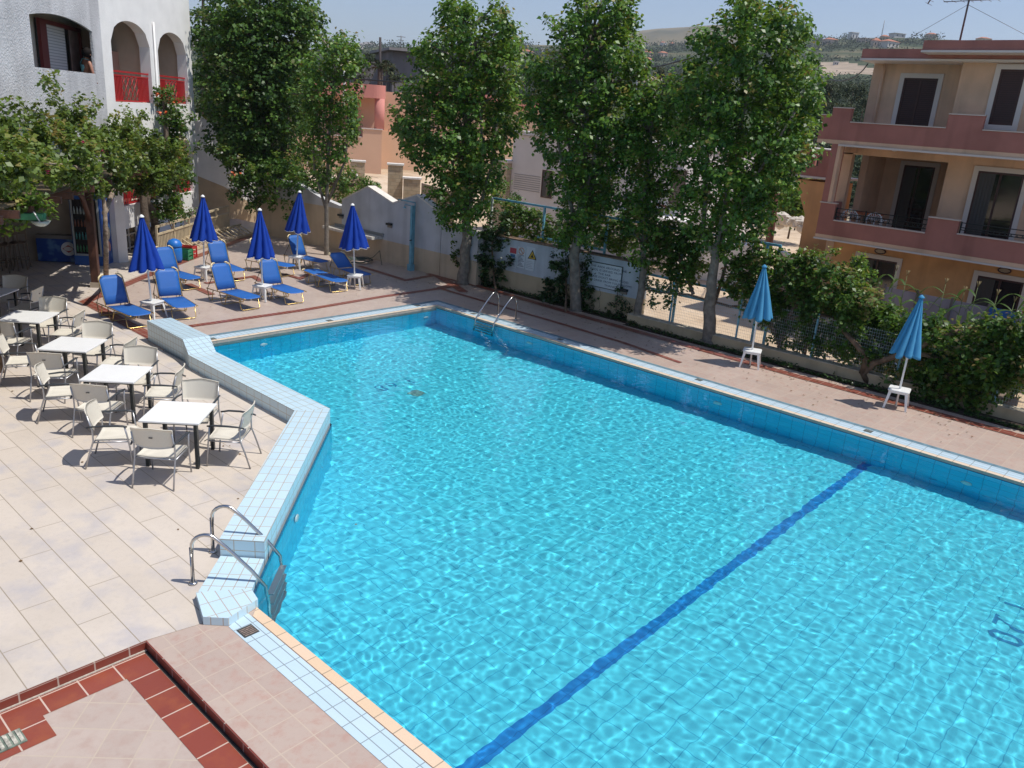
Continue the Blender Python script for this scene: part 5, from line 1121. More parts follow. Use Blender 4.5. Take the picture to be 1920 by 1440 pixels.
# white plastic chairs and table on the middle balcony
def plastic_chair(loc, rz, lab):
    g = thing('plastic_chair', lab, 'chair', loc, rz, 'white plastic chairs on the pink house balcony')
    mb = MB(); mb.box(-.22, .22, -.2, .24, .40, .43); mb.build('seat', m_pl, g, world=False, bevel=.01)
    mb = MB(); r0, r1, zc = .05, .26, .58
    for k in range(9):
        t = rad(20 + k * 17.5); mb.tube([(r0*math.cos(t), -.22, zc + r0*math.sin(t)), (r1*math.cos(t), -.27, zc + r1*math.sin(t))], .011, 4)
    mb.tube([(r1*math.cos(t), -.27, zc + r1*math.sin(t)) for t in np.linspace(rad(-10), rad(190), 14)], .018, 6); mb.tube([(-.24, -.24, .43), (-.26, -.25, .56)], .018, 5); mb.tube([(.24, -.24, .43), (.26, -.25, .56)], .018, 5); mb.build('backrest', m_pl, g, world=False)
    for s in (-1, 1):
        mb = MB(); mb.tube([(s*.25, -.22, .62), (s*.26, .15, .62), (s*.25, .2, .42)], .018, 5); mb.build('armrest', m_pl, g, world=False)
        for y in (-.2, .22): mb = MB(); mb.tube([(s*.21, y, .41), (s*.24, y*1.15, 0)], .02, 5); mb.build('leg', m_pl, g, world=False)
zf = zA0 + .142
for (x, y, rz, lab) in ((1600, 385, -80, 'left white fan-back plastic chair on the pink house balcony'), (1650, 392, -95, 'right white fan-back plastic chair on the pink house balcony')):
    a = F4.hit(x, y, -.95)[0]; plastic_chair(F4(a, -.95, zf), rad(rz), lab)
a = F4.hit(1627, 390, -1.6)[0]; g = thing('balcony_table', 'small table with orange cloth behind the plastic chairs on the balcony', 'table', F4(a, -1.6, zf))
mb = MB(); mb.box(-.35, .35, -.45, .45, .68, .72); mb.build('tabletop', mat('orange_cloth', (.45, .14, .05), .8), g, world=False)
for sx in (-1, 1):
    for sy in (-1, 1): mb = MB(); mb.tube([(sx*.3, sy*.4, .68), (sx*.3, sy*.4, 0)], .025, 6); mb.build('leg', m_pl, g, world=False)
# ================================================================== GREY-WHITE HOUSE behind the poplars (parallel to the pool)
X5 = 31.5; F5 = Frame((X5, 0), (0, 1), -1); gh = thing('white_house', 'low greyish white house glimpsed through the poplars', 'house', (X5, 16, -.8))
y0, zt_ = F5.hit(962, 275); y1 = F5.hit(1345, 400)[0]
m_gw = mat('grey_white_render', (.60, .57, .56), .85, nz=(.8, .06))
w_ = MB(); w_.box(y1 + 1.9, y0, -7, 0, -.8, zt_ + .6, F5); w_.build('wall', m_gw, gh)
w_ = MB(); w_.box(y1 + 1.8, y0 + .1, -7.1, .15, zt_ + .62, zt_ + .8, F5); w_.build('roof_slab', m_gw, gh)
w_ = MB(); a0 = F5.hit(965, 330)[0]; a1 = F5.hit(1016, 340)[0]
for k in range(8): z = F5.hit(990, 329)[1] - k * .105; w_.box(a1, a0, .001, .02, z - .012, z + .012, F5)
w_.build('louvre_grooves', mat('groove_dark', (.24, .22, .22), .8), gh)
for (x0, ya, x1, yb) in ((1018, 318, 1040, 372), (1262, 318, 1290, 385), (1100, 330, 1120, 392)):
    window(gh, F5, x0, ya, x1, yb, 0, m_glassd if x0 < 1200 else mat('brown_curtain', (.14, .11, .09), .8), fw=.06, sill=False)
w_ = MB(); z0r, z1r = F5.hit(1270, 414, 1.4)[1], F5.hit(1270, 391, 1.4)[1]; b0, b1 = F5.hit(1235, 400, 1.4)[0], F5.hit(1298, 405, 1.4)[0]
w_.box(b1 - .0, b0 + 3, 0, 1.4, z0r - .35, z0r, F5); w_.box(b1 - .5, b1, .9, 1.4, -.8, z1r + .45, F5); w_.build('terrace', mat('bright_white_render', (.78, .76, .73), .85, nz=(2, .04)), gh)
w_ = MB(); w_.box(b1, b0 + 3, 1.3, 1.36, z1r - .03, z1r + .05, F5)
for i in range(5):
    u = b1 + i * .9; w_.tube([F5(u, 1.33, z0r), F5(u + .45, 1.33, z1r)], .02, 4); w_.tube([F5(u + .9, 1.33, z0r), F5(u + .45, 1.33, z1r)], .02, 4)
w_.build('terrace_railing', mat('rust_rail', (.16, .05, .045), .6), gh)
w_ = MB(); w_.box(b1 - 2.6, b1 - .52, .2, 1.1, -.8, 1.0, F5); w_.build('garden_wall', MATS['bright_white_render'], gh)
# ochre corner pier beside it
g = thing('stone_pier', 'ochre stone pier at the left end of the white house', 'pier', (X5, y0 + .6, -.8)); m_st = tile('pale_stone', (.46, .36, .24), (.54, .44, .31), (.34, .28, .20), .42, .17, ms=.012, off=.5, rough=.9, blotch=(.38, .27, .17), bscale=4, bamt=.6, bump=.8, dirt=.15)
w_ = MB(); w_.box(y0 + .03, y0 + 1.1, -1, .3, -.8, F5.hit(950, 305)[1], F5); w_.build('shaft', m_st, g)
w_ = MB(); w_.box(y0 - .03, y0 + 1.16, -1.05, .35, F5.hit(950, 305)[1] + .002, F5.hit(950, 305)[1] + .12, F5); w_.build('cap', m_marb, g)
# ================================================================== PEACH HOUSE (left centre)
dv = ray(690, 194)[:2]; dv = dv / np.linalg.norm(dv); G0 = P(715, 327, .85); F6 = Frame(G0, (dv[1], -dv[0])); zg = .85
m_pch = mat('peach_wall', (.66, .42, .29), .85, nz=(.5, .05)); m_pk = mat('salmon_band', (.58, .23, .19), .8, nz=(.5, .05))
pc = thing('peach_house', 'peach house with salmon roof band and round corner column behind the wall', 'house', (G0[0], G0[1], zg))
L0 = F6.hit(535, 250)[0]; zp, zr0, zr1 = F6.hit(700, 243)[1], F6.hit(700, 184)[1], F6.hit(690, 158)[1]; zlow = F6.hit(650, 256)[1]
w_ = MB(); w_.box(L0, -.02, -9, 0, zg - 1, zlow, F6); w_.box(F6.hit(680, 250)[0], 0, -.2, 0, zlow, zp, F6); w_.box(-.2, 0, -4.5, -.2, zlow, zp, F6); w_.build('lower_wall', m_pch, pc)
w_ = MB(); w_.box(F6.hit(678, 250)[0], .06, -.24, .05, zp + .001, zp + .07, F6); w_.box(L0, F6.hit(678, 250)[0], -.24, .05, zlow + .001, zlow + .06, F6); w_.build('parapet_cap', m_marb, pc)
rx = F6.hit(720, 200)[0]; w_ = MB(); w_.box(L0 + 2, rx - .4, -9, -2.2, zlow - .2, zr1 - .2, F6); w_.box(rx - .4, rx + 3.2, -9, -4.6, zg, zr1 - .3, F6); w_.build('upper_wall', m_pch, pc)
w_ = MB(); r_ = .75; pts = [(L0 + 1.5, -9)] + [(L0 + 1.5, .1)] + [(rx + .1 - r_ + r_*math.sin(t), .1 - r_ + r_*math.cos(t)) for t in np.linspace(0, math.pi/2, 8)] + [(rx + .1, -9)]
w_.prism(pts, zr0, zr1, fr=lambda a, n, z: F6(a, n, z)); w_.build('roof_band', m_pk, pc)
w_ = MB(); w_.lathe([(.33, zp), (.33, zr0)], (*F6(rx - .28, -.35, 0)[:2], 0), 20); w_.build('round_column', m_pk, pc)
a0, _ = F6.hit(653, 200, -2.2); a1, _ = F6.hit(670, 200, -2.2); zt_ = F6.hit(660, 194, -2.2)[1]
w_ = MB(); w_.box(a0, a1, -2.19, -2.1, zlow, zt_, F6); w_.build('balcony_door', m_glassd, pc)
w_ = MB(); b0 = F6.hit(645, 250, -.1)[0]; b1 = F6.hit(679, 250, -.1)[0]
for z in (zlow + .12, zlow + .5, zlow + .85): w_.box(b0, b1, -.12, -.08, z, z + .03, F6)
for i in range(12): u = b0 + (b1 - b0) * i / 11; w_.box(u - .012, u + .012, -.11, -.09, zlow + .06, zlow + .86, F6)
w_.build('balcony_railing', m_blk, pc)
window(pc, F6, 577, 282, 604, 312, 0, m_glassd, fw=.06, sill=False)
w_ = MB(); w_.box(.0, 12, -4.6, -4.3, zg - 1, zlow + .4, F6); w_.box(12, 12.3, -9, -4.3, zg - 1, zlow + .4, F6); w_.box(3.5, 12, -9, -4.6, zlow + .4, zr1 - .6, F6); w_.build('side_wing', mat('sunlit_peach', (.72, .50, .34), .85, nz=(.5, .05)), pc)  # paler than the front wall: sunlight on this side is mixed into the colour
w_ = MB(); w_.box(3.4, 12.3, -9.2, -4.2, zr1 - .6, zr1 + .0, F6); w_.build('side_roof_band', m_pk, pc)
# pavement, stone gate piers in front of it
def pier(x0, x1, yt, yb, dist, lab, th=.55, extra=None):
    c0, c1 = D(x0, (yt+yb)/2, dist=dist), D(x1, (yt+yb)/2, dist=dist); zt_ = D((x0+x1)/2, yt, dist=dist)[2]; zb_ = D((x0+x1)/2, yb, dist=dist)[2]; fr = Frame(c0, c1 - c0); L_ = np.linalg.norm((c1-c0)[:2])
    g = thing('stone_pier', lab, 'pier', (c0[0], c0[1], zb_)); w_ = MB(); w_.box(0, L_, -th, 0, zb_ - 1.5, zt_ - .08, fr); w_.build('shaft', m_st, g)
    w_ = MB(); w_.box(-.05, L_ + .05, -th - .05, .05, zt_ - .078, zt_, fr); w_.build('cap', m_capw, g); return fr, L_, zt_, zb_
pier(657, 684, 301, 350, 44, 'small pale stone gate pier in front of the peach house'); pier(727, 755, 307, 380, 40, 'tall pale stone pier right of the peach house gateway')
pier(756, 788, 333, 378, 39.8, 'low stone wall block joined to the right of the tall stone pier'); pier(600, 656, 334, 350, 44.3, 'low stone garden wall left of the small gate pier', th=.4)
c0 = D(790, 350, dist=39.5); c1 = D(850, 370, dist=36); fr = Frame(c0, c1 - c0); g = thing('reed_fence', 'pale reed fence between the stone pier and the large poplar', 'fence', (c0[0], c0[1], -.5)); L_ = np.linalg.norm((c1-c0)[:2])
mb = MB(); mb.box(0, L_, -.06, 0, -1, D(790, 343, dist=39.5)[2], fr); mb.build('reed_panel', tile('reeds', (.42, .34, .26), (.36, .29, .22), (.2, .15, .11), .05, 30, ms=.008, rough=.9, blotch=(.3, .24, .18), bscale=3, bump=.5), g)
# ================================================================== GREY BLOCK HOUSE (unfinished)
dv = ray(770, 120)[:2]; dv = dv / np.linalg.norm(dv); G1 = D(735, 150, dist=85); F7 = Frame(G1, (dv[1] + .25*dv[0], -dv[0] + .25*dv[1])); gb = thing('concrete_house', 'unfinished grey concrete house with flat slab roof on the rise', 'house', tuple(G1))
m_conc = mat('raw_concrete', (.20, .17, .165), .9, nz=(.6, .2)); a1 = F7.hit(812, 130)[0]; zt_ = F7.hit(760, 97)[1]; zz = F7.hit(760, 92)[1]
w_ = MB(); w_.box(0, a1, -8, 0, G1[2] - 4, zt_, F7); w_.build('wall', m_conc, gb); w_ = MB(); w_.box(-.5, a1 + .8, -8.6, .7, zt_ + .002, zz, F7); w_.build('roof_slab', mat('slab_concrete', (.30, .27, .26), .9, nz=(1, .15)), gb)
w_ = MB(); w_.box(-3.4, -.02, -4, -1, G1[2] - 4, F7.hit(735, 118)[1], F7); w_.build('side_block', m_conc, gb)
a, z = F7.hit(775, 108); w_ = MB(); w_.box(a, a + .8, .003, .02, z - .5, z + .15, F7); w_.build('window', m_glassd, gb)
g = thing('roof_antenna', 'thin antenna mast on the grey concrete house', 'antenna', F7(F7.hit(756, 92)[0], -1, zz)); ht = D(756, 67, dist=86)[2] - zz
mb = MB(); mb.tube([(0, 0, 0), (0, 0, ht)], .04, 5); mb.tube([(-.3, .3, ht - .1), (.3, -.3, ht - .1)], .025, 4); mb.tube([(-.2, .2, ht - .4), (.2, -.2, ht - .4)], .025, 4); mb.build('mast', m_ant, g, world=False)
# poles and wires
def pole(nm, lab, x, yb, yt, dist, r, m, cat='utility pole'):
    b = D(x[0], yb, dist=dist); t = D(x[1], yt, dist=dist); g = thing(nm, lab, cat, tuple(b)); mb = MB(); mb.tube([(0, 0, -1.5), tuple(t - b)], [r, r * .75], 10); mb.build('shaft', m, g, world=False); return g, b, t
m_rust = mat('rust_brown_pole', (.13, .05, .035), .65, nz=(3, .25))
g, b, t = pole('utility_pole', 'thick rust brown pole behind the right poplar', (1443, 1466), 462, 280, 38, .19, m_rust)
pole('utility_pole', 'thin dark wooden pole left of the grey concrete house', (712, 713), 175, 70, 70, .13, mat('dark_pole', (.05, .04, .04), .8))
pole('lamp_post', 'thin white post rising among the small tree leaves', (645, 646), 165, 120, 50, .08, m_pl, 'post')
pole('lamp_post', 'thin pale post between the two middle poplars', (1194, 1196), 160, 128, 90, .08, mat('post_grey', (.4, .4, .42), .6), 'post')
def wire(lab, pts, r=.02, dists=None):
    P3 = [D(x, y, dist=d) for (x, y, d) in pts]; mb = MB(); mb.tube([tuple(p) for p in P3], r, 5); tag(mb.build('overhead_cable', mat('cable_black', (.02, .02, .022), .5), origin=tuple(P3[0])), lab, 'cable')
wire('slack dark cable hanging from the corner of the pink house roof', [(1627, 120, 31.5), (1618, 132, 32.5), (1605, 143, 34), (1590, 149, 36), (1575, 152, 38), (1558, 150, 40), (1540, 145, 42), (1500, 125, 46)], .022)
wire('dark overhead cable in front of the peach house roof', [(600, 141, 60), (660, 147, 58), (720, 152, 56), (800, 156, 54)], .05)
wire('thick dark cable between the middle poplars', [(1196, 131, 60), (1222, 127, 58), (1250, 121, 56), (1300, 108, 52)], .045)
# ================================================================== rubble wall, car, planter wall
r_ = random.Random(9); rw = thing('rubble_wall', 'low dry stone wall of pale boulders behind the brown pole', 'wall', tuple(D(1490, 420, dist=47))); m_rub = mat('pale_boulder', (.52, .47, .40), .9, nz=(3, .25), bump=(8, .6))
mb = MB()
for i in range(70):
    u = i / 69; x = 1418 + 128 * u; y = 408 + 26 * u - r_.uniform(-4, 12); c = D(x, y, dist=47 - 4 * u + r_.uniform(-.2, .2)); s_ = r_.uniform(.16, .36); n0 = len(mb.v)
    bm = bmesh.new(); bmesh.ops.create_icosphere(bm, subdivisions=1, radius=s_)
    mb.add([(c[0] + v.co.x * r_.uniform(.8, 1.2), c[1] + v.co.y * r_.uniform(.8, 1.3), c[2] + v.co.z * r_.uniform(.6, .95)) for v in bm.verts], [tuple(v.index for v in f.verts) for f in bm.faces]); bm.free()
mb.build('boulder_face', m_rub, rw)
# retaining wall / drive in front of pink house left
c0, c1 = D(1455, 478, dist=33), D(1524, 486, dist=30); fr = Frame(c0, c1 - c0); g = thing('drive_wall', 'low peach garden wall with pale cap left of the pink house', 'wall', (c0[0], c0[1], -.9)); L_ = np.linalg.norm((c1-c0)[:2]); z = D(1460, 468, dist=33)[2]
mb = MB(); mb.box(0, L_, -.2, 0, -1.2, z - .1, fr); mb.build('wall_face', mat('mauve_drive', (.30, .20, .2), .8), g); mb = MB(); mb.box(-.05, L_, -.25, .05, z - .098, z, fr); mb.build('cap', m_marb, g)
# car behind the hedge
def car(loc, rz):
    g = thing('parked_car', 'dark grey car parked behind the hedge, only its roof showing', 'car', loc, rz); m_cp = mat('car_paint', (.07, .072, .08), .25, metal=.5); m_cg = mat('car_glass', (.02, .025, .03), .08, spec=.9)
    def loft(secs, nm, m, parent):
        mb = MB(); k = len(secs[0]); vs = [p for s in secs for p in s]; fs = [(i*k+j, i*k+(j+1) % k, (i+1)*k+(j+1) % k, (i+1)*k+j) for i in range(len(secs)-1) for j in range(k)]
        fs += [tuple(range(k))[::-1], tuple((len(secs)-1)*k + j for j in range(k))]; mb.add(vs, fs, True); o = mb.build(nm, m, parent, world=False); b = o.modifiers.new('sub', 'SUBSURF'); b.levels = 1; b.render_levels = 2; return o
    def sec(x, w, z0, z1): return [(x, -w, z0), (x, w, z0), (x, w * 1.02, (z0 + z1) / 2), (x, w * .93, z1), (x, -w * .93, z1), (x, -w * 1.02, (z0 + z1) / 2)]
    loft([sec(-2.0, .70, .35, .75), sec(-1.85, .80, .25, .92), sec(-.9, .83, .22, .96), sec(.6, .83, .22, .95), sec(1.6, .80, .24, .85), sec(2.0, .72, .32, .68)], 'body', m_cp, g)
    loft([sec(-1.7, .66, .9, .95), sec(-1.2, .70, .9, 1.36), sec(-.4, .72, .9, 1.46), (sec(.35, .70, .9, 1.40)), sec(1.05, .66, .9, .95)], 'cabin_glass', m_cg, g)
    mb = MB(); mb.add([(-1.15, -.60, 1.385), (-1.15, .60, 1.385), (-.4, .63, 1.475), (.3, .60, 1.42), (.3, -.60, 1.42), (-.4, -.63, 1.475)], [(0, 5, 2, 1), (5, 4, 3, 2)]); mb.build('roof', m_cp, g, world=False)
    for sx in (-1.25, 1.3):
        for sy in (-1, 1):
            mb = MB(); mb.lathe([(.20, -.09), (.31, -.09), (.32, 0), (.31, .09), (.2, .09)], (0, 0, 0), 20); mb.xf(Matrix.Translation((sx, sy*.74, .32)) @ Matrix.Rotation(rad(90), 4, 'X')); w = mb.build('wheel', mat('tyre', (.02, .02, .02), .8), g, world=False)
            mb = MB(); mb.lathe([(.05, -.10), (.19, -.092), (.19, .092), (.05, .1)], (0, 0, 0), 16); mb.xf(Matrix.Translation((sx, sy*.74, .32)) @ Matrix.Rotation(rad(90), 4, 'X')); mb.build('rim', mat('rim', (.4, .4, .42), .3, metal=1), w, world=False)
    for sy in (-1, 1): mb = MB(); mb.cbox((1.96, sy*.55, .62), (.1, .3, .14)); mb.build('headlight', mat('headlight', (.6, .62, .65), .1), g, world=False); mb = MB(); mb.cbox((-1.98, sy*.55, .75), (.06, .26, .14)); mb.build('tail_light', mat('tail', (.4, .02, .02), .2), g, world=False)
c = P(1795, 625, .75); car((c[0], c[1], -.62), rad(-82))
c0, c1 = D(1655, 560, X=25.3), D(1925, 600, X=25.0); fr = Frame(c0, c1 - c0); L_ = np.linalg.norm((c1-c0)[:2]); zt_ = D(1800, 566, X=25.1)[2]
g = thing('garden_screen', 'lilac grey cloth screen behind the corn plants', 'screen', (c0[0], c0[1], -.7)); mb = MB(); mb.box(0, L_, -.04, 0, .05, zt_, fr); mb.build('cloth_panel', mat('lilac_cloth', (.33, .29, .36), .9, nz=(2, .15), bump=(6, .5)), g)
mb = MB(); mb.box(0, L_, -.08, .02, -.7, .048, fr); mb.build('brick_base', mat('brick_base', (.40, .17, .10), .9, nz=(5, .2)), g)
for k in range(5): mb = MB(); s_ = L_ * k / 4; mb.box(s_ - .03, s_ + .03, .002, .05, -.6, zt_ + .1, fr); mb.build('post', m_conc, g)
a, z = fr.hit(1885, 575); tw = thing('towel', 'bright blue towel hanging over the lilac screen', 'towel', fr(a, .05, z)); mb = MB(); K = 8; vs = []
for i in range(K + 1):
    for j in range(6): vs.append(fr(a - .35 + .7 * j / 5, .06 + .03*math.sin(j * 2.1) * i / K, zt_ + .03 - .75 * i / K))
mb.add(vs, [(i*6+j, i*6+j+1, (i+1)*6+j+1, (i+1)*6+j) for i in range(K) for j in range(5)], True); mb.build('cloth', mat('towel_blue', (.03, .12, .42), .9), tw)
# ================================================================== TERRAIN
def ssx(x): return min(1., max(0., x))
sky_x = [-400, 300, 600, 680, 700, 760, 840, 960, 1100, 1180, 1350, 1450, 1520, 1600, 1700, 1740, 1900, 2400]
sky_y = [110, 100, 92, 88, 86, 86, 88, 82, 84, 84, 82, 76, 73, 69, 69, 71, 77, 80]
azs, els = [], []
for x, y in zip(sky_x, sky_y): d = ray(x, y); azs.append(math.atan2(d[0], d[1])); els.append(d[2] / math.hypot(d[0], d[1]))
def eltop(az): return float(np.interp(az, azs, els))
RR = 850.
def e_of(r, et): 
    t = ssx((r - 62) / (RR - 62)); return et * t ** .62
def gz(x, y):
    r = math.hypot(x, y); az = math.atan2(x, y)
    base = -.72 if x > 19.2 else -.35
    if r < 36: 
        return base
    et = eltop(az); base = -.72 + 1.6 * ssx((y - 30) / 14) * ssx((r - 38) / 12)
    if r < 62: return base
    rr = min(r, RR); z = H * min(1, (rr - 62) / 60) + (base) * (1 - min(1, (rr - 62) / 60)) + rr * e_of(rr, et)
    z += noise.noise(Vector((x * .012, y * .012, 0))) * 3.0 * ssx((r - 90) / 200) * (1 if r < RR * .8 else ssx((RR - r) / (RR * .2)) )
    if r > RR: z -= (r - RR) * .12
    return z
rings = [19 + i * 3 for i in range(15)] + [64 * 1.03 ** i for i in range(105)]; rings = [r for r in rings if r < 1500]
NA = 420; a0_, a1_ = rad(-75), rad(150); vs = []; fs = []
for r in rings:
    for j in range(NA + 1):
        a = a0_ + (a1_ - a0_) * j / NA; x, y = r * math.sin(a), r * math.cos(a); vs.append((x, y, gz(x, y)))
W = NA + 1
def inpool(p): return p[0] < 19.3 and p[1] > -14 and p[0] > -13
for i in range(len(rings) - 1):
    for j in range(NA):
        f = (i*W+j, (i+1)*W+j, (i+1)*W+j+1, i*W+j+1); c = [sum(vs[q][k] for q in f) / 4 for k in (0, 1)]
        if -14 < c[0] < 18.6 and -14 < c[1] < 34 and max(vs[q][0] for q in f) < 19.1: continue
        fs.append(f)
mb = MB(); mb.add(vs, fs, True)
def ground_mat():
    m, nt, b, N, L = newmat('ground_soil'); ge = N('ShaderNodeNewGeometry').outputs['Position']; setin(b, Roughness=.95); b.inputs['Specular IOR Level'].default_value = .2
    ln = N('ShaderNodeVectorMath'); ln.operation = 'LENGTH'; L(ge, ln.inputs[0])
    def nz(sc, det, els_):
        n = N('ShaderNodeTexNoise'); n.inputs['Scale'].default_value = sc; n.inputs['Detail'].default_value = det; L(ge, n.inputs['Vector']); c = N('ShaderNodeValToRGB'); e = c.color_ramp.elements
        while len(e) < len(els_): e.new(.5)
        for i, (p, q) in enumerate(els_): e[i].position = p; e[i].color = (*q, 1)
        L(n.outputs[0], c.inputs[0]); return c.outputs[0]
    sand = nz(.8, 8, [(.3, (.47, .35, .24)), (.52, (.58, .45, .32)), (.7, (.66, .53, .40))])
    hill = nz(.03, 9, [(.36, (.040, .058, .026)), (.52, (.065, .078, .036)), (.66, (.13, .12, .065)), (.78, (.28, .22, .14))])
    mr = N('ShaderNodeMapRange'); mr.inputs[1].default_value = 55; mr.inputs[2].default_value = 75; L(ln.outputs['Value'], mr.inputs[0])
    mx = N('ShaderNodeMix'); mx.data_type = 'RGBA'; L(mr.outputs[0], mx.inputs[0]); L(sand, mx.inputs[6]); L(hill, mx.inputs[7]); L(mx.outputs[2], b.inputs['Base Color'])
    n = N('ShaderNodeTexNoise'); n.inputs['Scale'].default_value = 5; n.inputs['Detail'].default_value = 6; L(ge, n.inputs['Vector']); bp = N('ShaderNodeBump'); bp.inputs['Strength'].default_value = .5; bp.inputs['Distance'].default_value = .06; L(n.outputs[0], bp.inputs['Height']); L(bp.outputs[0], b.inputs['Normal']); return m
ground = struct(mb.build('ground', ground_mat()))
mb = MB(); mb.add([(-4000, -4000, -25), (6000, -4000, -25), (6000, 6000, -25), (-4000, 6000, -25)], [(0, 1, 2, 3)]); struct(mb.build('far_ground', mat('far_land', (.16, .14, .09), .95)))
# sloping sandy fields
def place_px(x, y, lift=0.):
    """first terrain point along the photo ray beyond the houses"""
    d = ray(x, y); h = math.hypot(d[0], d[1]); r = 70.
    while r < RR + 10:
        p = CAM + d * (r / h)
        if gz(p[0], p[1]) >= p[2]: break
        r *= 1.01
    return np.array([p[0], p[1], gz(p[0], p[1]) + lift]), r
FIELDS = []
def field(pts, m):
    poly = [tuple(place_px(x, y)[0][:2]) for x, y in pts]; FIELDS.append(poly); k = len(ground.data.materials); ground.data.materials.append(m)
    for p in ground.data.polygons:
        if inpoly(p.center.x, p.center.y, poly): p.material_index = k
def inpoly(x, y, poly):
    ins = False; n = len(poly)
    for i in range(n):
        (x0, y0), (x1, y1) = poly[i], poly[(i+1) % n]
        if (y0 > y) != (y1 > y) and x < (x1 - x0) * (y - y0) / (y1 - y0) + x0: ins = not ins
    return ins
def in_field(x, y): return any(inpoly(x, y, p) for p in FIELDS)
m_fld = mat('dry_field', (.36, .28, .20), .95, nz=(.05, .3)); m_fld2 = mat('dry_scrub_slope', (.24, .19, .10), .95, nz=(.05, .3))
field([(1520, 141), (1545, 118), (1580, 117), (1645, 128), (1645, 142), (1600, 138), (1560, 142)], m_fld); field([(1190, 154), (1215, 142), (1245, 146), (1240, 156)], m_fld)
# distant hills
def ridge(nm, prof, dist, m, depth=500, drop=60):
    mb = MB(); vs = []; n = 60; xs = np.linspace(prof[0][0], prof[-1][0], n); ys = np.interp(xs, [p[0] for p in prof], [p[1] for p in prof]); K = 10
    for i, (x, y) in enumerate(zip(xs, ys)):
        p = D(x, y, dist=dist); d = p[:2] / np.linalg.norm(p[:2]); top = p[2]
        for k in range(K + 1):
            t = k / K; s = (t - .5) * 2; q = p[:2] + d * depth * s; z = -30 + (top + 30) * (1 - abs(s) ** 1.6) * (1 + (.03 * noise.noise(Vector((x * .03, k * .6, 1))) if k != K // 2 else 0)); vs.append((q[0], q[1], z))
    mb.add(vs, [(i*(K+1)+k, (i+1)*(K+1)+k, (i+1)*(K+1)+k+1, i*(K+1)+k+1) for i in range(n-1) for k in range(K)], True); struct(mb.build(nm, m))
m_h1 = mat('hill_scrub', (.085, .085, .05), .95, nz=(.009, .2), col2=(.21, .165, .09)); m_h2 = mat('bare_mountain', (.30, .25, .21), .95, nz=(.004, .2))
ridge('hill', [(1060, 130), (1150, 72), (1180, 60), (1230, 54), (1300, 50), (1345, 46), (1400, 47), (1470, 56), (1530, 72), (1600, 110)], 1500, m_h1, 560)
ridge('mountain', [(560, 130), (640, 94), (668, 82), (688, 78), (704, 82), (730, 90), (790, 110), (900, 130)], 3200, m_h2, 1200)
ridge('hill', [(-200, 120), (300, 70), (380, 76), (420, 96), (560, 112), (700, 140)], 2300, m_h2, 900)
# far houses
m_ter = mat('terracotta_roof', (.42, .16, .09), .85, nz=(.3, .15)); r_ = random.Random(21)
def far_house(x, y, wpx, hpx, col, roof, lab, k):
    p, r = place_px(x, y); dv = p[:2] / np.linalg.norm(p[:2]); w_ = wpx * r / 1516; h_ = hpx * r / 1516 + 1.0; z0 = p[2] - .5; ra = rad([38, 30, 44, 34, 50, 28][k % 6]); dd = np.array([dv[1] * math.cos(ra) + dv[0] * math.sin(ra), -dv[0] * math.cos(ra) + dv[1] * math.sin(ra)]); fr = Frame(p[:2] - dd * w_ / 2, dd)
    g = thing('hillside_house', lab, 'house', (p[0], p[1], z0), 0, 'small houses on the far hillside'); m = mat('far_wall_%d' % k, col, .85); dp = w_ * .7
    mb = MB(); mb.box(0, w_, -dp, 0, z0 - 3, z0 + h_, fr); mb.build('wall', m, g)
    mb = MB(); e = .05 * w_
    if roof == 'hip':
        vs = [fr(-e, e, z0 + h_), fr(w_ + e, e, z0 + h_), fr(w_ + e, -dp - e, z0 + h_), fr(-e, -dp - e, z0 + h_), fr(w_ * .3, -dp / 2, z0 + h_ * 1.38), fr(w_ * .7, -dp / 2, z0 + h_ * 1.38)]
        mb.add(vs, [(0, 1, 5, 4), (1, 2, 5), (2, 3, 4, 5), (3, 0, 4), (3, 2, 1, 0)]); mb.build('roof', m_ter, g)
    else: mb.box(-e, w_ + e, -dp - e, e, z0 + h_, z0 + h_ * 1.1, fr); mb.build('roof', m, g)
    nw = max(2, int(w_ / 4))
    for i in range(min(nw, 6)):
        a = w_ * (i + .5) / nw; mb = MB(); mb.box(a - w_*.035 - .3, a + w_*.035 + .3, .02, .10, z0 + h_ * .35, z0 + h_ * .72, fr); mb.build('window', m_glassd, g)
C1, C2, C3, C4 = (.62, .57, .52), (.60, .45, .36), (.66, .64, .62), (.55, .40, .26)
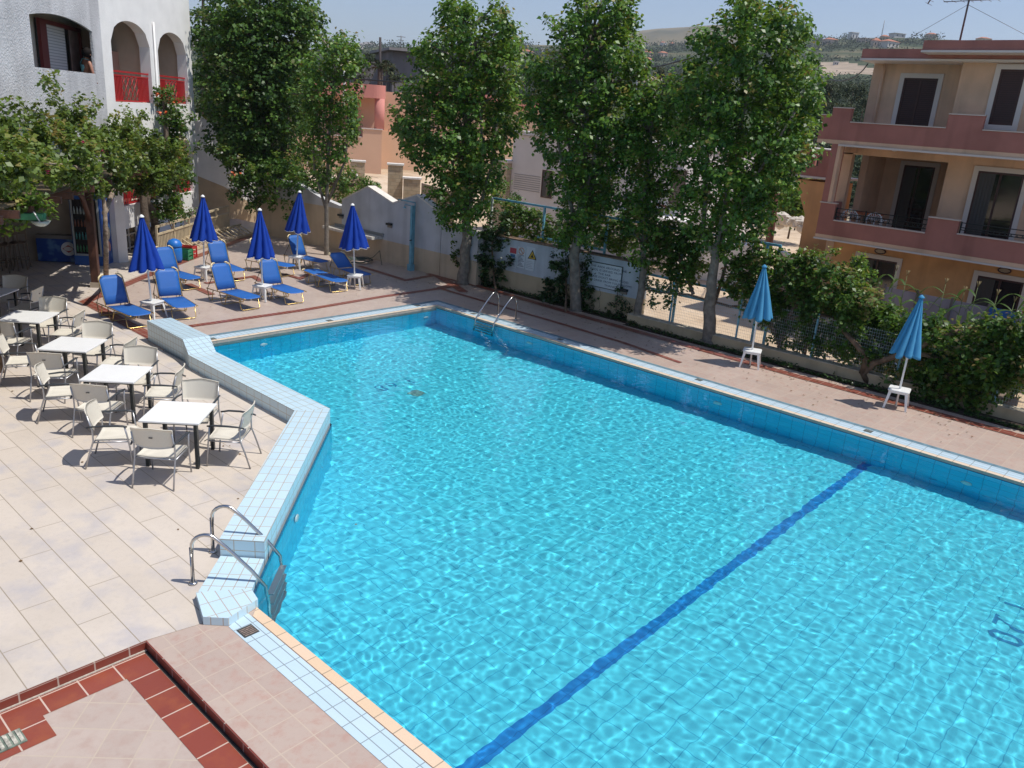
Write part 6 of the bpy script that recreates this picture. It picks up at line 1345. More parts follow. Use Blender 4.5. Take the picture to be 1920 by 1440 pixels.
for k, (x, y, w_, h_, col, roof, lab) in enumerate([
    (1602, 75, 13, 9, C3, 'flat', 'white cubic house standing on the right skyline'), (1560, 83, 20, 6, C2, 'hip', 'long pinkish house left below the white cubic house'), (1632, 80, 26, 4, C2, 'flat', 'low long ochre building right of the white cubic house'),
    (1643, 90, 12, 9, C2, 'hip', 'pink gabled house just above the left roof corner of the pink house'), (1674, 91, 26, 8, C1, 'hip', 'cream two storey house above the pink house roof'), (1660, 76, 12, 5, C4, 'hip', 'tiny ochre house below the skyline mast'),
    (1687, 70, 20, 4, C1, 'flat', 'pale flat roofed house on the skyline right of the mast'), (1190, 76, 8, 4, C3, 'hip', 'leftmost tiny white house on the far slope between poplars'), (1214, 80, 9, 3, C3, 'flat', 'small white house second from left on the far slope'),
    (1245, 78, 8, 5, C2, 'hip', 'tiny reddish house in the middle of the far slope'), (1247, 86, 10, 3, C3, 'flat', 'bright white low house below the tiny reddish house'), (1263, 75, 8, 4, C3, 'hip', 'rightmost tiny white house on the far slope'),
    (1218, 106, 16, 5, C2, 'hip', 'red roofed villa left of a pair between poplars'), (1245, 107, 14, 5, C2, 'hip', 'red roofed villa right of a pair between poplars'), (1217, 122, 18, 7, C1, 'hip', 'larger red roofed house lower between the middle poplars'),
    (990, 106, 22, 7, C2, 'hip', 'pinkish house glimpsed between the left and middle poplars'), (1017, 97, 8, 4, C1, 'flat', 'small pale house right of the pinkish one between poplars'), (1568, 122, 7, 4, C1, 'flat', 'tiny cream hut at the edge of the sandy field'),
    (1850, 74, 18, 5, (.60, .50, .30), 'hip', 'yellowish house with tiled roof above the right roof edge'), (1748, 72, 14, 5, C2, 'hip', 'peach domed house above the roof left of the antenna'), (680, 92, 8, 5, C1, 'flat', 'small cream house at the foot of the bare mountain')]):
    far_house(x, y, w_, h_, col, roof, lab, k)
c, r = place_px(1652, 72); ht = 26 * r / 1516; g = thing('radio_mast', 'thin lattice mast on the skyline left of the pink house roof', 'mast', tuple(c)); mb = MB()
for s in (-1, 1): mb.tube([(s*.8, 0, 0), (s*.15, 0, ht)], .16, 4)
for k in range(8): mb.tube([(-.8 + .08*k, 0, ht*k/8), (.8 - .08*(k+1), 0, ht*(k+1)/8)], .1, 4)
mb.build('mast', mat('mast_grey', (.18, .17, .19), .6), g, world=False)
# ================================================================== VEGETATION
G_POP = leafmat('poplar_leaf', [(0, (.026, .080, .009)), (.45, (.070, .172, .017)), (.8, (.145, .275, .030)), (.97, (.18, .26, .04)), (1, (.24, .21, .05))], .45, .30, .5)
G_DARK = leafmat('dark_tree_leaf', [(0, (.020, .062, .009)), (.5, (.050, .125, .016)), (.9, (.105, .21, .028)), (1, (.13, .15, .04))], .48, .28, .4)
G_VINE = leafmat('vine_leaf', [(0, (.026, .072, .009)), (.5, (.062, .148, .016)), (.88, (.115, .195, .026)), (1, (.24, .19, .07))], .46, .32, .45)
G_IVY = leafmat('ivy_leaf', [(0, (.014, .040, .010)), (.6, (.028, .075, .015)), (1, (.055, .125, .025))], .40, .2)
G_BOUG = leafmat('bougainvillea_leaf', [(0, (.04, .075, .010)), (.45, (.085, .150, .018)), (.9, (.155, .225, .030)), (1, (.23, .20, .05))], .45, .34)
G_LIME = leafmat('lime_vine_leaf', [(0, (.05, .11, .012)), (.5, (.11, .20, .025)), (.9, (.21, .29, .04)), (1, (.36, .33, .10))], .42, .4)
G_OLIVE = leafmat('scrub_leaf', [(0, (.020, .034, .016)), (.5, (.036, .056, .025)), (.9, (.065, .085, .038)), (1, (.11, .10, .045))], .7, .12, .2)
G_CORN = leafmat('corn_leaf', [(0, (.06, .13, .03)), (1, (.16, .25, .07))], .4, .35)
m_bark = mat('poplar_bark', (.20, .175, .145), .9, nz=(7, .35), bump=(18, 1.0)); m_barkd = mat('dark_bark', (.10, .075, .055), .95, nz=(8, .35), bump=(20, 1.0)); m_barkv = mat('vine_wood', (.15, .10, .065), .95, nz=(8, .4), bump=(16, 1.0))
def leaves(name, C, size, m, parent=None, seed=0, tint=None, droop=.25, up=.35, asp=.72, jit=.35, org=None, outn=None):
    """C (N,3) world positions -> one mesh of N folded leaf faces"""
    r = np.random.RandomState(seed); C = np.asarray(C); N = len(C)
    nrm = r.normal(size=(N, 3)); nrm /= np.linalg.norm(nrm, axis=1)[:, None]; nrm[:, 2] = np.abs(nrm[:, 2]) + up
    if outn is not None: nrm += outn * .9
    nrm /= np.linalg.norm(nrm, axis=1)[:, None]
    t = r.normal(size=(N, 3)); t[:, 2] -= droop * 2; t -= (t * nrm).sum(1)[:, None] * nrm; t /= np.linalg.norm(t, axis=1)[:, None] + 1e-9
    b = np.cross(nrm, t); s = size * .92 * (1 + jit * r.uniform(-1, 1, N))[:, None]
    v0 = C - t * s * .5; v2 = C + t * s * .5; mid = C - t * s * .08 ; fold = nrm * s * .12
    v1 = mid + b * s * asp * .5 + fold; v3 = mid - b * s * asp * .5 + fold
    co = np.stack([v0, v1, v2, v3], 1).reshape(-1, 3)
    o3 = np.array(org if org is not None else (parent['_org'] if parent is not None and '_org' in parent else (parent.location if parent is not None else (0, 0, 0))), float)
    co = co - o3
    me = bpy.data.meshes.new(name); me.vertices.add(4*N); me.vertices.foreach_set('co', co.ravel()); me.loops.add(4*N); me.loops.foreach_set('vertex_index', np.arange(4*N))
    me.polygons.add(N); me.polygons.foreach_set('loop_start', np.arange(N)*4); me.polygons.foreach_set('loop_total', np.full(N, 4)); me.update()
    tn = r.uniform(0, 1, N) if tint is None else np.clip(tint + r.normal(0, .17, N), 0, 1)
    at = me.attributes.new('leaf_tint', 'FLOAT', 'FACE'); at.data.foreach_set('value', tn.astype(np.float32)); me.materials.append(m)
    o = bpy.data.objects.new(name, me); COL.objects.link(o)
    if parent is not None: o.parent = parent
    else: o.location = o3
    return o
DENS = 1.5
def cloud(centres, per_m2, clump, seed, flat=1.0):
    """centres: list of (xyz, radius). returns leaf points, tints, outward normals"""
    r = np.random.RandomState(seed); out, tn, on = [], [], []
    for c, R_ in centres:
        nc = max(4, int(8 * (R_ / .45) ** 2)); n = int(per_m2 * DENS * 4 * math.pi * R_ * R_ * .5) + 20
        d = r.normal(size=(nc, 3)); d /= np.linalg.norm(d, axis=1)[:, None]; rad_ = R_ * r.uniform(.35, 1.0, nc) ** .6
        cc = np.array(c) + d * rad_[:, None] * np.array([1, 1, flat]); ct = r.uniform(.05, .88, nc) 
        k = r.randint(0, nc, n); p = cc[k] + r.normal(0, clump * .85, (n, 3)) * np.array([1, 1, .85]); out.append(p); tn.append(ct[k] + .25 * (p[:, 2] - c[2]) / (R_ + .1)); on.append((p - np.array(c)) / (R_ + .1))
    return np.concatenate(out), np.concatenate(tn), np.concatenate(on)
def px_blobs(bl, dist, axis=None, W=None, seed=0, copies=3, scale=1.0):
    r = random.Random(seed); out = []
    for (x, y, rp) in bl:
        c = D(x, y, dist=dist); sl = np.linalg.norm(c - CAM); R_ = rp * sl / 1516 * scale; dv = (c - CAM) / sl
        if W: dep = math.sqrt(max(.15, 1 - ((x - axis) / W) ** 2)) * W * dist / 1516 * .8
        else: dep = 0
        n = copies if dep > R_ * .8 else 1
        if W:
            for _ in range(3):
                v = Vector((r.uniform(-1, 1), r.uniform(-1, 1), r.uniform(-.4, 1.3))).normalized(); out.append((c + np.array(v) * R_ * r.uniform(1.0, 1.28), R_ * r.uniform(.16, .3)))
        for k in range(n):
            o = 0 if n == 1 else (-1 + 2 * k / (n - 1)) * dep * r.uniform(.7, 1.0)
            j = 0 if (n == 1 or k == 0) else .25 * R_
            f = 1 + o / sl * .85; q = CAM + (c - CAM) * f; q = q + np.array([r.uniform(-j, j), r.uniform(-j, j), r.uniform(-j, j)]); out.append((q, R_ * (f if f < 1.1 else 1.1)))
    return out
def tree(name, lab, base_px, blobs, trunk, m_leaf, m_b, dens, lsz, clump, seed, W=None, cat='tree', group=None, r0=.2, branches=True, dist=None, base=None, stems=None, z0=0.):
    b = P(*base_px, z0) if base is None else np.array(base, float); dist = dist or math.hypot(b[0], b[1]); g = thing(name, lab, cat, (b[0], b[1], b[2] - .02), 0, group)
    axis = sum(q[0] for q in blobs) / len(blobs); cs = px_blobs(blobs, dist, axis, W, seed, scale=1.06)
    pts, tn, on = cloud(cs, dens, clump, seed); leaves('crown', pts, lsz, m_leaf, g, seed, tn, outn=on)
    r = random.Random(seed); mb = MB(); tp = [tuple(b + np.array([0, 0, -.1]))] + [tuple(D(x, y, dist=dist) if k else b) for k, (x, y) in enumerate(trunk)][0:]
    n = len(tp); rr = [r0 * 1.35] + [r0 * (1 - .75 * k / n) for k in range(1, n)]; 
    # subdivide with wobble
    P2, R2 = [], []
    for i in range(n - 1):
        for k in range(4):
            f = k / 4; a, c = Vector(tp[i]), Vector(tp[i+1]); w = Vector((r.uniform(-1, 1), r.uniform(-1, 1), 0)) * r0 * .18 if (i or k) else Vector(); P2.append(a.lerp(c, f) + w); R2.append(rr[i] * (1-f) + rr[i+1] * f)
    P2.append(Vector(tp[-1])); R2.append(rr[-1]); mb.tube(P2, R2, 12)
    for st in (stems or []):
        q = [D(x, y, dist=dist + o) for x, y, o in st[1]]; q = [tuple(v) for v in q]; mb.tube(q, [st[0] * (1 - .55 * k / len(q)) for k in range(len(q))], 8)
    mb.build('trunk', m_b, g)
    if branches:
        mb = MB(); up_ = [p for p in P2 if p.z > P2[0].z + (P2[-1].z - P2[0].z) * .35]
        for k, (c, R_) in enumerate(cs):
            if k % 2: continue
            c = Vector(c); cand = [p for p in up_ if p.z < c.z - .2] or [up_[0]]; s = min(cand, key=lambda p: (p - c).length + r.uniform(0, 1.2)); m_ = (s + c) / 2 + Vector((r.uniform(-.2, .2), r.uniform(-.2, .2), r.uniform(-.05, .35)))
            mb.tube([s, m_, c], [.045 * (r0/.2), .028, .010], 6)
        mb.build('limb', m_b, g)
    return g, cs
T1 = [(852, 35, 26), (880, 62, 28), (935, 50, 28), (957, 82, 26), (828, 85, 30), (890, 110, 42), (945, 130, 38), (803, 118, 26), (800, 170, 42), (860, 180, 48), (925, 185, 46), (775, 225, 38), (840, 245, 52), (910, 250, 52), (948, 220, 32), (795, 282, 34), (850, 310, 48), (910, 310, 40), (838, 362, 34), (885, 370, 36), (865, 412, 28), (832, 402, 14), (868, 20, 14), (842, 15, 14)]
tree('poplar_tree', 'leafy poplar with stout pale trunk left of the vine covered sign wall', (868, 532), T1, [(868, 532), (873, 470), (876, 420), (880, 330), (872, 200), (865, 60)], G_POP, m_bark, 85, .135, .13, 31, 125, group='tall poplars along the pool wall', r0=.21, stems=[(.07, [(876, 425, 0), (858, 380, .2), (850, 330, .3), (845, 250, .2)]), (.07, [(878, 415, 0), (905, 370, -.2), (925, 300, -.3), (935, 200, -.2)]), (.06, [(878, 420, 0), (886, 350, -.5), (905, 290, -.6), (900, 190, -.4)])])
T2 = [(1085, 28, 22), (1100, 12, 22), (1150, 12, 30), (1172, 38, 30), (1062, 72, 32), (1110, 80, 42), (1158, 90, 38), (1045, 130, 38), (1100, 150, 52), (1160, 150, 42), (1192, 130, 22), (1030, 190, 38), (1090, 220, 56), (1150, 220, 46), (1005, 195, 24), (1042, 260, 42), (1100, 290, 50), (1150, 290, 36), (1062, 330, 36), (1110, 350, 42), (1078, 390, 36), (1100, 430, 32), (1138, 372, 28), (1062, 438, 24), (1000, 120, 16)]
tree('poplar_tree', 'tallest narrow topped poplar right of the ivy mound on the sign wall', (1080, 582), T2, [(1080, 582), (1076, 500), (1084, 430), (1095, 320), (1105, 180), (1110, 60)], G_POP, m_bark, 85, .125, .12, 32, 110, group='tall poplars along the pool wall', r0=.19, stems=[(.06, [(1086, 420, 0), (1110, 350, .2), (1140, 250, .3), (1150, 120, .2)]), (.06, [(1084, 430, 0), (1060, 350, -.3), (1045, 250, -.4)]), (.05, [(1088, 400, 0), (1118, 280, -.6), (1130, 180, -.6)])])
T3 = [(1212, 195, 28), (1240, 175, 28), (1182, 250, 36), (1225, 250, 40), (1197, 300, 40), (1235, 310, 34), (1200, 350, 36), (1226, 380, 34), (1190, 410, 32), (1220, 440, 28), (1200, 472, 22), (1232, 215, 28)]
tree('poplar_tree', 'slender poplar with thin trunk at the right end of the sign wall', (1193, 606), T3, [(1193, 606), (1203, 540), (1208, 460), (1214, 330), (1225, 180)], G_POP, m_bark, 80, .12, .12, 33, 65, group='tall poplars along the pool wall', r0=.13)
T4 = [(1415, 18, 24), (1390, 36, 26), (1440, 60, 34), (1482, 45, 26), (1502, 62, 18), (1380, 82, 38), (1430, 112, 46), (1490, 112, 34), (1318, 72, 18), (1336, 108, 30), (1282, 150, 30), (1310, 172, 40), (1370, 162, 50), (1430, 180, 52), (1495, 172, 40), (1522, 200, 14), (1272, 212, 36), (1330, 232, 46), (1390, 242, 52), (1450, 250, 52), (1504, 245, 28), (1290, 272, 40), (1350, 300, 46), (1410, 312, 50), (1468, 300, 42), (1500, 288, 22), (1318, 342, 34), (1380, 358, 40), (1430, 352, 36), (1462, 330, 32), (1402, 392, 24), (1440, 382, 22), (1328, 392, 24), (1400, 8, 16), (1460, 30, 18), (1360, 400, 24), (1300, 420, 20), (1345, 428, 18), (1390, 425, 18), (1430, 410, 18), (1318, 452, 14), (1372, 455, 14), (1290, 385, 20), (1410, 440, 10), (1355, 478, 10)]
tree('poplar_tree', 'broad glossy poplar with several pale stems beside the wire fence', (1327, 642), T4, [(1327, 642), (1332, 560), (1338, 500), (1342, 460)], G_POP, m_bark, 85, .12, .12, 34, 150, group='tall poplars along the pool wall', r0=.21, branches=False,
     stems=[(.075, [(1340, 480, 0), (1318, 440, .1), (1322, 370, .2), (1328, 250, .3), (1335, 120, .3)]), (.07, [(1342, 470, 0), (1352, 420, -.1), (1370, 330, -.2), (1400, 180, -.3), (1415, 60, -.3)]), (.065, [(1344, 470, 0), (1370, 420, .2), (1405, 340, .4), (1450, 220, .6), (1480, 110, .6)]), (.045, [(1350, 440, 0), (1380, 400, -.5), (1430, 310, -.8), (1490, 210, -.8)])])
T0 = [(430, 12, 36), (500, 5, 42), (556, 18, 36), (412, 60, 40), (470, 70, 50), (538, 72, 50), (578, 45, 24), (430, 130, 45), (500, 140, 54), (556, 130, 42), (424, 190, 38), (480, 210, 50), (538, 208, 44), (450, 258, 40), (510, 278, 44), (462, 310, 30), (520, 328, 36), (492, 358, 28), (440, 240, 28)]
tree('leafy_tree', 'big dark leafy tree in front of the sloping stair wall', (504, 434), T0, [(504, 434), (505, 380), (498, 300), (492, 180), (488, 60)], G_DARK, m_barkd, 62, .17, .16, 35, 115, r0=.30, stems=[(.16, [(520, 436, .3), (522, 380, .3), (530, 300, .5), (545, 150, .6)]), (.1, [(508, 400, 0), (470, 300, -.4), (445, 200, -.5)])])
T0b = [(615, 88, 20), (650, 82, 14), (600, 130, 30), (640, 130, 30), (664, 108, 13), (590, 180, 32), (640, 185, 30), (602, 230, 28), (645, 236, 26), (615, 280, 22), (580, 262, 18), (640, 285, 16), (604, 330, 12)]
tree('leafy_tree', 'slim light green tree with bare lower trunk by the wash shelf', (613, 478), T0b, [(613, 478), (612, 400), (614, 330), (620, 230), (628, 110)], G_POP, m_bark, 60, .14, .14, 36, 62, r0=.10, stems=[(.05, [(613, 400, 0), (590, 320, .3), (585, 220, .3)]), (.05, [(614, 380, 0), (648, 300, -.2), (655, 180, -.2)])])
LV = [(440, 300, 13), (412, 286, 9), (450, 336, 14), (480, 320, 20), (530, 320, 30), (580, 322, 30), (630, 332, 26), (660, 350, 18), (684, 346, 11), (560, 350, 25), (600, 364, 20), (500, 372, 20), (440, 366, 9), (470, 386, 8), (545, 386, 12), (640, 370, 11), (425, 275, 8), (700, 352, 6), (395, 279, 5), (540, 405, 7), (560, 420, 5), (590, 405, 7)]
g, cs = tree('flowering_shrub', 'dark spreading shrub with white and orange blooms over the boundary wall', (528, 440), LV, [(528, 440), (540, 410), (552, 385), (562, 350)], G_VINE, m_barkd, 75, .13, .11, 37, 150, cat='shrub', r0=.07, stems=[(.035, [(540, 412, 0), (560, 408, -.1), (568, 395, -.1), (560, 375, 0)])])
def flowers(parent, cs, m, n, size, seed, nm='flower'):
    r = np.random.RandomState(seed)
    for k in range(n):
        c, R_ = cs[r.randint(len(cs))]; d = r.normal(size=3); d[2] = abs(d[2]) * .6; d -= .8 * (np.array(c) - CAM) / np.linalg.norm(np.array(c) - CAM); d /= np.linalg.norm(d); q = np.array(c) + d * R_ * 1.0
        leaves(nm, np.array([q + r.normal(0, size * .45, 3) for _ in range(8)]), size * 1.2, m, parent, seed + k, asp=.9)
m_fw = mat('white_petal', (.75, .72, .68), .6); m_fo = mat('orange_petal', (.62, .12, .035), .55); m_fm = mat('magenta_petal', (.36, .02, .09), .55)
flowers(g, cs, m_fw, 12, .07, 1); flowers(g, cs, m_fo, 6, .07, 2)
# ---- climbing plants
def climber(lab, blobs, base, stempx, m, dens, lsz, clump, seed, name='climbing_vine', X=None, dist=None, fr=None, n=None, spread=.3, cat='climbing plant', group=None, r0=.04, m_b=None, up=.35, stems=(), pos=None):
    r = random.Random(seed)
    def W_(x, y):
        if pos: return pos(x, y)
        if fr is not None:
            a, z = fr.hit(x, y, n); return np.array(fr(a, n, z))
        return D(x, y, X=X) if X is not None else D(x, y, dist=dist)
    cs = []
    for (x, y, rp) in blobs:
        c = W_(x, y); sl = np.linalg.norm(c - CAM); R_ = (rp * 1.18 + .5) * sl / 1516; dv = (c - CAM) / sl; cs.append((c, R_))
        if R_ > .28: cs.append((c + dv * r.uniform(.4, 1) * spread * 1.6 + np.array([0, 0, -.05]), R_ * .9))
    b = np.array(base, float); g = thing(name, lab, cat, tuple(b), 0, group); pts, tn, on = cloud(cs, dens, clump, seed); leaves('foliage', pts, lsz, m, g, seed, tn, up=up, outn=on * .5)
    mb = MB(); 
    for st in [stempx, *stems]:
        q = [tuple(W_(x, y)) for x, y in st]; 
        if st is stempx: q = [tuple(b)] + q
        k = len(q); mb.tube(q, [r0 * (1 - .7 * i / k) for i in range(k)], 7)
    mb.build('stem', m_b or m_barkv, g); return g, cs
gb_ = 'ivy clumps on the sign wall'
fsn = .16
def basep(x, y): p = P(x, y); return (p[0], p[1], .01)
climber('dense ivy column covering the left end of the sign wall', [(928, 420, 26), (914, 455, 22), (925, 480, 26), (920, 510, 22), (930, 532, 20), (940, 500, 20), (915, 536, 14), (945, 440, 18), (908, 485, 14)], basep(930, 548), [(926, 520), (922, 460), (935, 420)], G_IVY, 130, .11, .09, 41, fr=FSG, n=fsn, group=gb_, name='ivy')
climber('ivy mound round the trunk below the middle of the sign wall', [(1040, 540, 24), (1028, 558, 15), (1060, 520, 20), (1050, 492, 16), (1100, 558, 16), (1096, 512, 16), (1072, 570, 16), (1050, 562, 18), (1095, 535, 16), (1100, 485, 10), (1020, 540, 10), (1062, 478, 14), (1090, 575, 12)], basep(1060, 585), [(1062, 550), (1060, 500)], G_IVY, 130, .11, .09, 42, fr=FSG, n=fsn + .1, group=gb_, name='ivy')
climber('small young ivy creeping up under the pool rules notice', [(1160, 560, 5), (1150, 588, 13), (1168, 592, 12), (1156, 542, 3.5), (1162, 574, 8), (1140, 596, 8), (1178, 585, 7), (1146, 572, 5), (1170, 566, 4), (1120, 592, 4)], basep(1158, 602), [(1155, 585), (1158, 545)], G_IVY, 170, .08, .06, 43, fr=FSG, n=.12, group=gb_, name='ivy', r0=.015)
climber('tiny sprig growing from the wall beside the left poplar trunk', [(853, 470, 6), (858, 480, 7), (855, 492, 6), (860, 500, 5), (850, 478, 4), (850, 455, 3)], tuple(P(858, 506)), [(857, 490), (854, 470)], G_VINE, 170, .09, .05, 44, dist=26.3, name='ivy', r0=.012, cat='climbing plant')
HB = [(955, 392, 18), (985, 402, 18), (1005, 412, 16), (1035, 425, 20), (1060, 445, 14), (1020, 440, 16), (975, 425, 18), (955, 412, 16), (1000, 435, 12), (1130, 420, 22), (1150, 445, 22), (1170, 425, 22), (1120, 450, 14), (1085, 455, 10), (1165, 460, 18), (1180, 405, 18)]
climber('tangled vine draped on the blue frame above the sign wall', HB, (19.35, 17.6, -.6), [(950, 470), (965, 420), (1010, 410), (1100, 430), (1160, 430)], G_VINE, 150, .12, .11, 45, X=19.5, spread=.5)
HC = [(1400, 580, 10), (1385, 505, 16), (1425, 500, 18), (1365, 530, 12), (1440, 590, 14), (1405, 545, 16), (1275, 540, 12), (1300, 470, 16), (1315, 510, 12), (1240, 430, 24), (1265, 455, 26), (1290, 440, 20), (1285, 480, 24), (1250, 490, 20), (1300, 505, 18), (1230, 465, 18), (1270, 515, 16), (1215, 535, 12), (1240, 546, 12), (1262, 550, 10), (1222, 566, 6), (1255, 572, 5), (1400, 505, 22), (1380, 530, 18), (1410, 470, 20), (1440, 500, 26), (1450, 470, 16), (1395, 555, 14), (1420, 540, 18), (1290, 535, 12), (1210, 510, 12), (1370, 490, 12), (1330, 440, 14), (1360, 450, 14)]
g, cs = climber('loose leafy vine trained along the wire fence behind the right poplar', HC, (18.75, 8.1, .02), [(1462, 650), (1445, 600), (1420, 572), (1370, 575), (1290, 552), (1230, 548), (1205, 540)], G_VINE, 165, .12, .11, 46, X=19.0, spread=.35, group='hedge vines along the wire fence', r0=.05, stems=[[(1340, 570), (1360, 500), (1350, 440)], [(1300, 552), (1280, 500), (1260, 450)]])
HD = [(1470, 540, 32), (1480, 580, 30), (1455, 610, 20), (1520, 530, 32), (1560, 545, 34), (1540, 590, 36), (1500, 505, 22), (1590, 570, 34), (1600, 610, 34), (1560, 640, 26), (1510, 625, 24), (1620, 580, 30), (1650, 600, 30), (1640, 640, 32), (1600, 655, 22), (1480, 640, 12), (1535, 660, 14), (1585, 690, 8), (1690, 640, 28), (1680, 600, 24), (1500, 480, 8), (1530, 475, 5), (1520, 488, 8), (1585, 520, 10), (1660, 670, 22), (1465, 500, 16), (1440, 560, 12), (1555, 500, 14)]
climber('thick leafy hedge vine with a twisted trunk between the turquoise parasols', HD, (18.80, 7.75, .02), [(1462, 650), (1475, 600), (1500, 560)], G_VINE, 215, .115, .12, 47, X=19.1, spread=.5, group='hedge vines along the wire fence', r0=.085, stems=[[(1465, 640), (1440, 600), (1410, 580)], [(1480, 600), (1530, 590), (1570, 600)]])
HD += [(1530, 640, 20), (1500, 600, 22), (1560, 665, 16), (1620, 668, 18), (1650, 680, 14), (1465, 570, 22), (1475, 620, 16), (1500, 560, 28), (1535, 615, 26), (1580, 540, 24), (1620, 550, 18), (1575, 600, 30), (1610, 640, 26), (1650, 650, 22), (1700, 615, 24), (1715, 660, 22), (1670, 580, 14), (1440, 540, 20), (1425, 500, 16), (1490, 600, 24)]
HE = [(1720, 600, 16), (1790, 640, 24), (1830, 620, 18), (1750, 690, 26), (1820, 700, 30), (1870, 690, 30), (1880, 655, 26), (1800, 755, 22), (1775, 740, 22), (1835, 720, 26), (1855, 600, 10), (1895, 610, 14), (1745, 640, 26), (1770, 660, 30), (1735, 690, 22), (1800, 680, 32), (1850, 650, 32), (1840, 690, 32), (1900, 640, 32), (1895, 680, 34), (1760, 600, 14), (1860, 620, 18), (1915, 615, 22), (1770, 720, 28), (1800, 735, 28), (1760, 745, 20), (1790, 760, 20), (1830, 745, 24), (1835, 770, 12), (1700, 690, 18), (1680, 710, 12), (1725, 720, 16), (1900, 715, 20), (1870, 715, 22), (1940, 660, 30), (1940, 700, 26), (1700, 745, 7), (1745, 765, 8), (1815, 778, 8)]
climber('massive drooping hedge vine with horizontal bough at the right edge', HE, (18.86, 5.75, .02), [(1618, 700), (1640, 680), (1680, 668), (1730, 664), (1780, 680), (1850, 690)], G_VINE, 205, .115, .12, 48, X=18.75, spread=.6, group='hedge vines along the wire fence', r0=.095, stems=[[(1618, 700), (1625, 670), (1600, 640), (1580, 620)], [(1700, 668), (1740, 640), (1800, 620)], [(1770, 760), (1775, 710), (1790, 690)]])
pts = []; r_ = np.random.RandomState(3)
for k in range(2600):
    y = r_.uniform(-1, 12.2); x = 18.3 + abs(r_.normal(0, .16)) * (1 + .8 * math.sin(y * 1.7)); pts.append((x, y, .03 + abs(r_.normal(0, .03))))
for k in range(1500):
    y = r_.uniform(12, 19); x = 18.55 + abs(r_.normal(0, .1)); pts.append((x, y, .03 + abs(r_.normal(0, .04))))
o = leaves('ground_cover', pts, .07, G_IVY, None, 9, up=1.2, org=(18.5, 8, 0)); tag(o, 'sparse creeping leaves on the soil strip by the low wall', 'ground cover', kind='stuff')
pts = []
for k in range(420):
    t = r_.uniform(0, 1); y = r_.uniform(3, 20); x = 18.2 - abs(r_.normal(0, .9)); 
    if x > 15.9: pts.append((x, y, .016))
for k in range(160): pts.append((r_.uniform(8.5, 18), r_.uniform(18, 30), .024))
for k in range(70): pts.append((r_.uniform(4, 10), r_.uniform(19, 25), .012))
for k in range(26): pts.append((r_.uniform(1.5, 7), r_.uniform(7.4, 18), .010))
o = leaves('leaf_litter', pts, .05, mat('dry_leaf', (.16, .09, .035), .8), None, 19, up=6, org=(15, 12, 0)); tag(o, 'fallen dry leaves scattered over the pool deck and terrace', 'leaf litter', kind='stuff')
# pergola vine
dp = math.hypot(pb[0], pb[1]) - .1
def canopy_pos(x, y):
    n = .75 + .3 * math.sin(x * .09) + (.75 if y > 292 else .4 if y > 250 else -.35)
    fr = F1 if x < 200 else F2
    a, z = fr.hit(x, y, n); return np.array(fr(a, n, z))
BV = [(10, 322, 20), (35, 326, 18), (60, 322, 18), (88, 324, 18), (112, 326, 16), (140, 330, 16), (165, 334, 16), (200, 338, 18), (250, 330, 20), (285, 338, 18), (18, 300, 30), (60, 300, 30), (105, 298, 32), (150, 298, 34), (195, 300, 34), (235, 298, 32), (270, 295, 30), (305, 300, 26), (332, 306, 16), (20, 262, 22), (60, 262, 22), (105, 258, 26), (145, 260, 24), (190, 262, 22), (235, 260, 22), (275, 262, 20), (40, 240, 14), (120, 232, 16), (85, 236, 14), (160, 236, 14), (205, 240, 14), (250, 240, 12), (10, 235, 14), (135, 326, 18), (180, 335, 18), (225, 330, 18), (265, 335, 22), (300, 335, 18), (205, 355, 9), (182, 362, 9), (60, 326, 16), (20, 325, 18), (325, 330, 12),
      (92, 145, 4), (96, 160, 5), (101, 176, 6), (107, 194, 8), (112, 212, 10), (150, 186, 5), (148, 204, 7), (143, 220, 9), (178, 190, 4), (176, 206, 6), (30, 196, 5), (28, 214, 7), (235, 206, 4), (240, 222, 7), (60, 200, 5), (64, 218, 7), (8, 200, 6), (270, 215, 5), (85, 150, 3), (215, 220, 6)]
g, cs = climber('large bougainvillea canopy sprawling over the brown timber pergola', BV, basep(199, 533), [(199, 470), (197, 400), (192, 350), (150, 315), (80, 305)], G_BOUG, 240, .115, .10, 51, pos=canopy_pos, spread=.5, name='bougainvillea', cat='bougainvillea', r0=.07, m_b=mat('pale_vine_bark', (.26, .20, .15), .95, nz=(9, .5), bump=(14, 1)), stems=[[(196, 400), (215, 350), (260, 310)]])
flowers(g, cs[:25], m_fm, 12, .05, 5)
nf = .32
BT = [(306, 178, 12), (312, 200, 16), (320, 225, 18), (328, 250, 18), (318, 278, 22), (336, 300, 18), (340, 330, 18), (322, 352, 20), (305, 372, 20), (325, 390, 16), (300, 398, 13), (340, 225, 10), (350, 240, 7), (296, 340, 18), (290, 315, 16), (345, 275, 9), (362, 222, 5), (370, 278, 4), (335, 405, 9), (300, 215, 10), (345, 190, 6)]
g, cs = climber('trumpet vine with orange flowers climbing the hotel balconies', BT, (*F2(2.7, .3, 0)[:2], -.3), [(285, 470), (272, 420), (268, 360), (290, 320), (312, 260), (308, 190)], G_VINE, 110, .13, .11, 52, fr=F2, n=nf, spread=.25, name='trumpet_vine', cat='climbing plant', r0=.17, m_b=m_barkd, stems=[[(283, 460), (292, 425), (286, 395), (276, 378), (280, 350)]])
flowers(g, cs, m_fo, 18, .08, 6)
BL = [(8, 345, 18), (34, 345, 18), (60, 362, 18), (28, 378, 22), (72, 380, 13), (90, 388, 9), (102, 394, 5), (12, 412, 15), (8, 385, 20), (48, 392, 14), (30, 408, 12), (55, 345, 9), (20, 430, 6), (-12, 380, 25)]
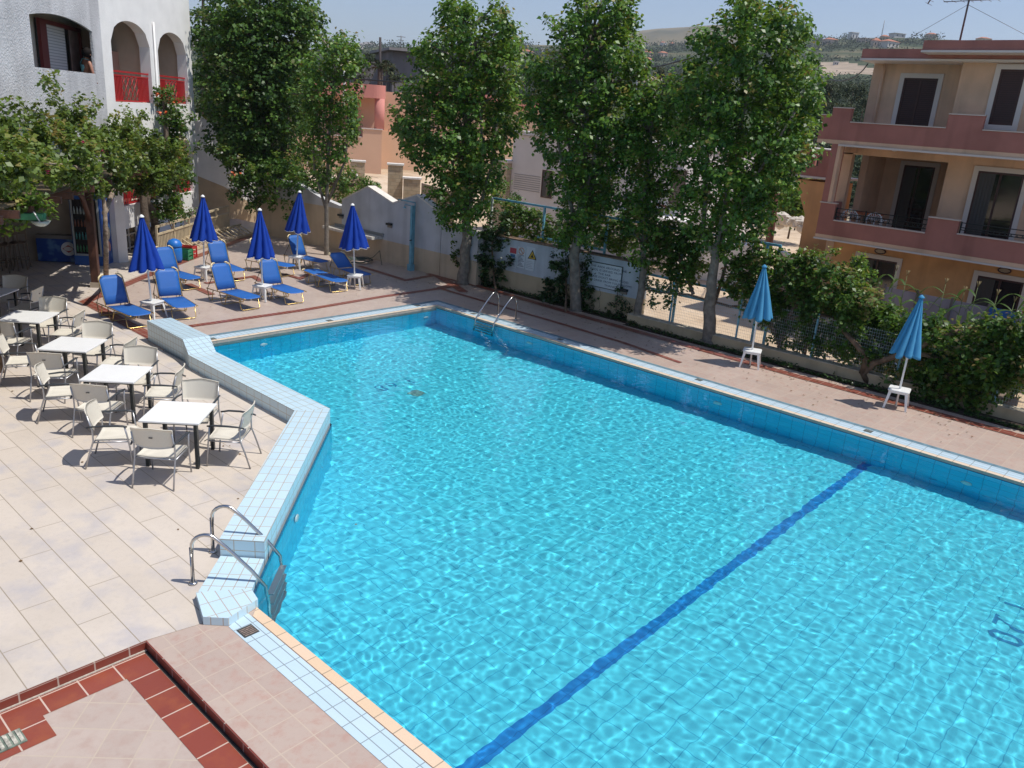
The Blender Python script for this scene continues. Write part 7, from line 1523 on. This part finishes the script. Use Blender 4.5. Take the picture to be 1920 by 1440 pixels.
climber('bright lime green vine overhanging the green floodlight at left edge', BL, (*D(-20, 520, dist=17.3)[:2], 0), [(-18, 470), (-10, 400), (30, 385), (80, 388)], G_LIME, 120, .105, .09, 53, dist=17.5, spread=.6, name='lime_vine')
# behind the hotel ramp
climber('bushy ramp plant under the trumpet vine by the cream fence', [(305, 405, 10), (325, 400, 9), (345, 398, 7), (318, 410, 9), (360, 396, 4)], (*F2(3.6, .6, 0)[:2], -.4), [(315, 412)], G_VINE, 130, .10, .09, 54, fr=F2, n=.8, name='ramp_shrub', cat='shrub', r0=.03)
# garden shrubs and corn in the yard
def shrub(lab, blobs, X, base_z, m, seed, dens=80, lsz=.12, cl=.1, cat='shrub', name='garden_shrub', dist=None):
    c = D(blobs[0][0], blobs[0][1], X=X) if dist is None else D(blobs[0][0], blobs[0][1], dist=dist); return climber(lab, blobs, (c[0], c[1], base_z), [(blobs[0][0], blobs[0][1] + blobs[0][2] * .5)], m, dens, lsz, cl, seed, name=name, X=X if dist is None else None, dist=dist, cat=cat, r0=.06, spread=.4)
shrub('young lemon tree in front of the pink house ground floor window', [(1600, 505, 16), (1590, 520, 16), (1620, 500, 14), (1612, 485, 10), (1625, 520, 16), (1585, 498, 8)], 24.0, -.72, G_POP, 61, name='lemon_tree', cat='tree')
shrub('green bank of broad leaved plants behind the rubble wall', [(1490, 375, 20), (1510, 360, 18), (1500, 395, 16), (1475, 385, 14), (1478, 405, 11), (1530, 385, 12), (1460, 380, 12)], None, -.4, G_LIME, 62, dist=50, dens=30, lsz=.30, cl=.25)
shrub('bush at the foot of the stair wing behind the pink house', [(1480, 330, 16), (1500, 335, 14), (1490, 350, 14), (1465, 345, 16)], None, -.3, G_DARK, 63, dist=54, dens=30, lsz=.3, cl=.25)
shrub('rounded clipped bush by the stone pier of the white house', [(950, 365, 22), (930, 378, 18), (965, 378, 14), (940, 350, 12), (915, 372, 14)], None, -.5, G_DARK, 64, dist=31, dens=110, lsz=.09, cl=.08)
shrub('yellow green weeds over the fence left of the pink house', [(1540, 495, 6), (1548, 480, 6), (1560, 470, 4), (1520, 480, 7), (1500, 470, 6), (1512, 495, 8), (1567, 466, 2.5)], 19.6, -.5, G_LIME, 65, dens=110, lsz=.09, cl=.07)
def corn(loc, h, seed, lab):
    r = random.Random(seed); g = thing('corn_plant', lab, 'corn plant', loc, 0, 'corn plants in front of the lilac screen'); mb = MB(); mb.tube([(0, 0, 0), (.02, .01, h * .5), (0, 0, h)], [.018, .014, .006], 6); mb.build('stalk', mat('corn_stalk', (.14, .19, .06), .6), g, world=False)
    for k in range(9):
        z = h * (.30 + .075 * k); a = k * 2.5 + r.uniform(-.4, .4); L_ = h * r.uniform(.42, .58) * (1 - .03 * k); mb = MB(); vs = []; n = 8
        for i in range(n + 1):
            t = i / n; x = L_ * t * (1 - .25 * t); zz = z + L_ * (.75 * t - 1.15 * t * t); w = .062 * math.sin(math.pi * min(1, t * .92 + .08)) + .002
            ca, sa = math.cos(a), math.sin(a)
            for s in (-1, 0, 1): vs.append((x * ca - s * w * sa, x * sa + s * w * ca, zz + (.012 if s else 0)))
        mb.add(vs, [(i*3+j, i*3+j+1, (i+1)*3+j+1, (i+1)*3+j) for i in range(n) for j in range(2)], True); mb.build('leaf', G_CORN, g, world=False)
    mb = MB()
    for k in range(5): a = k * 1.3; mb.tube([(0, 0, h), (.05*math.cos(a), .05*math.sin(a), h + .16)], .005, 4)
    mb.build('tassel', mat('tassel', (.3, .25, .12), .8), g, world=False)
cl_ = ['leftmost corn plant, left of the turquoise parasol', 'second corn plant from the left near the pink house window', 'corn plant just right of the turquoise parasol top', 'fourth corn plant from the left before the lilac screen', 'corn plant in the middle of the lilac screen', 'corn plant left of the blue towel', 'corn plant right beside the blue towel', 'tall corn plant right of the blue towel', 'rightmost corn plant at the picture edge']
for k, (x, yb, yt) in enumerate([(1660, 600, 515), (1682, 600, 525), (1752, 620, 540), (1790, 620, 556), (1812, 622, 546), (1850, 630, 562), (1882, 640, 575), (1905, 640, 555), (1935, 640, 560)]):
    c = D(x, yb, X=23.8 - .1 * (k % 3)); t = D(x, yt, X=23.8 - .1 * (k % 3)); corn((c[0], c[1], -.72), t[2] + .72 + .15, 70 + k, cl_[k])
# ---- mid distance trees, each one a thing
r_ = random.Random(77)
def mid_tree(x, y, rp, dist, lab, m=G_OLIVE, name='bushy_tree', sq=.8, dens=None):
    c = D(x, y, dist=dist); R_ = rp * dist / 1516; b = np.array([c[0], c[1], min(gz(c[0], c[1]), c[2] - R_ * .9)]); g = thing(name, lab, 'tree', tuple(b)); cs = []
    for k in range(9): cs.append((c + np.array([r_.uniform(-.6, .6) * R_, r_.uniform(-.6, .6) * R_, r_.uniform(-.45, .45) * R_ * sq]), R_ * r_.uniform(.4, .6)))
    ls = max(.1, dist * 3.2 / 1516); pts, tn, on = cloud(cs, .9 / (ls * ls), ls * .9, int(x)); leaves('crown', pts, ls, m, g, int(x * 7), tn, outn=on)
    mb = MB(); mb.tube([tuple(b), tuple(c)], [R_ * .09, R_ * .04], 6); mb.build('trunk', m_barkd, g)
mts = [(1560, 165, 26, 95, 'dark bushy tree below the hanging cable'), (1600, 172, 22, 90, 'dark bushy tree near the upper left corner of the pink house'), (1545, 205, 24, 75, 'olive tree in the valley left of the pink house'), (1585, 215, 20, 72, 'rounded olive tree above the upper mauve balcony'),
       (1530, 245, 20, 62, 'olive shrub tree beside the broad poplar crown'), (1620, 195, 16, 85, 'small dark tree against the pink house wall'), (1515, 290, 16, 58, 'low tree behind the pierced mauve landing'), (1545, 185, 14, 110, 'small tree on the slope under the sandy field'),
       (660, 122, 20, 80, 'feathery tree between the small tree and the dark pole'), (690, 112, 20, 95, 'bushy tree behind the dark wooden pole'), (725, 130, 14, 75, 'bush at the left foot of the grey concrete house'), (676, 148, 14, 66, 'low bush above the peach house roof'), (740, 148, 12, 66, 'small bush in front of the grey concrete house'),
       (820, 118, 16, 100, 'tree right of the grey concrete house'), (985, 135, 14, 90, 'tree between the left and middle poplars'), (1000, 150, 16, 75, 'rounded tree low between the poplars'), (1215, 165, 18, 75, 'tree seen between the middle poplars'), (1240, 135, 14, 110, 'dark tree below the villas between poplars'),
       (345, 75, 30, 60, 'dark tree hidden behind the hotel corner'), (1205, 190, 14, 60, 'low tree above the white house roof')]
for t in mts: mid_tree(*t, m=G_OLIVE)
mid_tree(405, 110, 48, 52, 'tall dark evergreen behind the big leafy tree', m=G_DARK, name='evergreen_tree', sq=1.3); mid_tree(470, 150, 44, 50, 'dark evergreen mass behind the left tree trunk', m=G_DARK, name='evergreen_tree'); mid_tree(430, 220, 30, 46, 'dark evergreen low behind the stair wall', m=G_DARK, name='evergreen_tree'); mid_tree(545, 190, 26, 50, 'dark evergreen left of the peach house', m=G_DARK, name='evergreen_tree')
# conifer with tiered branches beside the hotel
c = D(378, 200, dist=48); g = thing('tiered_conifer', 'tiered dark conifer rising just beside the white hotel corner', 'tree', (c[0], c[1], gz(c[0], c[1]))); top = D(380, -60, dist=48); mb = MB(); mb.tube([(c[0], c[1], gz(c[0], c[1])), tuple(top)], [.22, .05], 8); mb.build('trunk', m_barkd, g); pts = []; on = []; rs = np.random.RandomState(8)
for k in range(13):
    z = c[2] - 1.5 + k * .85; L_ = 2.6 * (1 - k / 17)
    for j in range(7):
        a = j * .9 + k * .5
        for q in range(150):
            t = rs.uniform(.1, 1) ** .8; pts.append((c[0] + L_*t*math.cos(a) + rs.normal(0, .09 + .1*(1-t)), c[1] + L_*t*math.sin(a) + rs.normal(0, .09 + .1*(1-t)), z + .25*t*L_/2 + rs.normal(0, .06)))
leaves('crown', pts, .13, G_DARK, g, 3, asp=.4)
# palm by the grey house
c = D(713, 128, dist=64); g = thing('palm_tree', 'small palm in front of the grey concrete house', 'tree', (c[0], c[1], c[2] - 2.5)); mb = MB(); mb.tube([(c[0], c[1], c[2] - 2.5), tuple(c)], [.22, .18], 8); mb.build('trunk', m_barkd, g); pts = []
for j in range(18):
    a = j * 2.4; el = .2 + .9 * (j % 3) / 2
    for q in range(26): t = q / 25; pts.append((c[0] + 2.1*t*math.cos(a)*math.cos(el), c[1] + 2.1*t*math.sin(a)*math.cos(el), c[2] + 2.1*t*math.sin(el) - 1.7*t*t))
leaves('crown', pts, .34, G_OLIVE, g, 3, asp=.35, droop=.8)
# ---- hillside scrub as one mass
rs = np.random.RandomState(12); pts, tn, on = [], [], []; sizes = []
fldp = []
def scrub(n, r0, r1, nl, rad0, name, lab, azr=(365, 1760), lsf=3.0):
    a0 = math.atan2(*ray(azr[0], 100)[:2]); a1 = math.atan2(*ray(azr[1], 100)[:2]); C, Tn, S_ = [], [], []
    for k in range(n):
        r = r0 * (r1 / r0) ** rs.uniform(0, 1) if r1 / r0 > 2.5 else rs.uniform(r0, r1); a = rs.uniform(a0, a1); x, y = r * math.sin(a), r * math.cos(a)
        if noise.noise(Vector((x * .016, y * .016, 4))) < -.12 or in_field(x, y): continue
        z = gz(x, y); R_ = rad0 * rs.uniform(.6, 1.4) * (1 + r / 900); t0 = rs.uniform(.1, .7); d = rs.normal(size=(nl, 3)); d /= np.linalg.norm(d, axis=1)[:, None]; d[:, 2] = np.abs(d[:, 2]) * .95
        C.append(np.array([x, y, z]) + d * R_ * rs.uniform(.5, 1, (nl, 1))); Tn.append(np.full(nl, t0)); S_.append(np.full(nl, max(.35, r * lsf / 1516)))
    C = np.concatenate(C); Tn = np.concatenate(Tn); S_ = np.concatenate(S_); o = leaves(name, C, S_[:, None][:, 0] if False else 1.0, G_OLIVE, None, 5, Tn, up=.8, org=(60, 60, 0), jit=0) if False else None
    r = rs; N = len(C); nrm = r.normal(size=(N, 3)); nrm[:, 2] = np.abs(nrm[:, 2]) + .7; nrm /= np.linalg.norm(nrm, axis=1)[:, None]; t = r.normal(size=(N, 3)); t -= (t * nrm).sum(1)[:, None] * nrm; t /= np.linalg.norm(t, axis=1)[:, None]; b = np.cross(nrm, t); s = (S_ * r.uniform(.7, 1.3, N))[:, None]
    co = np.stack([C - t*s*.5, C + b*s*.45, C + t*s*.5, C - b*s*.45], 1).reshape(-1, 3) - np.array([60, 60, 0]); me = bpy.data.meshes.new(name); me.vertices.add(4*N); me.vertices.foreach_set('co', co.ravel()); me.loops.add(4*N); me.loops.foreach_set('vertex_index', np.arange(4*N)); me.polygons.add(N); me.polygons.foreach_set('loop_start', np.arange(N)*4); me.polygons.foreach_set('loop_total', np.full(N, 4)); me.update()
    at = me.attributes.new('leaf_tint', 'FLOAT', 'FACE'); at.data.foreach_set('value', np.clip(Tn + r.normal(0, .12, N), 0, 1).astype(np.float32)); me.materials.append(G_OLIVE); o = bpy.data.objects.new(name, me); COL.objects.link(o); o.location = (60, 60, 0); tag(o, lab, 'scrub', kind='stuff')
scrub(2400, 66, 220, 70, 1.6, 'hillside_scrub', 'olive green scrub covering the nearer slopes behind the houses', lsf=2.6)
scrub(9500, 200, 860, 18, 2.6, 'far_woodland', 'dark green woodland speckling the far hillside', lsf=2.6)
# ================================================================== HAZE
mb = MB(); mb.box(-1600, 3800, -1500, 4200, -27, 330); hz_ = mb.build('haze', None); hz_['kind'] = 'stuff'; hz_['label'] = 'thin pale haze in front of the far hills'; hz_['category'] = 'haze'
m = bpy.data.materials.new('haze_air'); m.use_nodes = True; nt = m.node_tree; nt.nodes.remove(nt.nodes['Principled BSDF']); v = nt.nodes.new('ShaderNodeVolumePrincipled'); v.inputs['Color'].default_value = (.82, .90, 1, 1); v.inputs['Density'].default_value = .00022; v.inputs['Anisotropy'].default_value = .2
nt.links.new(v.outputs[0], nt.nodes['Material Output'].inputs['Volume']); hz_.data.materials.append(m)
